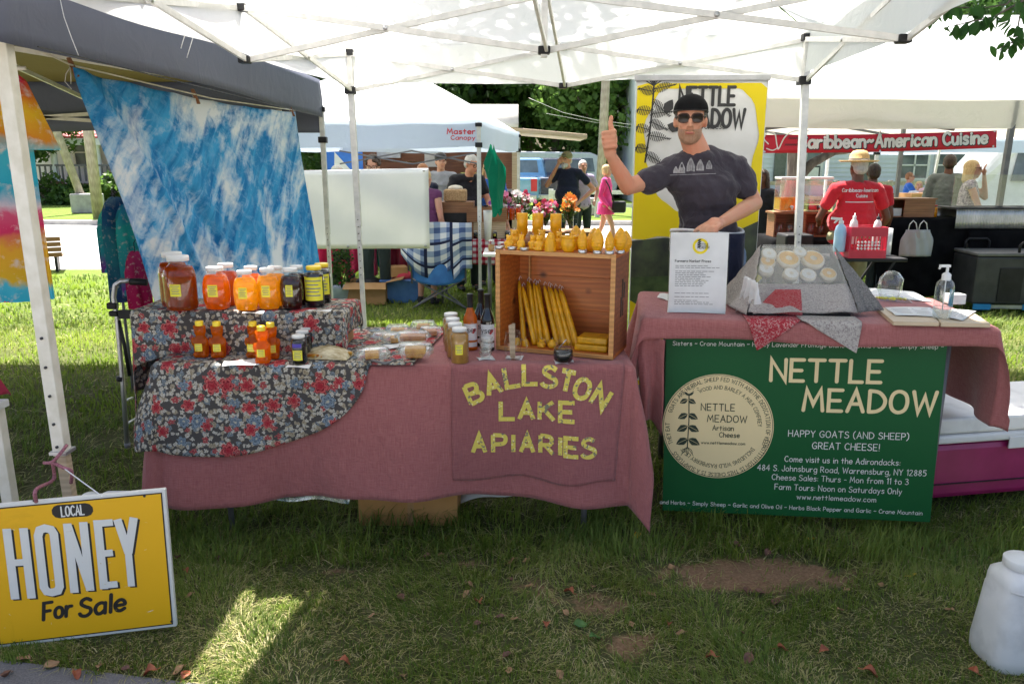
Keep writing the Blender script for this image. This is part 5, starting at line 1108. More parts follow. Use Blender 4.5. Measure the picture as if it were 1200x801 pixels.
mb = MB(); poly(mb, [(.006, .50), (.3, .47), (RW - .006, .60), (RW - .006, .68), (.5, .60), (.2, .62), (.006, .74)], rf, .0018); poly(mb, [(.006, .29), (RW - .006, .31), (RW - .006, .325), (.006, .335)], rf, .0018); poly(mb, [(.006, .235), (RW - .006, .24), (RW - .006, .22), (.006, .205)], rf, .0018); poly(mb, [(.50, .70), (.72, .88), (.78, .93), (.79, .88), (.6, .68)], rf, .0018); poly(mb, [(.45, .58), (.7, .66), (RW - .006, .78), (RW - .006, .66), (.6, .55)], rf, .0022); poly(mb, [(.006, -.01), (.82, -.01), (.82, -.03), (.006, -.03)], rf, .0018); mb.build('yellow_strokes', 'banner_yellow', rs)
mb = MB(); poly(mb, [(.006, .34), (RW - .006, .33), (RW - .006, .56), (.006, .49)], rf, .0012); mb.build('lower_photo', 'banner_photo', rs)
mb = MB(); poly(mb, [(.006, .02), (RW - .006, .02), (RW - .006, .205), (.006, .21)], rf, .0012); mb.build('slate_panel', 'greyink', rs)
mb = MB(); text(mb, 'fresh', .045, rf, .12, .135, .14, lift=.0022); text(mb, 'from the', .052, rf, .135, .055, .14, lift=.0022); mb.build('lettering', 'paper', rs)
mb = MB()
for t_, x0, x1, yb, hh, wd in (('NETTLE', 797, 861, 123, .098, .19), ('MEADOW', 797, 872, 149, .098, .19)):
    X0, Z0 = pz(x0, yb); X1, _ = pz(x1, yb); text(mb, t_, hh, rf, (X0 + X1) / 2, Z0, wd, W=X1 - X0, lift=.001)
X0, Z0 = pz(826, 151); X1, _ = pz(850, 151); text(mb, 'Cheese', .034, rf, (X0 + X1) / 2, Z0, .11, W=X1 - X0, lift=.001, slant=.15); mb.build('lettering', 'ink', rs)
mb = MB(); st = [pz(768, 94), pz(766, 120), pz(763, 150), pz(757, 190)]; ribbon(mb, crom(st, 6), .010, rf, .0012)
for k in range(7): a = R(30 + 20 * k); x_, z_ = pz(767, 100); ribbon(mb, [(x_, z_), (x_ + cos(a) * .055, z_ + sin(a) * .06)], .006, rf, .0016 + k * .0001)
for px, py, L, an in ((768, 104, .12, 12), (768, 107, .10, 170), (766, 118, .13, 320), (765, 130, .12, 175), (764, 133, .12, 5), (763, 142, .11, 335), (762, 152, .12, 170), (760, 158, .13, 350), (759, 175, .10, 172), (758, 180, .12, 330)):
    x_, z_ = pz(px, py)
    for k in range(13):
        t_ = k / 12; ax = max(.012, min(RW - .012, x_ + cos(R(an)) * L * t_)); az = z_ + sin(R(an)) * L * t_; w_ = .026 * sin(pi * min(.95, t_ + .12)); ribbon(mb, [(ax - .004, az - w_), (ax + .008, az + w_)], .0045, rf, .0015 + .00012 * k)
    ribbon(mb, [(x_, z_), (max(.012, x_ + cos(R(an)) * L), z_ + sin(R(an)) * L)], .004, rf, .0028)
for px, py, an in ((780, 132, 60), (783, 146, -20)): x_, z_ = pz(px, py); leafshape(mb, x_, z_, .085, .06, R(an), rf, .003)
mb.build('nettle_drawing', 'ink', rs)

# sign holder with price sheet (the vendor's hand rests on it)
A0 = P(783, 365, z=NZ + .004); B0 = P(850, 366, z=NZ + .004); hx = (B0 - A0).normalized(); hz = Vector((0, .06, 1)).normalized(); hn = hx.cross(hz); HW = (B0 - A0).length; HH = P(812, 272, Y=A0.y + .02).z - A0.z
hs = E('sheet_holder', (A0 + B0) / 2, 'upright clear holder with typed farmers market price sheet under the vendor hand', 'sign')
def hb(x0, x1, z0, z1, d0, d1, nm, mat, par, bev=0):
    mb = MB(); mb.add([A0 + hx * x + hz * z + hn * d for d in (d0, d1) for x, z in ((x0, z0), (x1, z0), (x1, z1), (x0, z1))], [(0, 1, 2, 3), (7, 6, 5, 4), (0, 4, 5, 1), (1, 5, 6, 2), (2, 6, 7, 3), (3, 7, 4, 0)]); return mb.build(nm, mat, par, bev=bev)
ps = hb(0, HW, 0, HH, -.004, .0, 'price_sheet', 'paper', hs); hb(-.004, HW + .004, 0, HH + .004, -.009, -.005, 'holder_panel', 'clear_plastic', hs)
hf = lambda x, z, l: A0 + hx * x + hz * z + hn * (l + .0008); mb = MB()
disc(mb, HW * .52, HH * .83, .025, hf, 24, 0, .036); o_ = mb.build('sun_emblem', 'banner_yellow', ps); mb = MB()
for k in range(4): leafshape(mb, HW * .52 - .015, HH * .81 + .010 * k, .022, .009, R(30), hf, .001)
text(mb, 'NETTLE', .011, hf, HW * .56, HH * .835, .16, lift=.001); text(mb, 'MEADOW', .011, hf, HW * .57, HH * .80, .16, lift=.0012); text(mb, 'Farmers Market Prices', .0115, hf, HW * .4, HH * .63, .15, lift=.001, W=HW * .62)
mb.build('lettering', 'ink', ps); mb = MB(); r_ = random.Random(3); z_ = HH * .585
while z_ > HH * .08:
    if r_.random() < .82:
        x_ = HW * .10
        while x_ < HW * .5 + r_.random() * HW * .38: w_ = r_.uniform(.008, .026); ribbon(mb, [(x_, z_), (x_ + w_, z_)], .0026, hf, .0008, False); x_ += w_ + .004
    z_ -= .0085
mb.build('typed_lines', 'greyink', ps)
def sheet_on(name, pts, z, label, cat, mat='paper', lines=True):
    q = [P(a, b, z=z) for a, b in pts]; mb = MB(); mb.grid(lambda u, v: (lerp(lerp(q[0], q[1], u), lerp(q[3], q[2], u), v) + Vector((0, 0, .003 + .002 * sin(u * 4 + v * 6))), (u, v)), 8, 6); o = mb.build(name, mat, solid=.0008); tag(o, label, cat)
    if lines:
        mb = MB()
        for k in range(4): y_ = .2 + .18 * k; mb.grid(lambda u, v: (lerp(lerp(q[0], q[1], .08 + .38 * u), lerp(q[3], q[2], .08 + .38 * u), y_ + .03 * v) + Vector((0, 0, .0062 + .002 * sin(u * 2 + y_ * 6))), (u, v)), 3, 1); mb.grid(lambda u, v: (lerp(lerp(q[0], q[1], .54 + .36 * u), lerp(q[3], q[2], .54 + .36 * u), y_ + .03 * v) + Vector((0, 0, .0062 + .002 * sin(u * 2 + y_ * 6))), (u, v)), 3, 1)
        m_ = mb.build('typed_lines', 'greyink', o)
    return o
sheet_on('flyer', [(782, 366.5), (850, 368), (848, 357), (783, 353)], NZ + .001, 'white printed flyer lying under the foot of the sheet holder', 'paper'); sheet_on('flyer', [(770, 349), (784, 353), (784, 345), (773, 344)], NZ + .003, 'folded paper at the back left corner of the cheese table', 'paper', lines=False)
# cheese display case under draped cloth
q0 = P(885, 372, z=NZ); cas = E('display_case', (q0.x + .2, q0.y + .15, NZ), 'slanted clear cheese display case draped with speckled cloths', 'display case')
FL, FR = P(872, 368, z=NZ + .01), P(1004, 371, z=NZ + .01); FL.y = FR.y = P(940, 372, z=NZ).y - .0; TL = P(893, 289, Y=FL.y + .22); TR = P(975, 289, Y=FL.y + .22); BL2 = Vector((FL.x + .02, FL.y + .33, NZ + .01)); BR2 = Vector((FR.x - .02, FR.y + .33, NZ + .01))
TL.y = TR.y = FL.y + .22; ML, MR = lerp(FL, TL, .46) + Vector((.0, -.035, 0)), lerp(FR, TR, .46) + Vector((0, -.035, 0))
mb = MB(); mb.add([ML, MR, TR, TL], [(0, 1, 2, 3)]); mb.build('slanted_front', 'glass', cas)
mb = MB(); mb.add([TL, TR, BR2, BL2], [(0, 1, 2, 3)]); mb.add([FL + Vector((0, .02, 0)), ML + Vector((0, .01, 0)), MR + Vector((0, .01, 0)), FR + Vector((0, .02, 0))], [(0, 3, 2, 1)]); mb.build('case_panel', 'clear_plastic', cas, solid=.003)
mb = MB(); mb.add([FL, BL2, TL, ML], [(0, 1, 2, 3)]); mb.add([FR, MR, TR, BR2], [(0, 1, 2, 3)]); mb.build('side_panel', 'clear_plastic', cas, solid=.003)
mb = MB(); mb.b2(FL.x + .01, FR.x - .01, FL.y + .01, FL.y + .32, NZ + .003, NZ + .015); mb.build('case_base', 'black', cas)
M['rind'] = M_('cheese_rind', (.62, .52, .38), (.76, .70, .60), .7, sc=20, bs=.3); M['cheese_lab'] = M_('orange_cheese_label', (.62, .33, .06), (.7, .45, .12), .6)
for k, (u_, v_, r_, lb, lab) in enumerate(((.12, .35, .036, 'paper', 'lowest cheese of the stack at the left of the display case'), (.13, .55, .036, 'cheese_lab', 'middle cheese of the stack at the left of the display case'), (.14, .75, .036, 'paper', 'top cheese of the stack at the left of the display case'), (.40, .62, .052, 'cheese_lab', 'large cheese with orange label in the middle of the display case'), (.42, .22, .036, 'paper', 'small white cheese below the large orange labelled one'), (.72, .62, .052, 'cheese_lab', 'large cheese with orange label at the right of the display case'), (.62, .20, .036, 'paper', 'small white cheese low in the display case centre'), (.86, .22, .036, 'cheese_lab', 'small orange labelled cheese at the right bottom of the display case'), (.56, .80, .032, 'paper', 'small cheese high between the two large orange labelled cheeses'))):
    p = lerp(lerp(ML, MR, u_), lerp(TL, TR, u_), v_) + Vector((0, .045, -.012)); mb = MB(); mb.lathe([(0, 0), (r_, 0), (r_ * 1.04, .012), (r_, .026), (0, .026)], n=24); o = mb.loc('cheese_wheel', 'rind'); o.location = p; o.rotation_euler = (R(38), 0, 0); tag(o, lab, 'cheese', 'cheeses in the display case')
    mb = MB(); mb.lathe([(r_ * .3, .0275), (r_ * .85, .0272)], n=24); mb.loc('label', lb, o)
def speck(name, base, dots, scl=85, thr=.30, tl=.4):
    t = NT(name); uv = t.coord('UV'); v = t.n('ShaderNodeTexVoronoi'); t.l(uv, v.inputs['Vector']); v.inputs['Scale'].default_value = scl; v.distance = 'CHEBYCHEV'
    n = t.noise(uv, scl * 1.2, 3, .6, 1.5); f_ = t.math('GREATER_THAN', t.math('ADD', n, t.math('MULTIPLY', v.outputs['Distance'], .25)), .5 + thr * .4)
    col = t.mix(f_, base, dots); return t.bsdf(col, .9, normal=t.bump(t.noise(uv, 20, 4, dist=1), .4, .01), transl=tl, spec=.1)
M['speck_grey'] = speck('speckled_grey_cloth', (.60, .56, .52), (.36, .31, .30), 110, .36); M['speck_red'] = speck('speckled_red_cloth', (.62, .36, .35), (.50, .05, .07), 95, .16); M['speck_dark'] = speck('dark_speckled_cloth', (.38, .36, .34), (.20, .185, .18), 110, .28)
t = NT('sheer_speckled_veil'); tr_ = t.n('ShaderNodeBsdfTransparent'); df = t.n('ShaderNodeBsdfDiffuse'); n_ = t.noise(t.coord('UV'), 70, 3, .6, 1.5); t.v(df.inputs[0], t.mix(t.g(n_, .5, .7), (.66, .63, .56), (.45, .38, .36))); ms = t.n('ShaderNodeMixShader'); ms.inputs[0].default_value = .30; t.l(tr_.outputs[0], ms.inputs[1]); t.l(df.outputs[0], ms.inputs[2]); t.l(ms.outputs[0], t.out.inputs[0]); M['veil'] = t.m
def drapepoly(name, A, B, C_, D_, mat, label, cat='cloth', n=(16, 16), bulge=.01, amp=.008, freq=14, parent=None, uv=.5, solid=.001):
    """cloth panel over four corners, A-B top edge, D-C bottom edge"""
    A, B, C_, D_ = map(Vector, (A, B, C_, D_)); nr = (B - A).cross(D_ - A).normalized(); nr = nr if nr.y < 0 else -nr
    mb = MB(); mb.grid(lambda u, v: (lerp(lerp(A, B, u), lerp(D_, C_, u), v) + nr * (.006 + bulge * sin(pi * u) * sin(pi * v) + amp * v * sin(u * freq + v * 2) + amp * .5 * mnoise.noise(Vector((u * 6, v * 6, 3)))), (u * uv, v * uv)), *n); o = mb.build(name, mat, parent, solid=solid)
    if parent is None: tag(o, label, cat)
    return o
up = Vector((0, 0, .006))
vl = drapepoly('veil_cloth', TL + up, TR + up, MR, ML, 'veil', 'sheer speckled veil over the slanted front of the cheese case', bulge=.0, amp=.004, solid=0)
drapepoly('lower_panel', ML, MR + Vector((.0, -.0, 0)), FR + Vector((.01, -.012, .012)), FL + Vector((-.0, -.012, .012)), 'speck_grey', '', parent=vl, amp=.012, uv=.5)
drapepoly('side_panel', TL + up, ML, FL + Vector((-.015, -.01, .01)), BL2 + Vector((-.05, 0, .01)), 'speck_grey', '', parent=vl, amp=.02, freq=9, bulge=.0)
drapepoly('right_fold', TR + up, BR2 + Vector((.02, 0, .05)), BR2 + Vector((.14, -.02, .01)), FR + Vector((.05, .0, .012)), 'speck_dark', '', parent=vl, amp=.02, bulge=.0)
drapepoly('right_panel', MR + Vector((0, -.01, 0)), TR + up, FR + Vector((.15, .05, .014)), FR + Vector((.0, -.01, .014)), 'speck_dark', '', parent=vl, amp=.015, freq=20)
def lx(px, y=380):
    lo, hi = -.2, 1.7
    for _ in range(30):
        m = (lo + hi) / 2; q = DN.pt(m, -.03); d_ = q.y * cos(PITCH) + (CAMH - q.z) * sin(PITCH)
        if 600 + 900 * q.x / d_ < px: lo = m
        else: hi = m
    return lo
def point(x0, x1, xt, dr, back, mat, label, lift=.008):
    a, b, c = lx(x0), lx(x1), lx(xt); w_ = lambda v: max(0, (v * (dr + back) - dr) / -dr) if v * (dr + back) < dr else 0
    mb = MB(); DN.grid(mb, lambda v: a + (c - a) * w_(v), lambda v: b + (c + .004 - b) * w_(v), -dr, back, 14, 30, lift=lift); o = mb.build('cloth_corner', mat, solid=.001); return tag(o, label, 'cloth')
point(874, 940, 889, .145, .10, 'speck_red', 'red speckled pointed cloth corner hanging over the cheese table edge'); point(938, 1010, 1003, .135, .10, 'speck_grey', 'grey speckled pointed cloth corner hanging above the NETTLE lettering', .011)
drapepoly('red_cloth', P(908, 338, Y=FL.y - .03), P(938, 338, Y=FL.y - .03), P(940, 369, z=NZ + .014), P(880, 366, z=NZ + .014), 'speck_red', 'red speckled cloth strip running down the front of the cheese case', bulge=.0, amp=.005)
drapepoly('crumpled_cloth', P(874, 322, Y=FL.y + .02), P(889, 330, Y=FL.y - .03), P(892, 368, z=NZ + .014), P(866, 362, z=NZ + .014), 'paper', 'crumpled pale cloth at the left front corner of the cheese case', bulge=.01, amp=.02, freq=22)
# boards, papers, sanitiser
def slab(name, pts, z0, z1, mat, label, cat, par=None):
    q = [P(a, b, z=z1) for a, b in pts]; mb = MB(); mb.add([Vector((p.x, p.y, z)) for z in (z0, z1) for p in q], [(3, 2, 1, 0), (4, 5, 6, 7), (0, 1, 5, 4), (1, 2, 6, 5), (2, 3, 7, 6), (3, 0, 4, 7)]); o = mb.build(name, mat, par, bev=.002); return tag(o, label, cat) if label else o
slab('wooden_board', [(1047, 376.5), (1101, 377.5), (1086, 361), (1027, 360)], NZ + .002, NZ + .02, 'pale_wood', 'left pale wooden board with papers on the cheese table', 'board'); slab('wooden_board', [(1103, 378), (1161, 379), (1138, 364), (1088, 361.5)], NZ + .002, NZ + .02, 'pale_wood', 'right pale wooden board at the cheese table corner', 'board')
sheet_on('flyer', [(1049, 370), (1100, 371.5), (1090, 360.5), (1037, 360.5)], NZ + .021, 'white printed sheet on the left wooden board', 'paper'); sheet_on('flyer', [(1110, 373), (1128, 376), (1144, 365), (1112, 363)], NZ + .022, 'white sheet sticking out over the right wooden board', 'paper'); sheet_on('flyer', [(1010, 347), (1092, 354), (1070, 342), (1000, 337)], NZ + .003, 'long white sheet at the back right of the cheese table', 'paper', lines=False)
q = at(1103, 372, NZ + .024); sb_ = E('sanitizer_bottle', q, 'clear pump bottle of hand sanitizer on the boards', 'bottle')
mb = MB(); mb.lathe([(0, 0), (.034, 0), (.037, .006), (.037, .135), (.033, .155), (.018, .172), (.0165, .178)], n=26); mb.loc('bottle_glass', 'clear_plastic', sb_); mb = MB(); mb.lathe([(0, .003), (.034, .003), (.0345, .05), (0, .05)], n=22); mb.loc('gel', 'clear_plastic', sb_)
mb = MB(); mb.lathe([(.0375, .05), (.0375, .125)], n=8, a0=-.7, a1=.5); mb.loc('label', M_('blue_label', (.03, .22, .42), (.06, .3, .5)), sb_)
mb = MB(); mb.lathe([(.0185, .165), (.0185, .190), (.013, .196), (.006, .20), (.006, .222)], n=20); mb.box((-.012, 0, .227), (.044, .014, .010)); mb.cyl((-.03, 0, .226), (-.036, 0, .214), .005, n=8); mb.cyl((0, 0, .02), (0, 0, .17), .003, n=6); mb.loc('pump', 'white_plastic', sb_)
q = at(1040, 352, NZ + .003); t = E('wrapped_bread', q, 'plastic wrapped sample with yellow herbs behind the boards', 'food bag', rz=-.3); mb = MB(); mb.grid(lambda u, v: (Vector(((u - .5) * .22, (v - .5) * .09, .03 * (sin(pi * u) * sin(pi * v)) ** .6 + .005 * mnoise.noise(Vector((u * 12, v * 12, 0))) * sin(pi * v))), (u, v)), 18, 10); mb.loc('wrap', 'clear_plastic', t)
mb = MB()
for k in range(14): mb.ell((random.uniform(-.05, .09), random.uniform(-.03, .03), .012), (.012, .010, .007), 6)
mb.loc('herbs', 'label_yellow', t)
q = at(1076, 347, NZ + .003); mb = MB(); mb.add([v for v in []], []); mb.lathe([(0, 0), (.04, 0), (.055, .05), (.05, .11), (.03, .14), (.01, .15)], n=16, fn=lambda a, z, i: 1 + .18 * sin(a * 5 + i)); o = mb.loc('plastic_bag', 'clear_plastic'); o.location = (1.93, 3.88, NZ + .003); o['category'] = 'bag'; tag(o, 'crumpled pale plastic bag behind the pump bottle', 'bag')
bxq = P(1118, 356, z=NZ + .003); mb = MB(); mb.box((bxq.x, bxq.y, NZ + .03), (.08, .06, .05), .1); o = mb.build('small_grey_box', 'frame', bev=.004); tag(o, 'small grey box at the right of the pump bottle', 'box')
# cooler in magenta and white
ck = E('cooler', (2.42, 3.80, gz(0, 3.9)), 'large magenta cooler with white lid on the grass right of the green banner', 'cooler', rz=R(10)); ck_z = .0
M['magenta'] = M_('magenta_plastic', (.22, .008, .075), (.27, .012, .095), .35, bs=.05)
mb = MB(); mb.b2(-.62, .62, -.25, .25, .02, .305); mb.loc('cooler_body', 'magenta', ck, bev=.03); mb = MB(); mb.b2(-.615, .615, -.258, -.24, .10, .104); mb.loc('groove', 'black', ck)
mb = MB(); mb.b2(-.635, .635, -.265, .265, .31, .355); mb.b2(-.63, .63, -.26, .26, .358, .44); mb.loc('lid', 'jug', ck, bev=.014)
mb = MB(); mb.b2(-.05, .05, -.27, -.262, .27, .33); mb.loc('latch', 'jug', ck, bev=.003)
# white jug at the right edge
jq = Vector((1.772, 2.42, gz(0, 2.4))); jg = E('plastic_jug', jq, 'large dusty white plastic jug standing on the grass at the right', 'jug')
mb = MB(); pr = [(0, 0), (.118, 0), (.128, .008), (.13, .05), (.118, .16), (.108, .26), (.105, .265), (.104, .29), (.098, .315), (.075, .335), (.062, .342), (.060, .352)]
mb.lathe([(a * .86, b * 1.05) for a, b in pr], n=32, fn=lambda a, z, i: (abs(cos(a)) ** 4.2 + abs(sin(a)) ** 4.2) ** (-1 / 4.2) * .95 if i < 9 else 1); mb.loc('jug_body', 'jug', jg)
mb = MB(); mb.lathe([(.060, .362), (.062, .367), (.062, .389), (.058, .393), (0, .394)], n=28, fn=lambda a, z, i: 1 + .01 * cos(a * 30)); mb.loc('lid', 'white_plastic', jg)
mb = MB(); mb.tube([(-.075, -.068, .302), (-.04, -.088, .299), (.04, -.088, .297), (.075, -.068, .294)], .004, 8); mb.loc('seam', 'jug', jg)

# ================================================================ people
HANDN = [(-.033, .072, .0085), (-.011, .082, .009), (.011, .078, .009), (.031, .062, .0078)]
def person(name_label, loc, rz=0, H=1.75, skin='skin_light', top=None, sleeve='short', bottom='dark_trousers', legs='trousers', hair='hair_brown', style='short', J={}, yaw=0, tilt=0, hat=None, beard=None, group=None, vox=.011, fat=1.0, extras=(), glasses=None, lower=True, shoe='black', hsz=1):
    s = H / 1.75; D = dict(pel=(0, 0, .93), wai=(0, 0, 1.08), che=(0, 0, 1.30), nek=(0, .005, 1.46), hed=(0, -.012, 1.615), shL=(-.175, 0, 1.415), shR=(.175, 0, 1.415), elL=(-.235, .03, 1.13), elR=(.235, .03, 1.13), wrL=(-.24, -.07, .90), wrR=(.24, -.07, .90), hiL=(-.09, 0, .90), hiR=(.09, 0, .90), knL=(-.10, -.02, .50), knR=(.10, -.02, .50), anL=(-.10, .02, .08), anR=(.10, .02, .08), hdL=None, hdR=None)
    D.update(J); V = {k: Vector(v) * s if v is not None else None for k, v in D.items() if k != 'hands'}
    t = E('person', loc, name_label, 'person', group, rz); f_ = fat; fm = min(1, f_)
    hd = V['hed']; hr = Matrix.Rotation(yaw, 3, 'Z') @ Matrix.Rotation(tilt, 3, 'X')
    S_ = s; hp = lambda x, y, z: hd + hr @ (Vector((x, y, z)) * S_ * hsz)
    mb = MB()
    mb.ell(hp(0, .012, .022), Vector((.073, .092, .092)) * s * hsz, 16, hr); mb.ell(hp(0, -.02, -.035), Vector((.058, .068, .075)) * s * hsz, 14, hr); mb.ell(hp(0, -.058, -.085), Vector((.030, .026, .026)) * s * hsz, 10, hr); mb.ell(hp(0, -.01, -.07), Vector((.052, .055, .04)) * s * hsz, 12, hr)
    cone(mb, hp(0, -.080, .022), .009 * s * hsz, hp(0, -.104, -.018), .013 * s * hsz, 8); mb.ell(hp(-.011, -.092, -.022), .009 * s * hsz, 8); mb.ell(hp(.011, -.092, -.022), .009 * s * hsz, 8)
    for q in (-1, 1):
        mb.ell(hp(q * .074, .012, -.005), Vector((.012, .018, .030)) * s * hsz, 8, hr); mb.ell(hp(q * .030, -.072, .035), Vector((.022, .012, .008)) * s * hsz, 8, hr); mb.ell(hp(q * .036, -.058, -.018), Vector((.02, .02, .018)) * s * hsz, 8, hr)
    mb.ell(hp(0, -.083, -.055), Vector((.022, .010, .010)) * s * hsz, 8, hr)
    cone(mb, V['nek'] + Vector((0, 0, -.03)) * s, .062 * s, hp(0, .015, -.06), .052 * s)
    def torso(m, g_, cut=False):
        for a, b, ra, rb, dy in ((V['pel'], V['wai'], (.155 * fm, .115), (.135 * fm, .10), 0), (V['wai'], V['che'], (.135 * f_, .10 * f_), (.160 * fm, .108), 0), (V['che'], lerp(V['shL'], V['shR'], .5) + Vector((0, 0, -.0)) * s, (.160, .108), (.135, .075), 0)):
            pts = [];
            for i in range(5):
                u = i / 4; c = lerp(a, b, u); rx_ = ((ra[0] + (rb[0] - ra[0]) * u) + g_) * s; ry_ = ((ra[1] + (rb[1] - ra[1]) * u) + g_) * s; m.ell(c, (rx_, ry_, .08 * s), 18)
        if f_ > 1: m.ell(V['wai'] + Vector((0, -.02, .0)) * s, ((.145 * f_ + g_) * s, (.115 * f_ + g_) * s, .17 * s), 18)
        for q in ('L', 'R'): cone(m, V['sh' + q], (.052 + g_) * s, lerp(V['sh' + q], V['nek'], .75) + Vector((0, 0, -.015)) * s, (.048 + g_) * s)
    torso(mb, 0)
    for q in ('L', 'R'):
        cone(mb, V['sh' + q], .050 * s, V['el' + q], .038 * s); cone(mb, V['el' + q], .039 * s, lerp(V['el' + q], V['wr' + q], .35), .037 * s); cone(mb, lerp(V['el' + q], V['wr' + q], .35), .037 * s, V['wr' + q], .024 * s)
        if V['hd' + q] is None:
            d = (V['wr' + q] - V['el' + q]).normalized(); side = d.cross(Vector((0, 1, 0))); side = side.normalized() if side.length > .2 else Vector((1, 0, 0)); nrm = side.cross(d)
            pc = V['wr' + q] + d * .045 * s; mb.ell(pc, Vector((.034, .034, .034)) * s, 10);
            for ox, ln, rr in HANDN:
                b0 = V['wr' + q] + d * .075 * s + side * ox * s; mid = b0 + (d * .5 - nrm * .15) * ln * s; cone(mb, V['wr' + q] + d * .03 * s + side * ox * .6 * s, rr * 1.3 * s, b0, rr * 1.15 * s, 8); cone(mb, b0, rr * 1.1 * s, mid, rr * s, 8); cone(mb, mid, rr * s, mid + (d * .38 - nrm * .32) * ln * s, rr * .85 * s, 8)
            cone(mb, V['wr' + q] + d * .025 * s, .013 * s, V['wr' + q] + d * .07 * s + side * .045 * s * (1 if q == 'L' else -1) - nrm * .01, .010 * s, 8)
        cone(mb, V['hi' + q], .085 * s, V['kn' + q], .055 * s); cone(mb, V['kn' + q], .054 * s, lerp(V['kn' + q], V['an' + q], .35), .052 * s); cone(mb, lerp(V['kn' + q], V['an' + q], .35), .052 * s, V['an' + q], .036 * s); cone(mb, V['an' + q] + Vector((0, 0, -.03)) * s, .034 * s, V['an' + q] + Vector((0, -.13, -.045)) * s, .026 * s)
    if 'hands' in J: J['hands'](mb, V, s)
    body = blob(mb, 'body', skin, t, vox, 4 if vox > .007 else 3)
    if top:
        m = MB(); g_ = .016; torso(m, g_); m.ell(V['nek'] + Vector((0, .004, -.022)) * s, (.082 * s, .078 * s, .045 * s), 16)
        for q in ('L', 'R'):
            if sleeve == 'tank': continue
            e_ = .52 if sleeve == 'short' else 1; cone(m, V['sh' + q], .064 * s, lerp(V['sh' + q], V['el' + q], e_), (.064 if sleeve == 'short' else .055) * s)
            if sleeve == 'long': cone(m, V['el' + q], .055 * s, lerp(V['el' + q], V['wr' + q], .92), .036 * s)
        m.ell(V['pel'] + Vector((0, 0, -.02)) * s, ((.165 * max(fm, f_ * .95)) * s, .13 * s * max(1, f_ * .9), .09 * s), 18)
        o = blob(m, 'shirt', top, t, vox, 5); me = o.data; am = (.010 if vox > .007 else .015) * s; nn_ = np.empty(len(me.vertices) * 3, np.float32); me.vertices.foreach_get('normal', nn_); nn_ = nn_.reshape(-1, 3).tolist(); out = []
        for v, n_ in zip(me.vertices, nn_): c = v.co; out += list(c + Vector(n_) * am * (mnoise.noise(Vector((c.x * 8 + c.z * 5, c.y * 8, c.z * 13 - c.x * 6))) * .8 + mnoise.noise(Vector((c.x * 22, c.y * 20, c.z * 26 + c.x * 15))) * .35))
        me.vertices.foreach_set('co', out); me.update()
    if bottom:
        m = MB(); m.ell(V['pel'], (.168 * s * max(fm, f_ * .95), .128 * s * max(1, f_ * .9), .12 * s), 18)
        for q in ('L', 'R'):
            if legs == 'skirt': continue
            k_ = V['kn' + q]; h_ = V['hi' + q]
            if legs == 'shorts': cone(m, h_, .105 * s, lerp(h_, k_, .85), .085 * s)
            else: cone(m, h_, .10 * s, k_, .072 * s); cone(m, k_, .072 * s, V['an' + q] + Vector((0, 0, .02)), .062 * s)
        if legs == 'skirt': m.tube([V['pel'] + Vector((0, 0, .05)) * s, V['pel'] + Vector((0, 0, -.2)) * s], [.16 * s, .19 * s], 16)
        blob(m, 'trousers' if legs == 'trousers' else legs, bottom, t, vox * 1.15, 4)
    if lower:
        for q in ('L', 'R'):
            m = MB(); a = V['an' + q]; m.ell(a + Vector((0, -.05, -.045)) * s, Vector((.045, .13, .036)) * s, 12); cone(m, a + Vector((0, .02, -.03)) * s, .042 * s, a, .04 * s); m.loc('shoe', shoe, t)
    if glasses != 'sun':
        for q in (-1, 1): m = MB(); m.ell(hp(q * .030, -.074, .016), Vector((.011, .009, .006)) * s * hsz, 8, hr); m.loc('eye', 'eye', t)
    m = MB(); m.ell(hp(0, -.090, -.055), Vector((.020, .006, .0055)) * s * hsz, 10, hr); m.loc('mouth', 'lip', t)
    if hair and style != 'bald':
        m = MB();
        if style == 'short': m.ell(hp(0, .022, .036), Vector((.081, .094, .090)) * s * hsz, 16, hr); m.ell(hp(0, .05, -.01), Vector((.072, .062, .065)) * s * hsz, 12, hr)
        elif style == 'back': m.ell(hp(0, .04, .005), Vector((.079, .080, .095)) * s * hsz, 16, hr)
        elif style == 'long':
            m.ell(hp(0, .022, .036), Vector((.086, .097, .093)) * s * hsz, 16, hr)
            for k in range(9): a = R(-10 + 25 * k); cone(m, hp(cos(a) * .062, .02 + sin(a) * .06, .01), .034 * s * hsz, hp(cos(a) * .085, .03 + sin(a) * .065, -.13 - .02 * (k % 2)), .026 * s * hsz, 8)
        elif style == 'bob':
            m.ell(hp(0, .022, .036), Vector((.085, .096, .093)) * s * hsz, 16, hr)
            for k in range(9): a = R(-15 + 26 * k); cone(m, hp(cos(a) * .064, .02 + sin(a) * .06, .01), .032 * s * hsz, hp(cos(a) * .075, .025 + sin(a) * .06, -.06), .026 * s * hsz, 8)
        elif style == 'curly':
            rr_ = random.Random(5)
            for k in range(46): a = rr_.uniform(0, 6.28); b = rr_.uniform(-.1, 1.5); dd = Vector((cos(a) * cos(b) * .078, .02 + sin(a) * cos(b) * .085, .035 + sin(b) * .085)); m.ell(hp(*dd) if dd.y > -.055 or dd.z > .07 else hp(0, .03, .05), .026 * s * hsz, 8)
        o = blob(m, 'hair', hair, t, max(.006, vox * .7), 1 if style == 'curly' else 2)
        # brow line: cut away what would cover the face
        bm = bmesh.new(); bm.from_mesh(o.data); inv = hr.inverted(); kill = []
        for v in bm.verts:
            q = inv @ (v.co - hd) / (s * hsz)
            if q.y < -.030 and q.z < (.062 if style != 'back' else .3) and abs(q.x) < .066: kill.append(v)
        bmesh.ops.delete(bm, geom=kill, context='VERTS'); bm.to_mesh(o.data); bm.free()
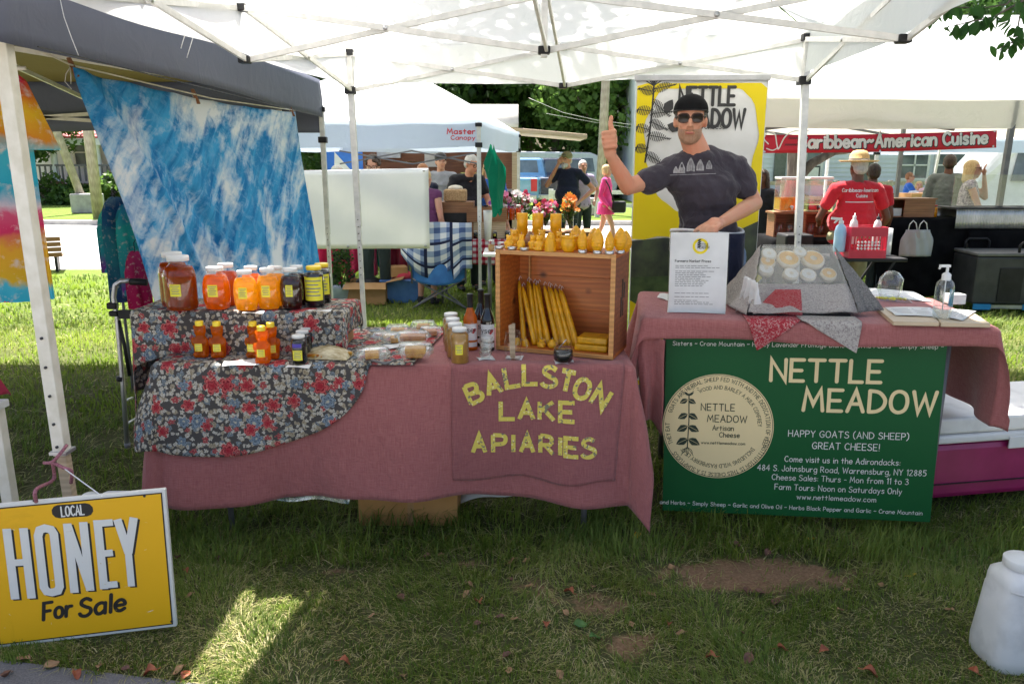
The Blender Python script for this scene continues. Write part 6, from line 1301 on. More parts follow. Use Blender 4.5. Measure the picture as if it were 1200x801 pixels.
    if beard: m = MB(); m.ell(hp(0, -.045, -.078), Vector((.058, .052, .048)) * s * hsz, 14, hr); m.ell(hp(0, -.075, -.105), Vector((.035, .03, .035)) * s * hsz, 10, hr); m.ell(hp(0, -.091, -.042), Vector((.028, .008, .006)) * s * hsz, 8, hr); o = blob(m, 'beard', beard, t, .006 if vox > .007 else .004, 2)
    if glasses:
        m = MB(); m2 = MB()
        for q in (-1, 1):
            c = hp(q * .033, -.089, .016); oc = lambda k, f_: c + hr @ (Vector((math.copysign(abs(cos(k * .3927)) ** .7, cos(k * .3927)) * .0265 * f_, -.002 + .006 * abs(cos(k * .3927)) * (1 if cos(k * .3927) * q > 0 else 0), math.copysign(abs(sin(k * .3927)) ** .75, sin(k * .3927)) * .0215 * f_)) * s * hsz); m2.add([c + hr @ Vector((0, -.005, 0))] + [oc(k, 1) for k in range(16)], [(0, k + 1, (k + 1) % 16 + 1) for k in range(16)], True); m.tube([oc(k, 1.02) for k in range(17)], .0034 * s * hsz, 6); m.tube([hp(q * .055, -.088, .022), hp(q * .074, -.045, .022), hp(q * .078, .012, .016)], .003 * s * hsz, 6)
        m.tube([hp(-.011, -.094, .019), hp(.011, -.094, .019)], .003 * s * hsz, 6); m2.loc('lens', 'lens' if glasses == 'sun' else 'glass', t); m.loc('glasses_frame', 'tortoise', t)
    if hat == 'cap_back':
        m = MB(); m.ell(hp(0, .018, .050), Vector((.0835, .099, .079)) * s * hsz, 20, hr); o = blob(m, 'cap', 'cap_cloth', t, .006, 2); bm = bmesh.new(); bm.from_mesh(o.data); inv = hr.inverted()
        kill = [v for v in bm.verts if (lambda q: q.z < .048 - .25 * q.y * (1 if q.y > 0 else .35))(inv @ (v.co - hd) / (s * hsz))]; bmesh.ops.delete(bm, geom=kill, context='VERTS'); bm.to_mesh(o.data); bm.free()
        mo = o.modifiers.new('thick', 'SOLIDIFY'); mo.thickness = .004; mo.offset = 1
        m = MB(); m.tube([hp(cos(a) * .084, .018 + sin(a) * .0985, .048 - .25 * (.018 + sin(a) * .1) * (1 if sin(a) > -.18 else .35)) for a in [k * .2618 for k in range(25)]], .004 * s * hsz, 6); m.loc('cap_band', 'black', t)
        m = MB(); m.ell(hp(0, .135, .012), Vector((.06, .05, .006)) * s * hsz, 12, hr); m.loc('cap_peak', 'black', t)
        m = MB(); m.ell(hp(0, .018, .130), .008 * s * hsz, 8); m.loc('cap_button', 'black', t)
    if hat in ('cap_black', 'cap_olive'):
        mm = 'black' if hat == 'cap_black' else 'khaki'; m = MB(); m.ell(hp(0, .014, .062), Vector((.088, .103, .078)) * s * hsz, 16, hr); m.ell(hp(0, -.12, .062), Vector((.062, .062, .007)) * s * hsz, 12, hr); m.loc('cap', mm, t)
    if hat == 'straw':
        m = MB(); c = hp(0, .005, .06); m.lathe([(a * s * hsz, b * s * hsz) for a, b in ((.0, .10), (.03, .105), (.065, .095), (.088, .06), (.097, .0), (.12, -.004), (.165, -.004), (.185, .006), (.186, .002), (.165, -.010), (.097, -.008))], c, n=32, fn=lambda a, z, i: 1 + .03 * sin(a * 2 + 1) if i > 5 else 1); m.loc('straw_hat', 'straw', t); m = MB(); m.lathe([(.098 * s * hsz, .004 * s * hsz), (.0965 * s * hsz, .026 * s * hsz)], c, n=32); m.loc('hat_band', 'greyink', t)
    return t, V, hp, hr
# ---- vendor
VY = 4.05; VH = 1.93; VS = VH / 1.75; VB = Vector((P(828, 200, Y=VY).x, VY, gz(0, VY)))
def vl_(px, py, dy=0): q = P(px, py, Y=VY + dy) - VB; return tuple(q / VS)
J = dict(hed=vl_(809, 142, -.06), nek=vl_(820, 178, 0), shL=vl_(783, 203, .0), shR=vl_(862, 197, .03), che=vl_(824, 218, 0), wai=vl_(829, 258, 0), pel=vl_(832, 290, 0.0), elL=vl_(736, 219, -.10), wrL=vl_(715, 181, -.18), elR=vl_(884, 238, .0), wrR=vl_(843, 262, -.32), hiL=vl_(815, 300, 0), hiR=vl_(850, 300, 0), hdL=(0, 0, 0), hdR=(0, 0, 0))
J['knL'] = (J['hiL'][0] - .01, -.02, .52); J['knR'] = (J['hiR'][0] + .01, -.02, .52); J['anL'] = (J['hiL'][0] - .02, .02, .08); J['anR'] = (J['hiR'][0] + .02, .02, .08)
def vhands(mb, V, s):
    w_ = V['wrL']; u = Vector((-.12, -.08, 1)).normalized(); rt = Vector((1, .0, .12)).normalized(); fw = Vector((0, -1, -.05)).normalized()
    # thumbs-up fist: knuckles towards the camera, four curled fingers stacked, thumb up
    pc = w_ + u * .062 * s; cone(mb, w_, .027 * s, pc, .034 * s); mb.ell(pc + rt * .005, Vector((.034, .036, .040)) * s, 14)
    for k in range(4):
        b = pc + u * (.034 - .0205 * k) * s; kn = b - rt * .004 * s + fw * .036 * s; L = (1, 1.06, 1.0, .86)[k]
        cone(mb, b + rt * .026 * s, .0115 * s, kn + rt * .024 * s, .0112 * s, 8); cone(mb, kn + rt * .024 * s, .0112 * s, kn - rt * .020 * L * s, .0105 * s, 8); cone(mb, kn - rt * .020 * L * s, .0103 * s, b - rt * .026 * L * s + fw * .012 * s, .0095 * s, 8)
    tb = pc + u * .028 * s + rt * .014 * s + fw * .012 * s; cone(mb, pc + rt * .02 * s, .018 * s, tb + u * .012 * s, .0140 * s, 8); cone(mb, tb + u * .012 * s, .0135 * s, tb + u * .040 * s - rt * .004 * s, .0118 * s, 8); cone(mb, tb + u * .040 * s - rt * .004 * s, .0116 * s, tb + u * .068 * s + rt * .002 * s, .0098 * s, 8)
    # other hand lying on top of the sheet holder, fingers curled over its edge
    w_ = V['wrR']; tgt = Vector(A0 + hx * HW * .50 + hz * (HH + .022)) - VB; d = (tgt - w_).normalized(); pc = w_ + d * .052 * s; up_ = Vector((0, 0, 1)); sd = Vector((d.y, -d.x, 0)).normalized()
    cone(mb, w_, .026 * s, pc, .033 * s); mb.ell(pc + d * .01, Vector((.040, .036, .022)) * s, 12)
    for k, (o_, ln) in enumerate(((-.034, .070), (-.012, .080), (.010, .077), (.031, .062))):
        b = pc + sd * o_ * s + d * .022 * s; m1 = b + (d * .45 + Vector((0, 0, -.12))) * ln * s; m2 = m1 + (d * .14 + Vector((0, -.12, -.34))) * ln * s; m3 = m2 + Vector((0, .0, -.30)) * ln * s
        cone(mb, pc + sd * o_ * .7 * s, .014 * s, b, .0118 * s, 8); cone(mb, b, .0115 * s, m1, .0108 * s, 8); cone(mb, m1, .0105 * s, m2, .0098 * s, 8); cone(mb, m2, .0096 * s, m3, .0085 * s, 8)
    b = pc + sd * .030 * s - d * .01; cone(mb, b, .015 * s, b + (sd * .03 + d * .03 + Vector((0, -.01, -.016))) * s, .0125 * s, 8); cone(mb, b + (sd * .03 + d * .03 + Vector((0, -.01, -.016))) * s, .0122 * s, b + (sd * .036 + d * .066 + Vector((0, -.02, -.026))) * s, .010 * s, 8)
J['hands'] = vhands
ven, VV, vhp, vhr = person('vendor in charcoal tee, black cap backwards and sunglasses giving a thumbs up', VB, 0, VH, 'skin', 'tee_charcoal', 'short', 'jeans', 'trousers', 'hair_brown', 'short', J, yaw=-.22, tilt=.06, hat='cap_back', vox=.0052, glasses='sun', fat=.86, hsz=.9)
mb = MB(); s = VS * .9; mb.ell(vhp(0, -.021, -.052), Vector((.0605, .0675, .0655)) * s, 16, vhr); mb.ell(vhp(0, -.059, -.086), Vector((.032, .0275, .0275)) * s, 12, vhr); mb.ell(vhp(0, -.010, -.072), Vector((.0545, .057, .0415)) * s, 12, vhr); mb.ell(vhp(0, -.088, -.040), Vector((.026, .009, .005)) * s, 12, vhr)
o = blob(mb, 'beard', 'stubble', ven, .0045, 2); bm = bmesh.new(); bm.from_mesh(o.data); inv = vhr.inverted(); kill = []
for v in bm.verts:
    q = inv @ (v.co - VV['hed']) / s
    if q.z > -.028 - .25 * max(0, -q.y - .05) + .45 * max(0, abs(q.x) - .035) or ((q.x / .022) ** 2 + ((q.z + .055) / .0085) ** 2 < 1 and q.y < -.05): kill.append(v)
bmesh.ops.delete(bm, geom=kill, context='VERTS'); bm.to_mesh(o.data); bm.free()
# apron string / drawcord and print on the shirt
sh_ = [c for c in ven.children if c.name.startswith('shirt')][0]
from mathutils.bvhtree import BVHTree
bvh = BVHTree.FromPolygons([v.co for v in sh_.data.vertices], [p.vertices for p in sh_.data.polygons])
def onshirt(px, py, off=.0015):
    q = P(px, py, Y=VY); o0 = Vector((0, 0, CAMH)) - VB; d = (q - Vector((0, 0, CAMH))).normalized(); h, n, i, dd = bvh.ray_cast(o0, d); return (h - d * off) if h else (q - VB)
mb = MB()
for px, py, w_, h_ in ((792, 203, 6, 8), (799, 203, 8, 13), (809.5, 201, 10, 16), (820.5, 200, 9, 13), (831, 198, 7, 10)):
    pts = [(-.5, 0), (-.5, .35), (-.32, .7), (-.05, 1), (.1, 1), (.3, .72), (.5, .4), (.48, 0)]; vs = [onshirt(px + a * w_, py - b * h_) for a, b in pts]; mb.add([onshirt(px, py - .4 * h_)] + vs, [(0, i + 1, (i + 1) % 8 + 1) for i in range(8)])
for i in range(18): x0 = 785 + 3 * i; mb.add([onshirt(x0, 205 - .1 * i + .5), onshirt(x0 + 3, 205 - .1 * (i + 1) + .5), onshirt(x0 + 3, 204.4 - .1 * (i + 1) + .5), onshirt(x0, 204.4 - .1 * i + .5)], [(0, 1, 2, 3)])
mb.loc('leaf_print', M_('faded_grey_print', (.22, .21, .22), (.34, .33, .34), .8, sc=60), sh_)
mb = MB()
for px, py, w_, h_ in ((799, 203, 8, 13), (809.5, 201, 10, 16), (820.5, 200, 9, 13), (831, 198, 7, 10)):
    for k in (-1, 0, 1): a, b = onshirt(px + k * w_ * .22, py - 1, .003), onshirt(px + k * w_ * .08, py - h_ * .8, .003); mb.tube([a, lerp(a, b, .5) + Vector((.002 * k, 0, 0)), b], .0009, 4)
mb.loc('print_veins', 'tee_charcoal', sh_)
mb = MB(); mb.tube([Vector((VV['wai'].x + cos(a) * .185, sin(a) * .145, P(829, 266, Y=VY).z - .02 + .01 * sin(a * 2))) for a in [k * .2618 for k in range(25)]], .009, 6, sq=1); ap = mb.loc('apron_string', 'tee_white', ven)
mb = MB(); mb.grid(lambda u, v: (Vector((VV['wai'].x + .18 * sin((u - .5) * 2.4), -.165 + .05 * (2 * u - 1) ** 2 - .02 * v + .006 * sin(u * 20), P(829, 267, Y=VY).z - .02 - .42 * v)), (u, v)), 20, 12); mb.loc('apron', 'tee_navy', ven, solid=.003)

# ================================================================ left side: tie-dye shirts, blue cloth, walker
tl, trr = P(82, 79, Y=3.55), P(346, 131, Y=5.95); bl_, br_ = P(188, 356, Y=3.98), P(378, 352, Y=5.6)
trr = Vector((-1.60, 5.98, P(346, 131, Y=5.98).z)); trr.x = P(346, 131, Y=5.98).x
mb = MB()
def bf(u, v):
    top = lerp(tl, trr, u) + Vector((0, 0, -.03 * sin(pi * u) - .006 * abs(sin(u * pi * 6)))); bot = lerp(bl_, br_, u) + Vector((0, 0, -.10 * u * (1 - u)))
    q = lerp(top, bot, v); w_ = .030 * sin(u * 26 - v * 3) * (1 - .45 * v) * v + .05 * sin(u * 5 + v * 4) * v + .035 * math.exp(-((u - .02 - .30 * v) / .025) ** 2) - .03 * math.exp(-((u - .10 - .42 * v) / .035) ** 2)
    nr = Vector((.9, -.42, 0)); q += nr * w_; return q, (u * 2.0, v * 1.35)
mb.grid(bf, 90, 60); o = mb.build('dyed_cloth', 'dye_blue', solid=.001); tag(o, 'large blue and white ice dyed cloth pegged to a line under the grey tent', 'cloth'); dc = o
mb = MB(); mb.tube([P(18, 46, Y=3.2), tl + Vector((0, 0, .012)), lerp(tl, trr, .5) + Vector((0, 0, -.018)), trr + Vector((0, 0, .01))], .004, 6); o = mb.build('clothes_line', 'frame_cream'); tag(o, 'thin pale clothes line stretched above the blue dyed cloth', 'line')
for u_ in (.015, .43, .98):
    q = lerp(tl, trr, u_) + Vector((0, 0, -.03 * sin(pi * u_))); t = E('clothes_peg', q, 'wooden clothes peg %s on the blue cloth line' % {.015: 'at the near upper corner', .43: 'at the middle', .98: 'at the far upper corner'}[u_], 'clothes peg')
    for s_ in (-1, 1): mb = MB(); mb.bar((s_ * .004 - .02, -.01, .045), (s_ * .006 + .01, -.015, -.035), .008, .010); mb.loc('jaw', 'brown_wood', t)
    mb = MB(); mb.tube([(-.014 + .006 * cos(k), -.014, .008 + .006 * sin(k)) for k in range(7)], .0012, 5); mb.loc('spring', 'steel', t)
mb = MB(); mb.tube([tl, tl + Vector((-.01, -.02, -.03)), tl + Vector((-.03, 0, -.06)), tl + Vector((-.01, .01, -.09))], .002, 5); mb.tube([tl, tl + Vector((.01, -.02, -.04)), tl + Vector((-.005, 0, -.07))], .002, 5); o = mb.build('tie_string', 'paper', dc)
M['td1'] = dye_rainbow('rainbow_tie_dye', [(0, (.04, .42, .60)), (.06, (.08, .5, .66)), (.09, (.72, .45, .03)), (.19, (.74, .40, .04)), (.24, (.64, .04, .14)), (.31, (.70, .12, .22)), (.34, (.7, .6, .65)), (.39, (.04, .42, .55)), (.50, (.08, .50, .60)), (.55, (.72, .28, .03)), (.63, (.78, .52, .03)), (.70, (.74, .22, .03)), (.76, (.66, .03, .10)), (1, (.66, .03, .12))])
# object coordinate along z: shirt from z 0 to 1
def shirt_hang(loc, label, w_=.5, h_=.95, mat='td1', rz=0, sleeve=True, group=None, name='tie_dye_shirt', col=None):
    t = E(name, loc, label, 'shirt', group, rz); out = []
    mb = MB()
    def side(sgn):
        def fn(u, v):
            x = (u - .5) * 2; z = -h_ * (1 - v); wd = w_ / 2 * (1 - .10 * sm(.75, 1, v)); zz = z - (.10 * x * x if v > .97 else .10 * x * x * sm(.6, 1, v)); dp = .055 * math.sqrt(max(0, 1 - x * x)) * (.4 + .6 * (1 - v)) + .012 * sin(x * 8 + z * 3) * (1 - v)
            return Vector((x * wd, sgn * dp, zz + h_)), (u, v)
        return fn
    mb.grid(side(-1), 22, 26); mb.grid(side(1), 22, 26); o = mb.loc('shirt_body', mat, t)
    if sleeve:
        for s_ in (-1, 1):
            mb = MB(); mb.grid(lambda u, v: (Vector((s_ * (w_ * .40 + .06 * v + (.055 + .035 * v) * cos(u * 6.283)), .055 * sin(u * 6.283), h_ - .10 - .30 * v - .04 * cos(u * 6.283) * (1 - v))), (u, v)), 16, 10); mb.loc('sleeve', mat, t)
    mb = MB(); mb.tube([(-w_ * .42, 0, h_ - .10), (0, 0, h_ - .005), (w_ * .42, 0, h_ - .10)], .005, 6); mb.tube([(0, 0, h_ - .005), (0, 0, h_ + .05), (.02, 0, h_ + .075), (.03, 0, h_ + .055)], .0025, 5); mb.loc('hanger', 'black', t); return t
q = P(2, 360, Y=2.98); sh1 = shirt_hang((q.x - .15, 3.12, q.z), 'rainbow tie dye T-shirt on a hanger at the left edge behind the cream leg', .50, P(20, 90, Y=3.0).z - q.z + .14, rz=R(12))
mb = MB(); mb.tube([P(-30, 82, Y=3.12), P(30, 80, Y=3.12)], .008, 8); o = mb.build('rack_rail', 'frame_cream'); tag(o, 'short rail of the left clothes rack carrying the rainbow shirt', 'rail')
# lower left upright with bracket and dark red cloth
q = P(12, 585, Y=2.95); t = E('rack_stand', (q.x, 2.95, gz(0, 3)), 'cream square upright of a low rack at the bottom left edge', 'stand'); mb = MB(); mb.bar((q.x, 2.95, -.11), (q.x - .0, 2.95, P(0, 470, Y=2.95).z), .045); mb.build('post', 'frame_cream', t, bev=.003); mb = MB(); mb.box((q.x, 2.95, P(0, 474, Y=2.95).z), (.07, .07, .03)); mb.build('bracket', 'frame', t, bev=.004)
q = P(0, 463, Y=3.0); mb = MB(); mb.grid(lambda u, v: (Vector((q.x - .10 + .14 * u * v ** .6, 3.0 + .02 * sin(u * 9), q.z + .17 - .17 * v)), (u, v)), 10, 10); o = mb.build('dark_red_cloth', cloth('dark_red_cloth', (.25, .02, .04)), solid=.002); tag(o, 'dark red pointed cloth hanging above the low rack at the left edge', 'cloth')
# walker frame
wk = E('walker_frame', (P(145, 500, Y=4.05).x, 4.05, gz(0, 4)), 'grey aluminium folding frame with black padded grip left of the floral cloth', 'walker')
def wp(px, py, y=4.05): return P(px, py, Y=y)
mb = MB(); mb.tube([wp(149, 519), wp(144, 450), wp(137, 370), wp(133, 348), wp(135, 334), wp(142, 329), wp(152, 329)], .013, 10); mb.build('leg', 'alu', wk)
mb = MB(); mb.tube([wp(153, 330), wp(163, 330), wp(172, 331)], .018, 10); mb.build('grip', 'black', wk); mb = MB(); mb.box(wp(132, 358), (.05, .04, .035)); mb.box(wp(134, 367), (.045, .035, .03)); mb.build('joint', 'black', wk, bev=.006)
mb = MB(); mb.tube([wp(136, 369), wp(150, 371), wp(165, 366)], .011, 8); mb.tube([wp(139, 375), wp(146, 405), wp(152, 440)], .010, 8); mb.box(wp(150, 368), (.09, .03, .045)); mb.build('brace', 'black', wk)
mb = MB(); mb.tube([wp(141, 441), wp(141, 446)], .02, 10); mb.build('ring', 'black', wk); mb = MB(); mb.tube([wp(145, 470), wp(155, 466, 4.2)], .008, 8); mb.tube([wp(147, 497), wp(160, 490, 4.3)], .008, 8); mb.build('crossbar', 'alu', wk)
mb = MB(); mb.tube([wp(149, 519), wp(150, 524)], .017, 10); mb.build('rubber_foot', 'frame_grey', wk)
# shirts hanging behind the blue cloth
M['td2'] = dye_rainbow('teal_tie_dye', [(0, (.22, .04, .35)), (.15, (.04, .35, .42)), (.35, (.05, .5, .45)), (.5, (.04, .2, .5)), (.7, (.06, .45, .5)), (.85, (.25, .06, .4)), (1, (.04, .35, .45))], 5, .8); M['td3'] = dye_rainbow('navy_tie_dye', [(0, (.03, .06, .2)), (.3, (.05, .3, .35)), (.5, (.03, .1, .28)), (.7, (.3, .45, .45)), (1, (.03, .06, .2))], 6, .9); M['td4'] = dye_rainbow('magenta_tie_dye', [(0, (.5, .02, .12)), (.4, (.6, .06, .2)), (.7, (.25, .03, .2)), (1, (.5, .02, .12))], 6, .9)
for (px, py, y, mat, lab, hh, ww, rz_) in ((137, 318, 5.05, 'td2', 'teal and purple tie dye shirt hanging left of the blue cloth', .42, .20, 55), (148, 352, 4.9, 'td3', 'long blue green tie dye shirt between the teal shirt and the blue cloth', .66, .22, 62), (165, 360, 4.7, 'td4', 'magenta tie dye cloth low behind the walker frame', .35, .16, 60), (158, 345, 4.8, 'td2', 'green tie dye garment half hidden behind the blue cloth edge', .56, .16, 60)):
    q = P(px, py, Y=y); shirt_hang((q.x, y, q.z), lab, ww, hh, mat, R(rz_), sleeve=False)
mb = MB(); mb.tube([P(128, 258, Y=5.1), P(185, 250, Y=4.6)], .01, 8); mb.tube([P(133, 258, Y=5.1), Vector((P(133, 258, Y=5.1).x, 5.1, .03))], .01, 8); o = mb.build('clothes_rack', 'frame_grey'); tag(o, 'small dark clothes rack behind the blue dyed cloth', 'rack')
# white objects behind the honey sign
q = P(98, 585, Y=2.95); mb = MB(); mb.lathe([(0, 0), (.045, 0), (.05, .1), (.05, .30), (.045, .33), (.03, .345), (.03, .37), (0, .372)], n=20); o = mb.loc('white_canister', 'jug'); o.location = (q.x, 3.0, gz(0, 3)); tag(o, 'white canister standing behind the yellow honey sign', 'canister')
q = P(125, 583, Y=3.05); mb = MB(); mb.box((q.x, 3.15, gz(0, 3) + .15), (.20, .14, .30)); o = mb.build('white_bucket', 'jug', bev=.03); tag(o, 'low white tub behind the yellow honey sign', 'tub')
# ================================================================ middle: white market tent and its traders
mt = tent('market_tent', 'white peaked market tent with bluish valance left of the vendor', [(-2.6, 12.2), (.10, 12.0), (-.36, 8.6), (-3.4, 8.7)], 2.02, 2.88, .27, 'canopy_far', 'valance_far', 'frame', None, zl=1.80, legw=.045, nseg=8, truss=False, legs=(1, 2), concave=-.12)
fa, fb = Vector((-3.4, 8.7, 0)), Vector((-.36, 8.6, 0)); f = plane_f((-.36, 8.575, 1.80), fb - fa); mb = MB(); text(mb, 'Master', .052, f, -.19, .115, .22, W=.30); text(mb, 'Canopy', .042, f, -.17, .055, .2, W=.26); ml = mb.build('brand_lettering', 'redink', mt)
for a, b in (((-.36, 8.65, 1.72), (-1.1, 8.7, 1.60)), ((-.36, 8.65, 1.6), (-1.1, 8.7, 1.74)), ((-1.1, 8.7, 1.74), (-1.9, 8.7, 1.6)), ((-1.1, 8.7, 1.6), (-1.9, 8.7, 1.74))): mb = MB(); mb.bar(a, b, .01, .016); mb.build('truss_bar', 'frame_grey', mt)
bb = E('blank_banner', (-1.6, 7.9, .75), 'blank pale green white banner with grommets hung behind our tent poles', 'banner')
c0, c1, c2, c3 = P(340, 292, Y=7.95), P(504, 291, Y=7.85), P(502, 197, Y=7.85), P(340, 200, Y=7.95)
mb = MB(); mb.grid(lambda u, v: (lerp(lerp(c0, c1, u), lerp(c3, c2, u), v) + Vector((0, .02 * sin(u * 4 + v * 3) + .012 * sin((u + v) * 9), 0)), (u, v)), 24, 14); bs_ = mb.build('banner_sheet', 'banner_blank', bb, solid=.002)
for u_, v_ in ((.04, .03), (.42, .03), (.97, .03), (.97, .97), (.5, .97)): q = lerp(lerp(c0, c1, u_), lerp(c3, c2, u_), v_); mb = MB(); mb.cyl(q + Vector((0, -.02, 0)), q + Vector((0, -.024, 0)), .014, n=10); mb.build('grommet', 'alu', bb)
mb = MB(); q = P(344, 290, Y=7.93); mb.bar((q.x, 7.97, 0), (q.x, 7.97, 1.62), .03); q2 = P(503, 290, Y=7.9); mb.build('post', 'frame', bb)
def tab(label, x0, x1, y0, y1, z, mat, name='market_table', clothdrop=None, legm='frame_grey', cat='table'):
    t = E(name, ((x0 + x1) / 2, (y0 + y1) / 2, 0), label, cat); mb = MB(); mb.b2(x0, x1, y0, y1, z - .03, z); mb.build('table_top', mat, t, bev=.006)
    for x in (x0 + .06, x1 - .06):
        for y in (y0 + .06, y1 - .06): mb = MB(); mb.cyl((x, y, z - .03), (x, y, 0), .014, n=8); mb.build('leg', legm, t)
    return t
def cover(label, x0, x1, y0, y1, z, drop, mat, seed=0, side=None, cat='tablecloth'):
    d = Drape(x1 - x0, y1 - y0, z + .006, (x0, y0), 0, flare=.06, amp=.05, freq=8, ph=seed); mb = MB(); sd = side if side is not None else drop; d.grid(mb, -sd, x1 - x0 + sd, -drop, y1 - y0 + .1, 50, 24); o = mb.build('tablecloth', mat, solid=.002); return tag(o, label, cat)
def check(name, a, b, c, n, plaid=False):
    t = NT(name); uv = t.coord('UV'); sp = t.n('ShaderNodeSeparateXYZ'); t.l(uv, sp.inputs[0])
    st = lambda o, w_=.5, k=n: t.math('GREATER_THAN', t.math('FRACT', t.math('MULTIPLY', o, k)), w_)
    s_ = t.math('ADD', st(sp.outputs[0]), st(sp.outputs[1])); col = t.ramp(t.math('MULTIPLY', s_, .5), [(0, a), (.34, b), (.75, c)], 'CONSTANT')
    if plaid: col = t.mix(t.math('MAXIMUM', st(sp.outputs[0], .88, n * .5), st(sp.outputs[1], .88, n * .5)), col, (.02, .025, .06))
    return t.bsdf(col, .9, normal=t.bump(t.noise(uv, 9, 4, dist=1), .4, .02), transl=.15, spec=.1)
M['gingham'] = check('red_gingham', (.75, .70, .70), (.55, .12, .15), (.42, .01, .03), 14); M['plaid'] = check('blue_plaid', (.62, .64, .68), (.26, .33, .48), (.07, .11, .25), 7, True)
GZ = .0
tab('trader table under red gingham cloth behind the blue chair', -.88, .22, 8.9, 9.6, .74, 'white_plastic'); cover('red and white gingham tablecloth on the trader table', -.88, .22, 8.9, 9.6, .745, .30, 'gingham', 2)
tab('white folding table right of the gingham table', -.30, .30, 7.9, 8.5, .70, 'white_plastic')
# crates and goods on the gingham table
def box_at(px, py, y, w_, d, h, mat, label, cat, name, bev=.004, open_=False, rz=0, z=None):
    q = P(px, py, Y=y); t = E(name, (q.x, y, q.z if z is None else z), label, cat, rz=rz); mb = MB()
    if open_:
        th_ = .012
        for nm, a in (('side_board', (-w_ / 2, w_ / 2, -d / 2, -d / 2 + th_, 0, h)), ('side_board', (-w_ / 2, w_ / 2, d / 2 - th_, d / 2, 0, h)), ('side_board', (-w_ / 2, -w_ / 2 + th_, -d / 2 + th_, d / 2 - th_, 0, h)), ('side_board', (w_ / 2 - th_, w_ / 2, -d / 2 + th_, d / 2 - th_, 0, h)), ('bottom_board', (-w_ / 2 + th_, w_ / 2 - th_, -d / 2 + th_, d / 2 - th_, 0, th_))):
            m = MB(); m.b2(*a); m.loc(nm, mat, t)
    else: mb.b2(-w_ / 2, w_ / 2, -d / 2, d / 2, 0, h); mb.loc('box_body', mat, t, bev=bev)
    return t
t = box_at(537, 268, 9.15, .38, .35, .42, 'brown_wood', 'wooden crate holding jars in a black basket left of the tent pole', 'crate', 'wooden_crate', z=.751)
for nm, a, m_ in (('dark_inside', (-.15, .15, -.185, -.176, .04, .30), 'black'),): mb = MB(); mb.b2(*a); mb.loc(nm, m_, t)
for k in range(4): mb = MB(); mb.b2(-.14 + .07 * k, -.09 + .07 * k, -.20, -.186, .06, .15); mb.loc('jar_front', 'paper', t)
mb = MB(); mb.b2(-.15, .15, -.215, -.205, .09, .14); mb.loc('label_strip', 'paper', t)
t = box_at(534, 236, 9.15, .26, .24, .14, M_('wicker', (.35, .2, .09), (.55, .36, .18), .8, sc=60, bs=.8, bsc=120), 'small wicker basket on top of the wooden crate', 'basket', 'wicker_basket', z=1.172, bev=.02)
mb = MB(); mb.ell((0, 0, .15), (.09, .07, .04), 10); mb.loc('pale_goods', 'rind', t)
t = box_at(571, 256, 9.1, .46, .36, .16, 'brown_wood', 'flat wooden crate of syrup jars right of the tent pole', 'crate', 'wooden_crate', z=.95, open_=True)
t = box_at(571, 270, 9.15, .44, .34, .195, 'pale_wood', 'pale wooden box supporting the flat crate of jars', 'crate', 'wooden_crate', z=.752)
for k in range(6):
    q = Vector((-.30 + .075 * k, 9.02 + .05 * (k % 2), .965)); jar('cyl', tuple(q), ['first', 'second', 'third', 'fourth', 'fifth', 'sixth'][k] + ' small jar of red syrup from the left in the flat crate', 'jar', 'syrup jars at the trader table', 'honey_deep', .17, .032, 'white_plastic' if k % 2 else 'black', sy=1, lab=False)
for k in range(9):
    jar('cyl', (-.50 + .075 * k, 8.96 + .04 * (k % 3), .752), ['first', 'second', 'third', 'fourth', 'fifth', 'sixth', 'seventh', 'eighth', 'ninth'][k] + ' dark preserve jar from the left on the gingham cloth', 'jar', 'preserve jars on the gingham cloth', 'elder', .095, .034, 'white_plastic' if k % 3 else 'alu', sy=1, lab=(k % 2 == 0))
for px, lab in ((580, 'pale candle jar on the white folding table'), (590, 'clear glass jar on the white folding table'), (598, 'small glass jar beside the pale candle jar')):
    q = P(px, 277, z=.702); jar('cyl', (q.x, 8.12, .702), lab, 'jar', 'jars on the white folding table', 'cream_honey' if px == 580 else 'rind_j' if False else 'cream_honey', .12 if px == 580 else .10, .035, 'white_plastic', sy=1, lab=False, fill=.6)
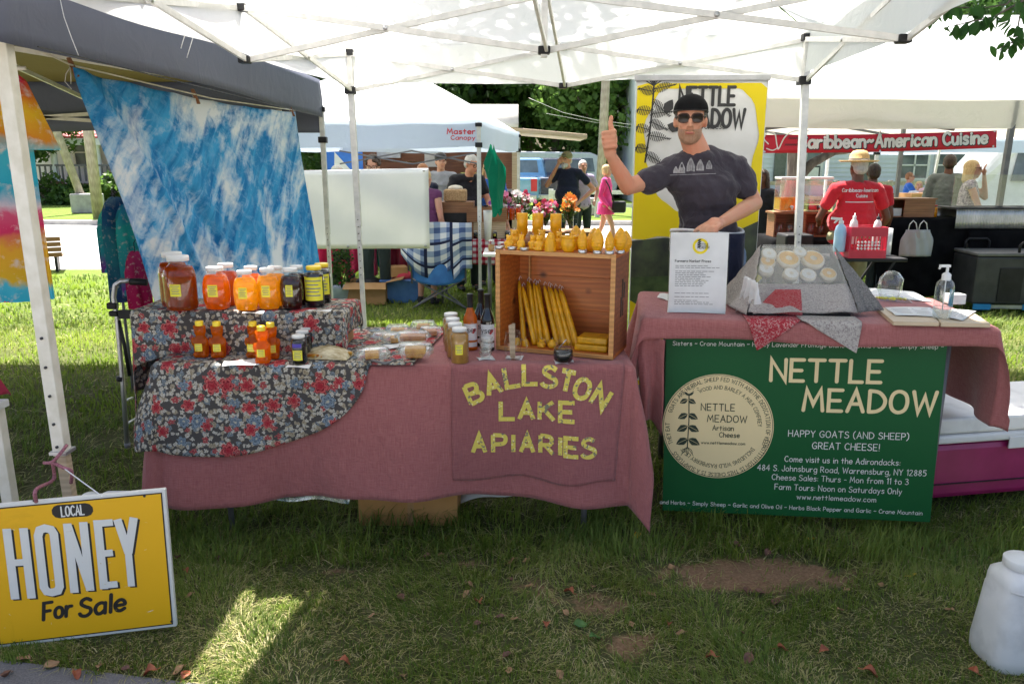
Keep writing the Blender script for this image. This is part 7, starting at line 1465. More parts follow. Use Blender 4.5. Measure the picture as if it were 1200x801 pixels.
# flowers on the far table
tab('flower seller table behind the candles', -.05, 1.05, 9.6, 10.1, .78, 'brown_wood')
vcol = [('pink', (.70, .18, .35)), ('dark_red', (.42, .015, .06)), ('yellow', (.78, .55, .04)), ('orange', (.78, .22, .03)), ('pale_pink', (.75, .45, .55)), ('violet', (.30, .07, .38)), ('white', (.75, .72, .7))]
FM = {k: M_('petal_' + k, c, tuple(min(1, v * 1.2 + .02) for v in c), .6, sc=40, transl=.3) for k, c in vcol}
def bouquet(x, y, z, rr, hh, label, cols, n=34, seed=0, vase='glass'):
    r = random.Random(seed); t = E('flower_bouquet', (x, y, z), label, 'flowers'); mb = MB(); mb.lathe([(0, 0), (.05, 0), (.055, .02), (.05, .16), (.058, .2)], n=16); mb.loc('vase', vase, t)
    mb = MB(); lv = MB(); groups = {c: MB() for c in cols}
    for k in range(n):
        a = r.uniform(0, 6.283); q = Vector((cos(a) * rr * r.uniform(.1, 1), sin(a) * rr * r.uniform(.1, .8), hh * r.uniform(.55, 1.05))); mb.tube([(0, 0, .05), q * .6 + Vector((0, 0, .03)), q], .004, 4)
        for j in range(3):
            c = q * r.uniform(.5, .95) + Vector((r.uniform(-.05, .05), r.uniform(-.04, .04), r.uniform(-.05, .02))); d = Vector((r.uniform(-1, 1), r.uniform(-1, 1), r.uniform(-.3, 1))).normalized() * .07; e = d.cross(Vector((0, 0, 1))).normalized() * .018; lv.add([c, c + d * .5 + e, c + d, c + d * .5 - e], [(0, 1, 2, 3)])
        g_ = groups[r.choice(cols)]; pr = r.uniform(.022, .042); nx_ = Vector((r.uniform(-.5, .5), -1, r.uniform(.1, 1))).normalized(); ax = nx_.cross(Vector((0, 0, 1))).normalized(); ay = nx_.cross(ax)
        for p_ in range(7):
            b = p_ * .897; d = (ax * cos(b) + ay * sin(b)); e = (ax * -sin(b) + ay * cos(b)); g_.add([q, q + d * pr * .6 + e * pr * .4 + nx_ * .006, q + d * pr * 1.1 + nx_ * .012, q + d * pr * .6 - e * pr * .4 + nx_ * .006], [(0, 1, 2, 3)])
    mb.loc('stems', 'leaf_mid', t); o = lv.loc('leaves', 'leaf_mid', t)
    for c, g_ in groups.items():
        if g_.v: g_.loc('blossoms', FM[c], t)
    return t
bouquet(-.14, 9.4, .79, .16, .46, 'pink and dark red bouquet in front of the teal towel', ['pink', 'dark_red', 'violet', 'pale_pink'], 40, 1); bouquet(.12, 9.65, .79, .18, .46, 'mixed pale pink lily bouquet behind the left pillar candle', ['pale_pink', 'dark_red', 'white'], 40, 2); bouquet(.42, 9.7, .79, .16, .34, 'pink and orange zinnia bouquet behind the middle candles', ['pink', 'orange', 'dark_red'], 34, 3); bouquet(.72, 9.75, .79, .13, .42, 'tall yellow and orange snapdragon bouquet left of the bearded man', ['yellow', 'orange', 'orange'], 40, 4)
mb = MB();
q = P(572, 285, Y=8.8); mb.lathe([(0, 0), (.035, 0), (.05, .30), (.052, .34), (.04, .34)], n=14); o = mb.loc('white_vase', 'white_plastic'); o.location = (q.x, 8.75, .752); tag(o, 'tall white vase at the edge of the gingham table', 'vase')
q = P(577, 175, Y=8.55); mb = MB(); mb.grid(lambda u, v: (Vector((q.x + .05 * v + (.02 + (.055 + .025 * sin(v * 5)) * min(1, v * 3.5)) * cos(u * 6.283) * (1 + .35 * sin(u * 18 + v * 3)), 8.55 + (.015 + .07 * min(1, v * 1.6)) * sin(u * 6.283), 1.76 - .68 * v - .05 * sin(u * 12))), (u, v)), 32, 14); o = mb.build('teal_towel', 'teal_cloth'); tag(o, 'green towel hanging from the corner of the white market tent', 'towel')
# chair with plaid blanket, tubs, cartons, clothes
ch_ = E('camp_chair', (P(515, 320, Y=8.6).x, 8.5, 0), 'blue folding camp chair seen from behind under the plaid blanket', 'chair')
mb = MB(); mb.grid(lambda u, v: (Vector(((u - .5) * .62, .02 - .10 * sin(pi * u) * (1 - v) , .34 + .30 * v - .05 * sin(pi * u) * (1 - v))), (u, v)), 16, 10); mb.loc('backrest', M_('blue_canvas', (.02, .10, .30), (.03, .15, .4), .8), ch_, solid=.004)
mb = MB(); mb.grid(lambda u, v: (Vector(((u - .5) * .55, .02 + .45 * v, .36 - .04 * sin(pi * u))), (u, v)), 10, 8); mb.loc('seat', M_('blue_canvas_seat', (.02, .09, .27), (.03, .13, .36), .8), ch_, solid=.004)
for a, b in (((-.3, 0, .02), (.25, .45, .36)), ((.3, 0, .02), (-.25, .45, .36)), ((-.3, 0, .02), (.3, 0, .36)), ((.3, 0, .02), (-.3, 0, .36)), ((-.3, .0, .3), (-.31, 0, .88)), ((.3, .0, .3), (.31, 0, .88))): mb = MB(); mb.cyl(a, b, .010, n=8); mb.loc('leg', 'frame_grey', ch_)
mb = MB(); mb.grid(lambda u, v: (Vector((P(512, 300, Y=8.45).x + (u - .5) * .78, 8.43 - .05 * sin(u * 9) - .02 * cos(v * 7 + u * 5), .98 - .62 * v * (.55 + .45 * sin(pi * min(1, u * 1.15)) + .25 * (u > .7)))), (u * .78, v * .7)), 30, 16); o = mb.build('plaid_blanket', 'plaid', solid=.003); tag(o, 'blue and white plaid blanket hanging over the back of the camp chair', 'blanket')
for k, (px, c, lab, w_) in enumerate(((380, (.45, .01, .06), 'crimson cloth hanging left of the potted plant', .25), (420, (.48, .02, .08), 'crimson shirt hanging under the blank banner', .20), (434, (.50, .05, .12), 'rose red shirt hanging next to the crimson one', .18), (444, (.0, .32, .22), 'small teal cloth hanging among red shirts', .14), (457, (.16, .01, .03), 'dark maroon cloth hanging right of the teal cloth', .22), (470, (.22, .02, .04), 'maroon bundle beside the plaid blanket', .20))):
    q = P(px, 320 if k != 3 else 313, Y=9.3); mb = MB(); mb.grid(lambda u, v: (Vector((q.x + (u - .5) * w_, 9.3 + .03 * sin(u * 11 + k), q.z + .55 - (.55 + .03 * sin(u * 7 + k)) * v)), (u, v)), 12, 8); o = mb.build('hanging_cloth', cloth('hang%d' % k, c), solid=.003); tag(o, lab, 'clothing')
mb = MB(); mb.tube([(P(360, 290, Y=9.3).x, 9.3, P(0, 320, Y=9.3).z + .56), (P(480, 290, Y=9.3).x, 9.3, P(0, 320, Y=9.3).z + .56)], .01, 8)
for px in (362, 478): x_ = P(px, 290, Y=9.3).x; mb.tube([(x_, 9.3, P(0, 320, Y=9.3).z + .56), (x_, 9.3, .0)], .012, 8)
o = mb.build('clothes_rail', 'frame_grey'); tag(o, 'low rail carrying red shirts under the blank banner', 'rail')
t = E('cardboard_carton', (P(432, 335, Y=9.0).x, 9.0, 0), 'open cardboard carton on the grass below the red shirts', 'box'); mb = MB(); w_, d, h = .46, .36, .26
for a in ((-w_ / 2, w_ / 2, -d / 2, -d / 2 + .006, 0, h), (-w_ / 2, w_ / 2, d / 2 - .006, d / 2, 0, h), (-w_ / 2, -w_ / 2 + .006, -d / 2, d / 2, 0, h), (w_ / 2 - .006, w_ / 2, -d / 2, d / 2, 0, h), (-w_ / 2, w_ / 2, -d / 2, d / 2, 0, .006)): mb.b2(*a)
mb.loc('box_body', 'card', t)
for a in (((-w_ / 2, -d / 2, h), (w_ / 2, -d / 2, h), (w_ / 2 + .02, -d / 2 - .12, h - .06), (-w_ / 2 - .02, -d / 2 - .12, h - .06)), ((w_ / 2, -d / 2, h), (w_ / 2, d / 2, h), (w_ / 2 + .2, d / 2, h + .06), (w_ / 2 + .2, -d / 2, h + .04))): mb = MB(); mb.add(a, [(0, 1, 2, 3)]); mb.loc('flap', 'card', t, solid=.005)
mb = MB(); mb.ell((0, 0, .22), (.16, .12, .1), 10); mb.loc('dark_bag', 'black', t)
t = E('plastic_tub', (P(472, 330, Y=9.1).x, 9.1, 0), 'blue lidless plastic tub full of goods beside the carton', 'tub'); mb = MB(); mb.box((0, 0, .13), (.42, .32, .26), taper=1.12); mb.loc('tub_body', M_('blue_tub', (.05, .14, .36), (.08, .2, .45), .4, transl=.2), t, bev=.01); mb = MB(); mb.box((0, 0, .265), (.50, .39, .02)); mb.loc('rim', M_('blue_tub_rim', (.05, .13, .33)), t, bev=.005); mb = MB(); mb.ell((.0, 0, .30), (.14, .12, .07), 10); mb.loc('red_goods', cloth('red_goods', (.5, .05, .08)), t); mb = MB(); mb.box((-.05, 0, .36), (.2, .2, .12), .3); mb.loc('brown_goods', 'card', t, bev=.01)
pp = E('potted_plant', (P(401, 345, Y=8.9).x, 8.9, 0), 'bushy green plant with red blossoms in a pale blue bucket', 'plant'); mb = MB(); mb.lathe([(0, 0), (.10, 0), (.13, .20), (.135, .205), (.12, .2), (0, .18)], n=20); mb.loc('bucket', M_('pale_blue_bucket', (.42, .50, .6), (.5, .58, .68), .4), pp)
lv = MB(); fl_ = MB(); r = random.Random(4)
for k in range(520):
    a = r.uniform(0, 6.283); u = r.uniform(0, 1); q = Vector((cos(a) * .17 * r.uniform(.2, 1), sin(a) * .15 * r.uniform(.2, 1), .22 + .46 * u)); q.x *= 1 - .3 * abs(u - .5); d = Vector((r.uniform(-1, 1), r.uniform(-1, 1), r.uniform(-.4, 1))).normalized() * .05; e = d.cross(Vector((0, 0, 1))).normalized() * .016; (lv if k % 9 else fl_).add([q, q + d * .5 + e, q + d, q + d * .5 - e], [(0, 1, 2, 3)])
for k in range(14): a = r.uniform(0, 6.28); lv.bar((0, 0, .18), (cos(a) * .1, sin(a) * .1, .5), .006)
lv.loc('leaves', 'leaf_mid', pp); fl_.loc('blossoms', FM['dark_red'], pp)

# people of the middle tent
def pp_(px, Y): return (P(px, 200, Y=Y).x, Y, 0)
person('white haired trader in black printed tee leaning over jars beside the tent pole', pp_(547, 9.9), .35, 1.74, 'skin', 'tee_black', 'short', 'dark_trousers', 'trousers', 'hair_grey', 'short', dict(hed=(.03, -.12, 1.60), nek=(.01, -.05, 1.45), elL=(-.26, -.05, 1.14), wrL=(-.18, -.30, 1.0), elR=(.27, -.05, 1.14), wrR=(.22, -.28, 1.02)), yaw=.5, tilt=.35, glasses='clear', fat=1.2)
tp, V_, _h, _r = person('man in grey tee and black cap standing in the wooden trailer', pp_(517, 11.3), -.1, 1.76, 'skin_light', 'tee_grey', 'short', 'dark_trousers', 'trousers', 'hair_brown', 'short', dict(wrL=(-.10, -.22, 1.05), wrR=(.10, -.22, 1.05), elL=(-.27, .0, 1.15), elR=(.27, .0, 1.15)), yaw=.4, hat='cap_black')
person('curly haired person with glasses looking down behind the blank banner', pp_(437, 9.0), .1, 1.70, 'skin_light', 'tee_white', 'short', 'dark_trousers', 'trousers', 'hair_brown', 'curly', yaw=-.1, tilt=.3, glasses='clear')
person('grey haired person mostly hidden behind the left part of the blank banner', pp_(396, 9.5), .2, 1.60, 'skin_light', 'tee_grey', 'short', 'dark_trousers', 'trousers', 'hair_grey', 'short', yaw=.6)
person('person with auburn hair just right of the hidden blond person', pp_(496, 10.2), 2.6, 1.62, 'skin_light', 'tee_navy', 'short', 'dark_trousers', 'trousers', 'hair_red', 'short')
person('woman in purple tank top with blond hair partly hidden by the blank banner', pp_(498, 8.9), 2.7, 1.56, 'skin_light', 'purple_top', 'tank', M_('teal_skirt', (.03, .45, .5), (.05, .5, .55)), 'skirt', 'hair_blond', 'short', dict(elR=(.25, -.06, 1.15), wrR=(.2, -.25, 1.1)), fat=1.3)
person('woman with blond hair and blue top partly behind the teal towel', pp_(573, 10.3), .2, 1.66, 'skin_light', 'tee_blue', 'short', 'dark_trousers', 'trousers', 'hair_blond', 'long', dict(elL=(-.25, -.05, 1.15), wrL=(-.15, -.25, 1.25)), yaw=-.3, glasses='sun')
bm_t, BV, bhp, bhr = person('bearded man in navy polo and olive cap talking on the phone', pp_(666, 12.9), -.25, 1.80, 'skin', 'tee_navy', 'short', 'dark_trousers', 'trousers', 'hair_grey', 'short', dict(elL=(-.33, -.06, 1.22), wrL=(-.15, -.10, 1.54), elR=(.40, .10, 1.16), wrR=(.21, -.06, .98), hed=(-.03, -.02, 1.615)), yaw=-.4, hat='cap_olive', beard='beard_grey', fat=1.35)
mb = MB(); mb.box(bhp(-.085, -.01, -.01), (.018, .05, .14)); mb.loc('phone_case', 'black', bm_t)
person('person in lilac shirt standing right behind the bearded man', pp_(683, 13.9), .3, 1.68, 'skin_light', M_('lilac_shirt', (.35, .27, .42), (.42, .34, .5), .8), 'short', 'dark_trousers', 'trousers', 'hair_grey', 'short', dict(elR=(.33, .05, 1.18), wrR=(.22, -.08, 1.0)))
pg, PV, php, phr = person('girl in long pink hoodie with black shoulder bag walking on the road', pp_(711, 14.8), 1.25, 1.60, 'skin_light', 'pink_top', 'long', 'pink_top', 'skirt', 'hair_blond', 'bob', dict(knL=(-.07, -.16, .50), anL=(-.08, -.22, .08), knR=(.08, .08, .50), anR=(.08, .24, .10), elL=(-.22, .08, 1.12), wrL=(-.2, -.10, .90)), yaw=.1, shoe='white_plastic')
t = E('shoulder_bag', (P(724, 245, Y=14.75).x, 14.6, 1.6 - (240 - 192) / 61), 'small black shoulder bag carried by the girl in pink', 'bag'); mb = MB(); mb.box((0, 0, 0), (.26, .12, .22)); mb.loc('bag_body', 'black', t, bev=.04); mb = MB(); mb.tube([(-.10, 0, .1), (-.2, -.02, .38), (-.28, 0, .52)], .012, 6); mb.loc('strap', 'black', t)
# wood trailer behind the tent
tw = E('food_trailer', (-1.0, 12.9, 0), 'brown wood sided food trailer with round roof and open side behind the white tent', 'trailer'); x0, x1 = -3.2, .0
for k in range(9): mb = MB(); mb.b2(x0, x1, 13.6, 13.64, .5 + .19 * k, .685 + .19 * k); mb.build('wall_plank', 'trailer', tw)
mb = MB(); mb.b2(x0, x1, 12.5, 12.56, .5, 1.18); mb.build('counter_front', 'grey_wood', tw); mb = MB(); mb.b2(x0, x1, 12.3, 12.6, 1.18, 1.21); mb.build('counter', 'alu', tw); mb = MB(); mb.b2(x0, x1, 12.4, 13.7, .42, .5); mb.build('floor', 'black', tw)
mb = MB(); mb.b2(x1 - .28, x1, 12.5, 12.56, .5, 2.15); mb.b2(x1 - .04, x1, 12.56, 13.6, .5, 2.15); mb.build('end_wall', 'trailer', tw); mb = MB(); mb.b2(x1, x1 + .09, 12.45, 12.55, .45, 2.2); mb.build('corner_post', 'pale_wood', tw)
mb = MB(); mb.grid(lambda u, v: (Vector((x0 + (x1 - x0 + .1) * u, 13.05 + .75 * cos(pi * v), 2.15 + .38 * sin(pi * v))), (u, v)), 4, 16); mb.build('roof', M_('cream_roof', (.6, .56, .5), (.7, .66, .6), .5), tw, solid=.02)
mb = MB(); mb.b2(-1.5, -1.2, 13.55, 13.58, 1.55, 1.85); mb.build('poster', 'paper', tw); mb = MB(); mb.b2(-2.3, -1.9, 13.45, 13.55, 1.7, 1.95); mb.build('wall_box', 'alu', tw); mb = MB(); mb.box((.55, 13, 2.07), (1.25, 1.2, .07), Matrix.Rotation(R(5), 3, 'Y')); mb.build('awning_board', 'pale_wood', tw, bev=.01)
for x in (-2.8, -.4): mb = MB(); mb.lathe([(0, -.1), (.28, -.1), (.3, -.06), (.3, .06), (.28, .1), (0, .1)], n=20); mb.v = [(x + a, 12.65 + c, .30 + b) for a, b, c in mb.v]; mb.build('wheel', 'black', tw)
mb = MB(); q = P(392, 178, Y=11.9); mb.add([q + Vector((-.16, 0, .0)), q + Vector((.42, 0, 0)), q + Vector((.42, 0, -.32)), q + Vector((-.16, 0, -.32))], [(0, 3, 2, 1)]); o = mb.build('blue_flag', M_('blue_flag', (.02, .12, .5), (.03, .16, .6)), solid=.004); tag(o, 'blue and white flag hanging inside the white market tent', 'flag')
mb = MB(); mb.add([q + Vector((.0, -.004, 0)), q + Vector((.28, -.004, -.32)), q + Vector((-.02, -.004, -.32))], [(0, 2, 1)]); mb.build('white_wedge', 'paper', o)

# ================================================================ right: caribbean food stall
rt = tent('food_tent', 'large white canopy tent with cream valance over the red Caribbean stall', [(3.0, 11.9), (9.5, 12.1), (9.2, 9.1), (2.72, 8.9)], 2.30, 3.45, .33, 'canopy_far', 'valance_cream', 'frame_grey', None, zl=1.98, legw=.055, nseg=8, truss=False, legs=(1, 2), concave=-.05, ridge=2.0)
mb = MB(); mb.bar((5.66, 9.02, 2.3), (5.62, 9.02, 0), .055); mb.build('leg', 'frame_grey', rt)
for a, b in (((2.8, 9.0, 1.98), (3.9, 9.0, 2.10)), ((3.9, 9.0, 2.1), (5.0, 9.0, 1.98)), ((2.9, 11.8, 2.2), (4.5, 11.8, 1.95)), ((4.5, 11.8, 2.2), (6, 11.8, 1.95)), ((4.5, 11.8, 1.95), (3.0, 11.8, 1.98))): mb = MB(); mb.bar(a, b, .02, .035); mb.build('truss_bar', 'frame_grey', rt)
mb = MB(); q = P(1058, 160, Y=11.5); mb.bar((q.x, 11.5, 2.2), (q.x + .0, 11.5, 0), .05); mb.build('leg', 'frame_grey', rt)
# red banner
b0, b1 = P(893, 179.5, Y=8.82), P(1168, 173, Y=8.95); b3, b2 = P(893, 158, Y=8.82), P(1168, 153, Y=8.95); rb = E('red_banner', (b0 + b1) / 2, 'long red banner reading Caribbean~American Cuisine across the food tent', 'banner')
mb = MB(); mb.grid(lambda u, v: (lerp(lerp(b0, b1, u), lerp(b3, b2, u), v) + Vector((0, .008 * sin(u * 14 + v * 2), -.015 * sin(pi * u))), (u, v)), 40, 4); rsh = mb.build('banner_sheet', 'red_banner', rb, solid=.002)
BX = (b1 - b0); BLn = BX.length; bxn = BX.normalized(); bzn = (b3 - b0).normalized(); BHt = (b3 - b0).length
def rbf(x, z, l): u = x / BLn; return b0 + bxn * x + bzn * z + Vector((0, .008 * sin(u * 14 + z / BHt * 2) - .006 - l * 2, -.015 * sin(pi * u)))
for dx, dz, mat, lf, wd, nm in ((.006, -.006, 'ink', 0, .34, 'letter_shadow'), (0, 0, 'silver_print', .002, .24, 'lettering')):
    mb = MB(); text(mb, 'Caribbean~American Cuisine', .13, rbf, BLn * .555 + dx, BHt * .28 + dz, wd, W=BLn * .80, lift=lf); mb.build(nm, mat, rsh)
mb = MB(); ribbon(mb, crom([(.07, .10), (.02, .16), (.06, .22), (.14, .21), (.17, .08), (.19, .05), (.26, .18), (.36, .235), (.52, .24)], 5), .014, rbf, .002); ribbon(mb, crom([(.05, .05), (.12, .03), (.18, .06)], 5), .012, rbf, .003); mb.build('monogram', 'silver_print', rsh)
mb = MB(); [ribbon(mb, crom([(x0 + .012 * i, z0 + (.018 if i % 2 else 0)) for i in range(n)], 3), .006, rbf, .002) for x0, z0, n in ((.30, .15, 11), (.26, .08, 12))]; mb.build('small_lettering', 'ink', rsh)
mb = MB()
for u_, z_ in ((.01, .92), (.01, .08), (.5, .92), (.5, .05), (.985, .92), (.985, .08)): disc(mb, u_ * BLn, z_ * BHt, .012, rbf, 8, .001)
mb.build('grommets', 'alu', rsh)
# tables and black cloth
def table_black(label, x0, x1, y0, y1, z, seed): tab('table under ' + label, x0, x1, y0, y1, z, 'black'); cover(label, x0, x1, y0, y1, z + .004, z - .06, 'black_cloth', seed, side=.3)
table_black('black cloth table below the drink dispensers', 2.72, 3.40, 8.0, 8.6, .84, 1); tab('table with black top right of the red shirted man', 4.25, 5.1, 8.9, 9.5, .98, 'black'); cover('black cloth on the counter with hanging bags', 4.2, 5.2, 8.9, 9.5, .99, .9, 'black_cloth', 3, side=.1); tab('long black food counter at the right', 5.22, 6.9, 8.85, 9.5, .86, 'black'); cover('black cloth on the long food counter at the right', 5.24, 6.9, 8.85, 9.5, .87, .82, 'black_cloth', 5, side=.05)
mb = MB(); mb.b2(2.70, 2.98, 7.6, 7.9, .02, .92); o = mb.build('black_bin', 'black', bev=.02); tag(o, 'black bin box beside the yellow roll-up banner', 'bin')
t = E('wooden_crate', (3.05, 8.25, .852), 'brown open wooden box under the drink dispensers', 'crate');
for nm, a in (('side_board', (-.30, .30, .10, .115, 0, .24)), ('side_board', (-.30, -.285, -.12, .10, 0, .24)), ('side_board', (.285, .30, -.12, .10, 0, .24)), ('divider', (-.01, .03, -.12, .10, 0, .24)), ('top_board', (-.32, .32, -.14, .12, .24, .26)), ('bottom_board', (-.285, .285, -.12, .10, 0, .012))): mb = MB(); mb.b2(*a); mb.loc(nm, 'brown_wood', t)
for k in range(5): mb = MB(); mb.lathe([(0, 0), (.035, 0), (.04, .13), (.038, .13)], n=12); o = mb.loc('cup_stack', 'clear_plastic'); o.location = (2.83 + .11 * k, 8.2, .866); tag(o, 'stack of clear cups inside the brown box, %s from the left' % ['first', 'second', 'third', 'fourth', 'fifth'][k], 'cups', 'cup stacks under the dispensers')
M['juice'] = honey('orange_juice', (.75, .38, .02), (.8, .4, .02), .2, .5); M['cola'] = honey('dark_drink', (.08, .02, .01), (.12, .03, .01), .1, .2)
for x_, jm, jh, lab in ((2.92, 'juice', .13, 'clear drink dispenser with orange juice'), (3.22, 'cola', .05, 'nearly empty clear drink dispenser with dark drink')):
    t = E('drink_dispenser', (x_, 8.25, 1.114), lab, 'dispenser'); mb = MB(); mb.box((0, 0, .17), (.24, .20, .32)); mb.loc('tank', 'clear_plastic', t, bev=.01); mb = MB(); mb.box((0, 0, .012 + jh / 2), (.225, .185, jh)); mb.loc('drink', jm, t); mb = MB(); mb.box((0, 0, .342), (.25, .21, .025)); mb.loc('lid', 'white_plastic', t, bev=.006); mb = MB(); mb.cyl((0, -.10, .05), (0, -.15, .05), .014, n=8); mb.cyl((0, -.14, .05), (0, -.14, .02), .010, n=8); mb.loc('tap', 'white_plastic', t)
# red milk crate on folding stool
q = P(1010, 300, Y=6.9); st_ = E('folding_stand', (q.x, 6.95, 0), 'black folding stand with crossed legs carrying the red milk crate', 'stand'); zt_ = q.z - .004
mb = MB(); mb.b2(-.28, .34, -.2, .2, zt_ - .03, zt_); mb.loc('top', 'black', st_, bev=.005)
for y_ in (-.17, .17):
    for a, b in ((-.26, .22), (.24, -.22)): mb = MB(); mb.bar((a, y_, zt_ - .03), (b, y_, .01), .02); mb.loc('leg', 'black', st_)
mk = E('milk_crate', (q.x - .02, 6.9, zt_ + .002), 'red plastic milk crate full of bottles on the black stand', 'crate'); M['crate_red'] = M_('red_crate_plastic', (.48, .01, .035), (.55, .02, .05), .4); W_, H_, D_ = .325, .27, .30
for nm, dims in (('side_panel', [(-W_ / 2, W_ / 2, -D_ / 2, -D_ / 2 + .012)]), ('side_panel', [(-W_ / 2, W_ / 2, D_ / 2 - .012, D_ / 2)]), ('side_panel', [(-W_ / 2, -W_ / 2 + .012, -D_ / 2 + .012, D_ / 2 - .012)]), ('side_panel', [(W_ / 2 - .012, W_ / 2, -D_ / 2 + .012, D_ / 2 - .012)])):
    mb = MB(); x0, x1, y0, y1 = dims[0]; mb.b2(x0, x1, y0, y1, .0, .07); mb.b2(x0, x1, y0, y1, .19, H_)
    n_ = 9
    for k in range(n_ + 1):
        if x1 - x0 > .1: xx = x0 + (x1 - x0 - .01) * k / n_; mb.b2(xx, xx + .01, y0, y1, .07, .19)
        else: yy = y0 + (y1 - y0 - .01) * k / n_; mb.b2(x0, x1, yy, yy + .01, .07, .19)
    mb.loc(nm, 'crate_red', mk)
mb = MB();
for i in range(7):
    for j in range(3): mb.box((-.09 + .03 * i, -D_ / 2 - .003, .085 + .028 * j), (.018, .004, .016), Matrix.Rotation(.78, 3, 'Y'))
mb.loc('diamond_marks', 'paper', mk)
def bottle(px, Y, z, h, r, mat, label, cap='white_plastic', trig=False, rz=0):
    q = P(px, 250, Y=Y); t = E('squeeze_bottle', (q.x, Y, z), label, 'bottle', rz=rz); mb = MB(); mb.lathe([(0, 0), (r * .95, 0), (r, .01), (r, h * .6), (r * .8, h * .74), (r * .35, h * .82), (r * .32, h * .86)], n=16); mb.loc('bottle_body', mat, t)
    mb = MB(); mb.lathe([(r * .42, h * .82), (r * .42, h * .9), (r * .15, h * .92), (r * .10, h), (0, h)], n=12)
    if trig: mb.bar((0, 0, h * .95), (-.09, 0, h * .98), .022); mb.bar((-.03, 0, h * .95), (-.06, 0, h * .84), .012)
    mb.loc('spray_head' if trig else 'nozzle', cap, t); return t
bottle(1002, 6.85, zt_ + .12, .27, .035, 'white_plastic', 'white squeeze bottle standing in the red milk crate'); bottle(1030, 6.9, zt_ + .10, .28, .035, 'white_plastic', 'bottle with dark top in the red milk crate', 'black'); bottle(1037, 6.85, zt_ + .003, .25, .036, 'clear_plastic', 'pump bottle with blue label right of the milk crate')
bottle(987, 6.85, zt_ + .05, .30, .05, M_('pale_blue_spray', (.4, .6, .75), (.55, .7, .8), .3, transl=.3), 'pale blue spray bottle hanging on the milk crate left side', trig=True)
# stand pot for the hung bottle is the crate rim; roll of paper
mb = MB(); q = P(1044, 299, Y=6.95); mb.lathe([(0, 0), (.055, 0), (.055, .24), (.018, .24), (.018, .2)], n=22); o = mb.loc('paper_roll', 'paper'); o.location = (q.x - .03, 7.02, zt_ + .002); tag(o, 'roll of paper towel right of the red milk crate', 'paper roll')
# box with goods on counter, carrier bags
t = E('wooden_crate', (P(1066, 262, Y=9.0).x, 9.1, 1.0), 'brown wooden box on the black counter above the carrier bags', 'crate')
for nm, a in (('side_board', (-.26, .26, .12, .135, 0, .20)), ('side_board', (-.26, -.245, -.12, .12, 0, .20)), ('side_board', (.245, .26, -.12, .12, 0, .20)), ('side_board', (-.10, .245, -.135, -.12, 0, .20)), ('bottom_board', (-.245, .245, -.12, .12, 0, .012)), ('top_board', (-.27, .27, -.14, .14, .20, .215))): mb = MB(); mb.b2(*a); mb.loc(nm, 'brown_wood', t)
mb = MB(); mb.b2(-.23, -.11, -.10, .0, .014, .10); mb.loc('white_tray', 'paper', t)
for px, lab, c in ((1065, 'left of the two hanging carrier bags, pinkish grey', (.5, .42, .44)), (1077, 'right hanging carrier bag with faint dark print', (.5, .52, .54))):
    q = P(px, 300, Y=8.72); t = E('carrier_bag', (q.x, 8.70, q.z), lab, 'bag', 'carrier bags hanging on the black counter'); mb = MB(); mb.grid(lambda u, v: (Vector(((u - .5) * .25 * (1 - .35 * sm(.6, 1, v)), -.02 * sin(pi * u) + .01 * sin(u * 15 + v * 5), .30 * v)), (u, v)), 12, 10); mb.loc('bag_body', M_('bag_film_%d' % px, c, tuple(v * 1.15 for v in c), .35, transl=.3), t, solid=.002)
    mb = MB(); mb.tube([(-.05, 0, .29), (-.04, 0, .36), (0, .01, .40), (.03, 0, .37), (.05, 0, .29)], .006, 6); mb.loc('handle', 'paper', t)
# chafing dishes
for k in range(2):
    x_ = (5.45, 6.35)[k]; t = E('chafing_dish', (x_, 9.05, .882), ('left' if k == 0 else 'right') + ' foil covered chafing dish on the long black counter', 'food tray', 'chafing dishes on the counter')
    mb = MB(); mb.grid(lambda u, v: (Vector(((u - .5) * .80, -.22 - .004 * sin(u * 150), .22 * v)), (u, v)), 160, 3); mb.grid(lambda u, v: (Vector(((u - .5) * .80, .22, .22 * v)), (u, v)), 10, 2); mb.grid(lambda u, v: (Vector(((u - .5) * .82, (v - .5) * .46, .215)), (u, v)), 8, 8); mb.loc('tray_body', 'alu', t, solid=.003); mb = MB(); mb.b2(-.42, .42, -.24, .24, .222, .235); mb.loc('rim', 'black', t, bev=.004)
mb = MB(); mb.b2(5.05, 6.6, 8.95, 8.96, 1.13, 1.48); o = mb.build('sneeze_guard', 'clear_plastic'); tag(o, 'clear sneeze guard panel in front of the woman on the phone', 'screen'); mb = MB(); mb.b2(5.05, 6.6, 8.95, 9.0, 1.125, 1.13); mb.build('rail', 'black', o)
for k in range(4):
    x_ = 4.70 + .07 * k; jar('cyl', (x_, 9.0 + .04 * (k % 2), .997), ['tallest', 'second', 'third', 'last'][k] + ' yellow sauce bottle in the cluster beside the brown box', 'bottle', 'sauce bottles on the counter', 'honey_gold', .20 - .02 * k, .032, 'yellow_cap' if k < 3 else 'redink', sy=1, lab=False)
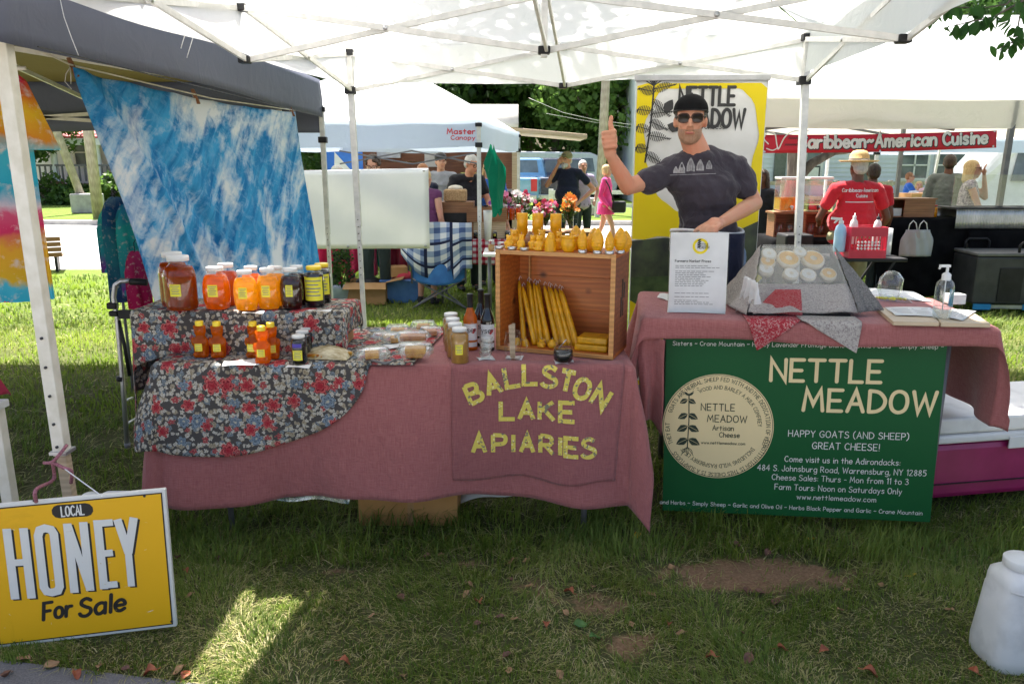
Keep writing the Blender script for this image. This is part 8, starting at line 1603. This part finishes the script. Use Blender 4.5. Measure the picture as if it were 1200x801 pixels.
# black cambro cooler
cq = P(1112, 357, z=0); kb = E('insulated_box', (cq.x + .38, 8.6, 0), 'black insulated food box with handles on blue wheeled base', 'cooler', rz=R(-4));
mb = MB(); mb.b2(-.40, .34, -.30, .30, .10, .62); mb.loc('box_body', M_('dark_grey_plastic', (.022, .024, .026), (.04, .042, .045), .5, bs=.2), kb, bev=.02); mb = MB(); mb.b2(-.41, .35, -.31, .31, .625, .66); mb.loc('lid', M_('grey_plastic_lid', (.10, .10, .10), (.15, .15, .15), .6), kb, bev=.01)
for x_, y_ in ((-.17, .2), (.18, -.25)): mb = MB(); mb.tube([(x_ - .13, y_, .65), (x_ - .13, y_, .74), (x_ - .10, y_, .77), (x_ + .10, y_, .77), (x_ + .13, y_, .74), (x_ + .13, y_, .65)], .015, 8); mb.loc('handle', 'black', kb)
mb = MB(); mb.b2(-.15, .10, -.312, -.302, .13, .50); mb.loc('front_panel', 'black', kb, bev=.004); M['sky_plastic'] = M_('sky_blue_plastic', (.02, .25, .5)); [MB().b2(a, a + .18, -.315, -.29, .04, .10).loc('blue_corner', 'sky_plastic', kb) for a in (-.38, .14)]; mb = MB(); mb.b2(-.2, .14, -.30, -.28, .05, .09); mb.loc('base_bar', 'alu', kb)
for x_ in (-.3, .25): mb = MB(); mb.cyl((x_, -.28, .035), (x_, -.24, .035), .035, n=14); mb.loc('wheel', 'black', kb)
t = E('folding_chair', (6.0, 8.3, 0), 'folding chair with wooden armrest and silver legs at the right edge', 'chair');
for a, b in (((-.32, -.1, .05), (.2, .1, .55)), ((.2, -.1, .05), (-.3, .1, .50)), ((-.3, -.1, .3), (.2, -.1, .33))): mb = MB(); mb.cyl(a, b, .014, n=8); mb.loc('leg', 'alu', t)
mb = MB(); mb.b2(-.42, .2, -.13, -.07, .60, .63); mb.loc('armrest', 'pale_wood', t, bev=.008); mb = MB(); mb.b2(-.25, .2, -.1, .3, .40, .43); mb.loc('seat', 'black', t); mb = MB(); mb.b2(.18, .21, -.1, .3, .43, .85); mb.loc('backrest', 'black', t)
# people at the right
rs_, RV, _, _ = person('large man in red tee and straw hat seen from behind', pp_(1006, 7.55), R(186), 1.70, 'skin_dark', 'tee_red', 'short', 'khaki', 'shorts', 'hair_grey', 'short', dict(elL=(-.34, .02, 1.12), elR=(.33, -.06, 1.12), wrL=(-.28, -.12, .88), wrR=(.2, -.3, 1.05), shL=(-.22, 0, 1.40), shR=(.22, 0, 1.40)), hat='straw', fat=1.62)
shr = [c for c in rs_.children if c.name.startswith('shirt')][0]; bv2 = BVHTree.FromPolygons([v.co for v in shr.data.vertices], [p.vertices for p in shr.data.polygons])
def onback(x, z, l):
    h, n, i, d = bv2.ray_cast(Vector((-x, 1.5, z)), Vector((0, -1, 0))); return (h + Vector((0, .004 + l, 0))) if h else Vector((-x, .2, z))
mb = MB(); text(mb, 'Caribbean-American', .032, onback, 0, 1.34, .2); text(mb, 'Cuisine', .03, onback, 0, 1.29, .2)
for i in range(14): ribbon(mb, [(-.14 + .02 * i, 1.245), (-.12 + .02 * i, 1.245)], .008, onback, 0, False)
mb.loc('back_lettering', 'paper', shr)
person('person in red shirt half hidden in front of the man with the straw hat', pp_(1024, 8.9), R(170), 1.62, 'skin_dark', 'tee_red', 'short', 'dark_trousers', 'trousers', 'hair_brown', 'short')
person('woman with wavy blond hair in printed blouse holding a phone to her ear', pp_(1139, 9.75), R(62), 1.66, 'skin_light', 'print_top', 'tank', 'dark_trousers', 'trousers', 'hair_blond', 'long', dict(elL=(-.26, -.12, 1.14), wrL=(-.15, -.30, 1.02), elR=(.26, -.20, 1.25), wrR=(.12, -.15, 1.55)), glasses='sun', fat=1.2)
person('man in grey green jacket standing behind the blond woman', pp_(1112, 10.3), R(150), 1.74, 'skin_dark', 'grey_jacket', 'long', 'dark_trousers', 'trousers', 'hair_brown', 'short', fat=1.25)
person('woman in bright blue top with auburn hair far behind the brown box', pp_(1067, 15.8), R(70), 1.45, 'skin_light', 'tee_blue', 'short', 'dark_trousers', 'trousers', 'hair_red', 'short', dict(elL=(-.2, -.15, 1.2), wrL=(-.1, -.4, 1.15)), glasses='sun')
person('woman in pale pink sitting height next to the white tent pole', pp_(1090, 15.0), R(10), 1.36, 'skin_light', 'pale_pink', 'tank', 'dark_trousers', 'trousers', 'hair_grey', 'short')
person('small child with light hair beside the woman in pale pink', pp_(1079, 15.5), R(-20), 1.28, 'skin_light', 'tee_white', 'short', 'jeans', 'trousers', 'hair_blond', 'bob')
person('person with dark hair half hidden behind the yellow roll-up banner', pp_(894, 9.3), R(-40), 1.55, 'skin_dark', 'tee_black', 'short', 'dark_trousers', 'trousers', 'hair_brown', 'long')
t = E('cardboard_box', (P(1070, 235, Y=13.2).x, 13.2, .72), 'open cardboard carton in front of the woman in blue', 'box'); mb = MB(); mb.box((0, 0, .2), (.5, .4, .4), .3, taper=.8); mb.loc('box_body', 'card', t); tab('low table with magenta cloth behind the brown box', 5.9, 7.0, 13.0, 13.6, .70, 'white_plastic'); cover('magenta cloth on the low table behind the brown box', 5.9, 7.0, 13.0, 13.6, .705, .5, M_('magenta_cloth', (.45, .02, .1), (.55, .04, .14), .8), 4)

# ================================================================ far surroundings
def siding_building(name, label, x0, x1, y, z0, z1, mat, n, depth=6, windows=(), trim='frame', roof=None):
    t = E(name, ((x0 + x1) / 2, y + depth / 2, 0), label, 'building'); h = (z1 - z0) / n
    for k in range(n):
        mb = MB(); mb.add([(x0, y, z0 + h * k), (x1, y, z0 + h * k), (x1, y + .03, z0 + h * (k + 1)), (x0, y + .03, z0 + h * (k + 1)), (x0, y + .06, z0 + h * k), (x1, y + .06, z0 + h * k)], [(0, 1, 2, 3), (0, 4, 5, 1)]); mb.build('siding_board', mat, t)
    mb = MB(); mb.b2(x0, x1, y + .07, y + depth, z0, z1); mb.build('wall', mat, t)
    for (a, b, c, d) in windows:
        mb = MB(); w_ = .10
        for q in ((a - w_, a, c - w_, d + w_), (b, b + w_, c - w_, d + w_), (a, b, d, d + w_), (a, b, c - w_, c), ((a + b) / 2 - .03, (a + b) / 2 + .03, c, d), (a, b, (c + d) / 2 - .03, (c + d) / 2 + .03)): mb.b2(q[0], q[1], y - .06, y + .05, q[2], q[3])
        fr_ = mb.build('window', trim, t); mb = MB(); mb.b2(a, b, y - .02, y, c, d); mb.build('pane', 'window', fr_)
    if roof: mb = MB(); mb.add([(x0 - .4, y - .5, z1), (x1 + .4, y - .5, z1), (x1 + .4, y + depth / 2, z1 + roof), (x0 - .4, y + depth / 2, z1 + roof)], [(0, 1, 2, 3)]); mb.build('roof', M_('roof_shingle', (.12, .11, .11), (.2, .19, .18), .9, sc=12), t, solid=.12)
    return t
M['siding'] = M_('pale_siding', (.50, .53, .58), (.58, .61, .65), .7, sc=1); M['siding_white'] = M_('white_siding', (.62, .64, .66), (.7, .71, .73), .7, sc=1)
k35 = 35
bw = siding_building('siding_building', 'long pale grey sided building with dark shuttered windows behind the food tent', 5.25, 26, 34, -.05, 5.2, 'siding', 28, 8, [(12.0, 13.3, 1.0, 2.1), (16.8, 17.9, 1.0, 2.1), (18.3, 19.6, 1.0, 2.1), (7.0, 8.2, 1.2, 2.3)])
for x_ in (11.3, 15.1, 20.1): mb = MB(); mb.b2(x_, x_ + .5, 33.93, 33.99, .85, 2.3); mb.build('shutter', M_('olive_shutter', (.10, .11, .09), (.13, .14, .12)), bw)
mb = MB(); mb.b2(12.3, 13.1, 33.6, 33.93, 1.0, 1.45); mb.build('air_conditioner', 'frame', bw); mb = MB(); mb.b2(5.2, 5.5, 33.92, 33.98, 0, 5.2); mb.build('corner_board', 'siding_white', bw)
def rail_fence(label, x0, x1, y, n, z=(.45, .95), mat='grey_wood', th=.07):
    t = E('rail_fence', ((x0 + x1) / 2, y, 0), label, 'fence')
    for k in range(n + 1): x = x0 + (x1 - x0) * k / n; mb = MB(); mb.b2(x - th, x + th, y, y + th * 1.4, 0, z[-1] + .1); mb.build('post', mat, t)
    for zz in z: mb = MB(); mb.b2(x0, x1, y - .05, y, zz - .06, zz + .06); mb.build('rail', mat, t)
    return t
rail_fence('low grey rail fence in front of the long sided building', 7.5, 26, 27, 10); rail_fence('pale rail fence between the pickup truck and the utility pole', 1.2, 5.5, 24, 3, (.35, .75), 'frame')
# left house with porch
hx0, hx1 = -21.5, -14.5; lh = siding_building('porch_house', 'cream house with red porch roof and columns across the road at left', hx0, hx1, 35.5, 0, 7, 'siding_white', 26, 8, [(-19.6, -18.6, 1.5, 2.7), (-17.2, -16.4, 4.2, 5.6), (-20.2, -19.4, 4.2, 5.6)])
mb = MB(); mb.add([(hx0, 32.5, 2.65), (hx1, 32.5, 2.65), (hx1, 35.5, 3.35), (hx0, 35.5, 3.35)], [(0, 1, 2, 3)]); mb.build('porch_roof', M_('red_roof', (.50, .09, .10), (.6, .14, .15), .7), lh, solid=.1)
mb = MB(); mb.b2(hx0, hx1, 32.45, 32.6, 2.35, 2.62); mb.build('beam', 'siding_white', lh)
for x in (-20.8, -18.9, -17.1, -15.2): mb = MB(); mb.lathe([(.16, .9), (.14, 1.2), (.11, 2.3), (.16, 2.35)], (x, 32.6, 0), n=12); mb.build('column', 'siding_white', lh); mb = MB(); mb.b2(x - .2, x + .2, 32.4, 32.8, 0, .9); mb.build('pier', M_('brick_pier', (.25, .12, .08), (.32, .17, .12)), lh)
mb = MB(); mb.b2(hx0, hx1, 32.6, 35.5, .0, .75); mb.build('porch_floor', M_('brown_porch', (.16, .10, .09), (.22, .15, .13)), lh); n_ = 44
mb = MB()
for k in range(n_): x = hx0 + (hx1 - hx0) * k / n_; mb.bar((x, 32.42, .05), (x + .7, 32.42, .75), .03); mb.bar((x + .7, 32.40, .05), (x, 32.40, .75), .03)
mb.build('lattice', M_('pale_lattice', (.34, .28, .27), (.4, .34, .33)), lh)
for k in range(30): x = hx0 + (hx1 - hx0) * (k + .5) / 30; mb = MB(); mb.b2(x - .03, x + .03, 32.5, 32.55, .9, 1.5); mb.build('baluster', 'frame_grey', lh)
mb = MB(); mb.b2(hx0, hx1, 32.48, 32.58, 1.5, 1.58); mb.build('handrail', 'frame_grey', lh)
mb = MB(); mb.b2(-16.3, -15.6, 33.0, 33.05, 1.0, 1.75); o = mb.build('blue_shirt', 'tee_blue', solid=.05); tag(o, 'blue garment hanging on the porch of the cream house', 'clothing')
# utility poles
def upole(px, Y, r, label, lean=0, h=9, mat='grey_wood', base=False):
    x = P(px, 240, Y=Y).x; t = E('utility_pole', (x, Y, 0), label, 'pole'); mb = MB(); mb.tube([(0, 0, -.2), (lean * .5, 0, h * .5), (lean, 0, h)], [r, r * .9, r * .75], 14); mb.loc('shaft', mat, t)
    if base: mb = MB(); mb.box((0, 0, .32), (.85, .6, .64)); mb.loc('concrete_base', 'kerb', t, bev=.04)
    return t
upole(114, 23.5, .16, 'straight grey utility pole on the grass before the cream house'); upole(103, 26, .13, 'leaning grey pole on a concrete block left of the utility pole', lean=-2.4, base=True); up_ = upole(702, 25.5, .15, 'wooden utility pole behind the thumbs up hand', lean=.25, base=False)
mb = MB(); mb.b2(P(702, 240, Y=25.5).x - .45, P(702, 240, Y=25.5).x + .3, 24.7, 25.1, .0, .55); o = mb.build('concrete_block', 'kerb', bev=.04); tag(o, 'grey concrete block at the foot of the wooden utility pole', 'block')
mb = MB(); mb.tube([P(620, 115, Y=24), P(660, 132, Y=24.5), P(700, 141, Y=25.4), P(740, 146, Y=28)], .006, 5); mb.tube([P(640, 133, Y=24), P(700, 144, Y=25.4), P(740, 150, Y=28)], .004, 5); o = mb.build('power_line', 'frame'); tag(o, 'pale power line sagging to the wooden utility pole', 'cable')
# picnic bench end
t = E('park_bench', (P(55, 290, Y=11.6).x, 11.6, 0), 'brown slatted bench end behind the rainbow shirt', 'bench', rz=R(25)); t.scale = (.75, .75, .6)
for k in range(4): mb = MB(); mb.b2(-1.2, .25, -.02, .02, .38 + .13 * k, .49 + .13 * k); mb.loc('slat', 'brown_wood', t)
for k in range(3): mb = MB(); mb.b2(-1.2, .25, .05 + .14 * k, .17 + .14 * k, .38, .41); mb.loc('seat_slat', 'brown_wood', t)
for x in (-1.0, .1): mb = MB(); mb.b2(x, x + .05, -.02, .45, 0, .38); mb.loc('leg', 'black', t)
# vehicles
def pickup(label, loc, rz, col):
    t = E('pickup_truck', loc, label, 'pickup truck', rz=rz); mb = MB()
    pr = [(-2.7, .45), (2.6, .45), (2.7, .75), (2.65, 1.0), (1.55, 1.12), (.85, 1.78), (-.75, 1.80), (-.95, 1.15), (-2.7, 1.15)]
    n = len(pr); mb.add([(x, -.92 * (1 if z < 1.2 else .80), z) for x, z in pr] + [(x, .92 * (1 if z < 1.2 else .80), z) for x, z in pr], [tuple(range(n))[::-1], tuple(range(n, 2 * n))] + [(i, (i + 1) % n, (i + 1) % n + n, i + n) for i in range(n)]); mb.loc('body', col, t, bev=.06)
    mb = MB(); mb.add([(-.78, -.68, 1.22), (-.78, .68, 1.22), (-.74, .60, 1.72), (-.74, -.60, 1.72)], [(0, 1, 2, 3)]); mb.v = [(a - .13, b, c) for a, b, c in mb.v]; mb.loc('rear_window', 'window', t)
    for s_ in (-1, 1): mb = MB(); mb.add([(-.6, s_ * .885, 1.2), (1.2, s_ * .885, 1.2), (.78, s_ * .75, 1.70), (-.6, s_ * .75, 1.70)], [(0, 1, 2, 3)]); mb.loc('side_window', 'window', t, solid=.02); mb = MB(); mb.b2(-2.74, -2.68, s_ * .78 - .10, s_ * .78 + .10, .72, 1.12); mb.loc('tail_light', 'redink', t)
    for x in (-1.75, 1.75):
        for s_ in (-1, 1): mb = MB(); mb.cyl((x, s_ * .95, .38), (x, s_ * .70, .38), .38, n=22); w_ = mb.loc('wheel', 'black', t); mb = MB(); mb.cyl((x, s_ * .955, .38), (x, s_ * .94, .38), .2, n=16); mb.loc('rim', 'alu', w_)
    mb = MB(); mb.b2(-2.82, -2.70, -.88, .88, .42, .60); mb.loc('bumper', 'alu', t, bev=.02); mb = MB(); mb.b2(-2.715, -2.705, -.68, .68, .66, 1.08); mb.loc('tailgate', col, t); return t
M['car_blue'] = M_('light_blue_paint', (.14, .32, .50), (.17, .36, .55), .25, coat=.6); M['car_silver'] = M_('silver_paint', (.45, .47, .5), (.52, .54, .57), .25, coat=.6)
pickup('light blue pickup truck with red tail light parked behind the white tent', (P(614, 240, Y=28).x, 28.6, 0), R(80), 'car_blue'); pickup('dark pickup truck parked right of the light blue one', (P(652, 240, Y=27).x + .35, 29.0, 0), R(84), M_('dark_paint', (.03, .04, .06), (.04, .05, .075), .25, coat=.6))
def van(label, loc, rz, col):
    t = E('parked_van', loc, label, 'van', rz=rz); pr = [(-2.4, .4), (2.4, .4), (2.5, .9), (2.2, 1.15), (1.6, 1.95), (1.2, 2.1), (-2.3, 2.15), (-2.4, 1.9)]; n = len(pr); mb = MB(); mb.add([(x, -.95 * (1 if z < 1.2 else .88), z) for x, z in pr] + [(x, .95 * (1 if z < 1.2 else .88), z) for x, z in pr], [tuple(range(n))[::-1], tuple(range(n, 2 * n))] + [(i, (i + 1) % n, (i + 1) % n + n, i + n) for i in range(n)]); mb.loc('body', col, t, bev=.08)
    for s_ in (-1, 1):
        for a, b in ((-2.1, -1.0), (-.9, .3), (.4, 1.4)): mb = MB(); mb.add([(a, s_ * .935, 1.25), (b, s_ * .935, 1.25), (b - .1, s_ * .86, 1.85), (a, s_ * .86, 1.85)], [(0, 1, 2, 3)]); mb.loc('side_window', 'window', t, solid=.02)
        for x in (-1.6, 1.6): mb = MB(); mb.cyl((x, s_ * .97, .36), (x, s_ * .75, .36), .36, n=20); mb.loc('wheel', 'black', t)
    return t
van('white van partly hidden behind the right food counter', (P(1230, 200, Y=17).x + .3, 17.0, 0), R(170), M_('white_paint', (.6, .62, .64), (.66, .68, .7), .3, coat=.5)); van('silver van parked far behind the pink girl', (P(690, 220, Y=33).x - 1, 36, 0), R(5), 'car_silver')
# distant white tent
tent('distant_tent', 'pale blue white tent far behind the red Caribbean banner right end', [(7.6, 19), (11.6, 19), (11.2, 15.8), (7.2, 15.6)], 2.05, 2.7, .25, 'canopy_far', 'valance_far', 'frame', None, zl=1.8, legw=.06, nseg=6, truss=False)
mb = MB(); mb.bar((P(1093, 240, Y=13.5).x - .15, 13.5, 0), (P(1101, 180, Y=13.5).x, 13.5, 1.9), .035); o = mb.build('tent_pole', 'frame'); tag(o, 'thin leaning white pole near the woman in pale pink', 'pole')
mb = MB(); mb.cyl((7.0, 14.2, 0), (7.0, 14.2, .5), .25, n=20); o = mb.build('green_bin', M_('green_plastic', (.05, .16, .05), (.08, .22, .08)), bev=.02); tag(o, 'low green tub on the grass behind the dark counter', 'tub')

# ---- trees
def crown_mesh(name, n, rad, size, seed, mat, cl=26):
    r = np.random.default_rng(seed); cen = []
    while len(cen) < cl:
        p = r.normal(0, .5, 3)
        if np.linalg.norm(p) < 1: cen.append(p * np.array(rad) * .80)
    cen = np.array(cen); cr = r.uniform(.24, .48, cl) * min(rad); w_ = r.integers(0, cl, n); d = r.normal(0, 1, (n, 3)); d /= np.linalg.norm(d, axis=1)[:, None]
    p = cen[w_] + d * (cr[w_] * r.uniform(.55, 1.08, n))[:, None]; s_ = size * r.uniform(.6, 1.3, n); a = r.normal(0, 1, (n, 3)); a += d * .8; a /= np.linalg.norm(a, axis=1)[:, None]; b = np.cross(a, r.normal(0, 1, (n, 3))); b /= np.linalg.norm(b, axis=1)[:, None]; c = np.cross(a, b)
    V = np.stack([p - c * s_[:, None] * .5, p + b * s_[:, None] * .32, p + c * s_[:, None] * .55 + a * s_[:, None] * .08, p - b * s_[:, None] * .32], 1).reshape(-1, 3).astype(np.float32)
    me = bpy.data.meshes.new(name); me.vertices.add(4 * n); me.vertices.foreach_set('co', V.ravel()); me.loops.add(4 * n); me.loops.foreach_set('vertex_index', np.arange(4 * n, dtype=np.int32)); me.polygons.add(n); me.polygons.foreach_set('loop_start', np.arange(0, 4 * n, 4, dtype=np.int32)); me.update(calc_edges=True)
    at_ = me.attributes.new('tint', 'FLOAT', 'POINT'); tint = np.clip(r.uniform(0, 1, cl)[w_] * .6 + r.uniform(0, .5, n), 0, 1); at_.data.foreach_set('value', np.repeat(tint, 4).astype(np.float32)); me.materials.append(M[mat]); return me
CM = [crown_mesh('crown', 9000, (3.6, 3.2, 4.6), .34, 11, 'leaf_dark', 34), crown_mesh('crown', 9000, (4.2, 3.6, 4.4), .36, 12, 'leaf_mid', 34), crown_mesh('crown', 8000, (3.0, 2.8, 4.6), .30, 13, 'leaf_light', 30)]
def tree(x, y, k, label, sc=1, zc=5.2, trunk=.25, limbs=5, seed=0):
    r = random.Random(seed + int(x * 7)); t = E('leafy_tree', (x, y, 0), label, 'tree', 'trees behind the market'); mb = MB(); top = zc * .9 * sc; mb.tube([(0, 0, -.2), (.05, 0, top * .4), (r.uniform(-.3, .3), 0, top)], [trunk * sc, trunk * .75 * sc, trunk * .4 * sc], 10)
    for i in range(limbs): a = r.uniform(0, 6.28); z0 = top * r.uniform(.45, .8); mb.tube([(0, 0, z0), (cos(a) * 1 * sc, sin(a) * 1 * sc, z0 + .9 * sc), (cos(a) * 2.2 * sc, sin(a) * 2.0 * sc, z0 + 2.1 * sc)], [trunk * .4 * sc, trunk * .25 * sc, trunk * .1 * sc], 7)
    mb.loc('trunk', 'bark', t); c = bpy.data.objects.new('crown', CM[k]); COL.objects.link(c); c.parent = t; c.location = (0, 0, zc * sc); c.scale = (sc,) * 3; c.rotation_euler = (0, 0, r.uniform(0, 6.28)); return t
TL_ = [(-15.5, 48, 0, 1.3, 'dark tree far left of the wooded row'), (-11, 46, 1, 1.35, 'mid green tree second in the wooded row from the left'), (-7, 44, 0, 1.35, 'dark dense tree above the white market tent'), (-3.2, 42, 0, 1.3, 'dark tree just right of the market tent peak'), (-.2, 45, 1, 1.4, 'broad mid green tree behind the trailer awning'), (2.2, 41, 0, 1.2, 'dark tree behind the blue pickup truck'), (4.4, 38, 2, 1.15, 'lighter willowy tree behind the utility pole'), (6.5, 44, 1, 1.3, 'green tree above the sided building corner'), (-19.5, 31.5, 1, .62, 'small leafy tree in front of the cream house'), (11, 50, 0, 1.4, 'dark tree behind the long sided building'), (17, 50, 1, 1.4, 'round tree behind the long sided building'), (24, 44, 0, 1.3, 'dark tree at the right end of the row'), (1.0, 50, 2, 1.5, 'pale green tree high in the wooded row'), (-5, 52, 1, 1.6, 'tall green tree behind the dark row')]
for i, (x, y, k, sc_, lab) in enumerate(TL_): tree(x, y, k, lab, sc_, seed=i, zc=4.8 if i not in (8,) else 6.6)
# hedge under the trees
hm_ = crown_mesh('shrub', 7000, (9, 1.5, 1.6), .26, 21, 'leaf_dark', 60); hm2 = crown_mesh('shrub', 5000, (6, 1.2, .9), .2, 22, 'leaf_mid', 50)
for x, y, m_, lab in ((-6, 40, hm_, 'long dark hedge below the trees behind the market tent'), (4, 38, hm_, 'dark hedge behind the pickup trucks'), (-17, 31.6, hm2, 'low shrubs along the porch lattice'), (13, 33, hm2, 'low green shrubs at the foot of the sided building'), (19, 33, hm2, 'low green shrubs further right at the sided building')):
    o = bpy.data.objects.new('hedge', m_); COL.objects.link(o); o.location = (x, y, .5 if x < 10 else .15); o.scale = (1, 1, 1 if x < 10 else .35); tag(o, lab, 'hedge')
# tree with curved limb behind the red banner
t = E('leafy_tree', (P(931, 215, Y=17).x, 17, 0), 'dark tree trunk with one long curved limb behind the red banner', 'tree'); q0 = Vector(t.location)
mb = MB(); mb.tube([(0, 0, -.1), (.03, 0, 1.4), (-.04, 0, 2.4), (0, 0, 3.6)], [.24, .20, .19, .16], 12); mb.tube([(.1, 0, 1.35), (.35, 0, 1.62), (.8, 0, 1.86), (1.4, 0, 1.92), (2.2, 0, 2.1)], [.12, .10, .085, .08, .05], 10); mb.loc('trunk', 'bark', t)
c = bpy.data.objects.new('crown', CM[1]); COL.objects.link(c); c.parent = t; c.location = (0, 0, 5.3); c.scale = (.65,) * 3
# big overhead tree at the right, its branches shade the white canopy
bt = E('shade_tree', (6.4, 5.4, .0), 'large shade tree whose leafy branches reach in at the top right', 'tree')
mb = MB(); mb.tube([(0, 0, -.1), (-.05, 0, 1.6), (-.3, 0, 3.2), (-.6, .1, 5.2)], [.34, .28, .24, .15], 14)
lim = [((-.3, 0, 3.0), (-2.6, .6, 5.0), (-5.6, .9, 5.9)), ((-.3, 0, 2.8), (-1.6, -.8, 4.2), (-3.4, -1.2, 4.9)), ((-.4, 0, 3.6), (-2.0, 1.6, 5.4), (-4.5, 2.4, 6.4)), ((-.2, 0, 2.6), (-.9, .9, 3.5), (-1.9, 1.3, 3.55)), ((-.5, .1, 4.5), (.6, .8, 6), (1.6, 1.2, 7)), ((-.3, 0, 3.2), (-1.4, -1.8, 5), (-3, -3, 5.8))]
for a in lim: mb.tube(a, [.13, .08, .03], 8)
mb.loc('trunk', 'bark', bt)
def leafset(n, cens, size, seed):
    r = np.random.default_rng(seed); C_ = np.array(cens); w_ = r.integers(0, len(C_), n); d = r.normal(0, 1, (n, 3)); d /= np.linalg.norm(d, axis=1)[:, None]; p = C_[w_, :3] + d * (C_[w_, 3] * r.uniform(.15, 1, n) ** .6)[:, None] * np.array([1, 1, .55]); a = r.normal(0, .5, (n, 3)) + np.array([0, 0, .9]); a /= np.linalg.norm(a, axis=1)[:, None]; b = np.cross(a, r.normal(0, 1, (n, 3))); b /= np.linalg.norm(b, axis=1)[:, None]; c = np.cross(a, b); s_ = size * r.uniform(.7, 1.25, n)
    V = np.stack([p - c * s_[:, None] * .5, p + b * s_[:, None] * .33 - c * s_[:, None] * .1 , p + c * s_[:, None] * .55, p - b * s_[:, None] * .33 - c * s_[:, None] * .1], 1).reshape(-1, 3).astype(np.float32)
    me = bpy.data.meshes.new('leaves'); me.vertices.add(4 * n); me.vertices.foreach_set('co', V.ravel()); me.loops.add(4 * n); me.loops.foreach_set('vertex_index', np.arange(4 * n, dtype=np.int32)); me.polygons.add(n); me.polygons.foreach_set('loop_start', np.arange(0, 4 * n, 4, dtype=np.int32)); me.update(calc_edges=True); at_ = me.attributes.new('tint', 'FLOAT', 'POINT'); at_.data.foreach_set('value', np.repeat(r.uniform(0, 1, n), 4).astype(np.float32)); me.materials.append(M['leaf_near']); return me
cens = []
rr_ = random.Random(8)
for k in range(78): cens.append((rr_.uniform(-8.0, 1.5), rr_.uniform(-3.0, 3.4), rr_.uniform(5.0, 8.2), rr_.uniform(.5, 1.05)))
o = bpy.data.objects.new('crown', leafset(34000, cens, .125, 3)); COL.objects.link(o); o.parent = bt; o['kind'] = 'stuff'
# drooping near branch with separate leaves
br_ = MB(); tips = []
for pts in ([P(1215, -35, Y=5.3), P(1180, 5, Y=5.3), P(1150, 10, Y=5.25), P(1110, 8, Y=5.2), P(1085, 18, Y=5.2)], [P(1215, -25, Y=5.3), P(1195, 20, Y=5.25), P(1190, 48, Y=5.2), P(1172, 56, Y=5.2)], [P(1200, 0, Y=5.1), P(1165, 20, Y=5.1), P(1135, 26, Y=5.1), P(1118, 30, Y=5.1)]): br_.tube([q - Vector(bt.location) for q in pts], [.008, .006, .004, .003, .002][:len(pts)], 6); tips.append(pts)
br_.tube([P(1215, -35, Y=5.3) - Vector(bt.location), P(1260, -120, Y=5.4) - Vector(bt.location), Vector((-1.9, 1.3, 3.55))], [.010, .016, .03], 6)
br_.loc('branch', 'bark', bt); lm = None
def one_leaf():
    mb = MB(); L, W = .085, .052; vs = []; fs = []
    for i in range(6):
        t_ = i / 5; w_ = sin(pi * min(1, t_ * .92 + .06)) ** .8 * W * (1 - .3 * t_); vs += [(-w_ / 2, t_ * L, .006 * sin(t_ * 4)), (0, t_ * L, -.004), (w_ / 2, t_ * L, .006 * sin(t_ * 4))]
    for i in range(5): fs += [(3 * i, 3 * i + 1, 3 * i + 4, 3 * i + 3), (3 * i + 1, 3 * i + 2, 3 * i + 5, 3 * i + 4)]
    mb.add(vs, fs, True); mb.bar((0, 0, 0), (0, -.02, .005), .002); return mb
l0 = one_leaf().loc('leaf', 'leaf_near', bt); first = True
for pts in tips:
    for k in range(34):
        u = rr_.uniform(.05, 1) * (len(pts) - 1); i = min(int(u), len(pts) - 2); q = lerp(pts[i], pts[i + 1], u - i) - Vector(bt.location) + Vector((rr_.uniform(-.05, .05), rr_.uniform(-.05, .05), rr_.uniform(-.03, .01))); c = l0 if first else l0.copy()
        if not first: COL.objects.link(c)
        first = False; c.location = q; c.rotation_euler = (R(rr_.uniform(-120, -20)), R(rr_.uniform(-50, 50)), rr_.uniform(0, 6.28)); c.scale = (rr_.uniform(.7, 1.15),) * 3
# sky dome is the world sky
for o in scene.objects:
    if o.type == 'MESH' and o.parent is None and 'category' not in o and 'kind' not in o: print('UNTAGGED', o.name)
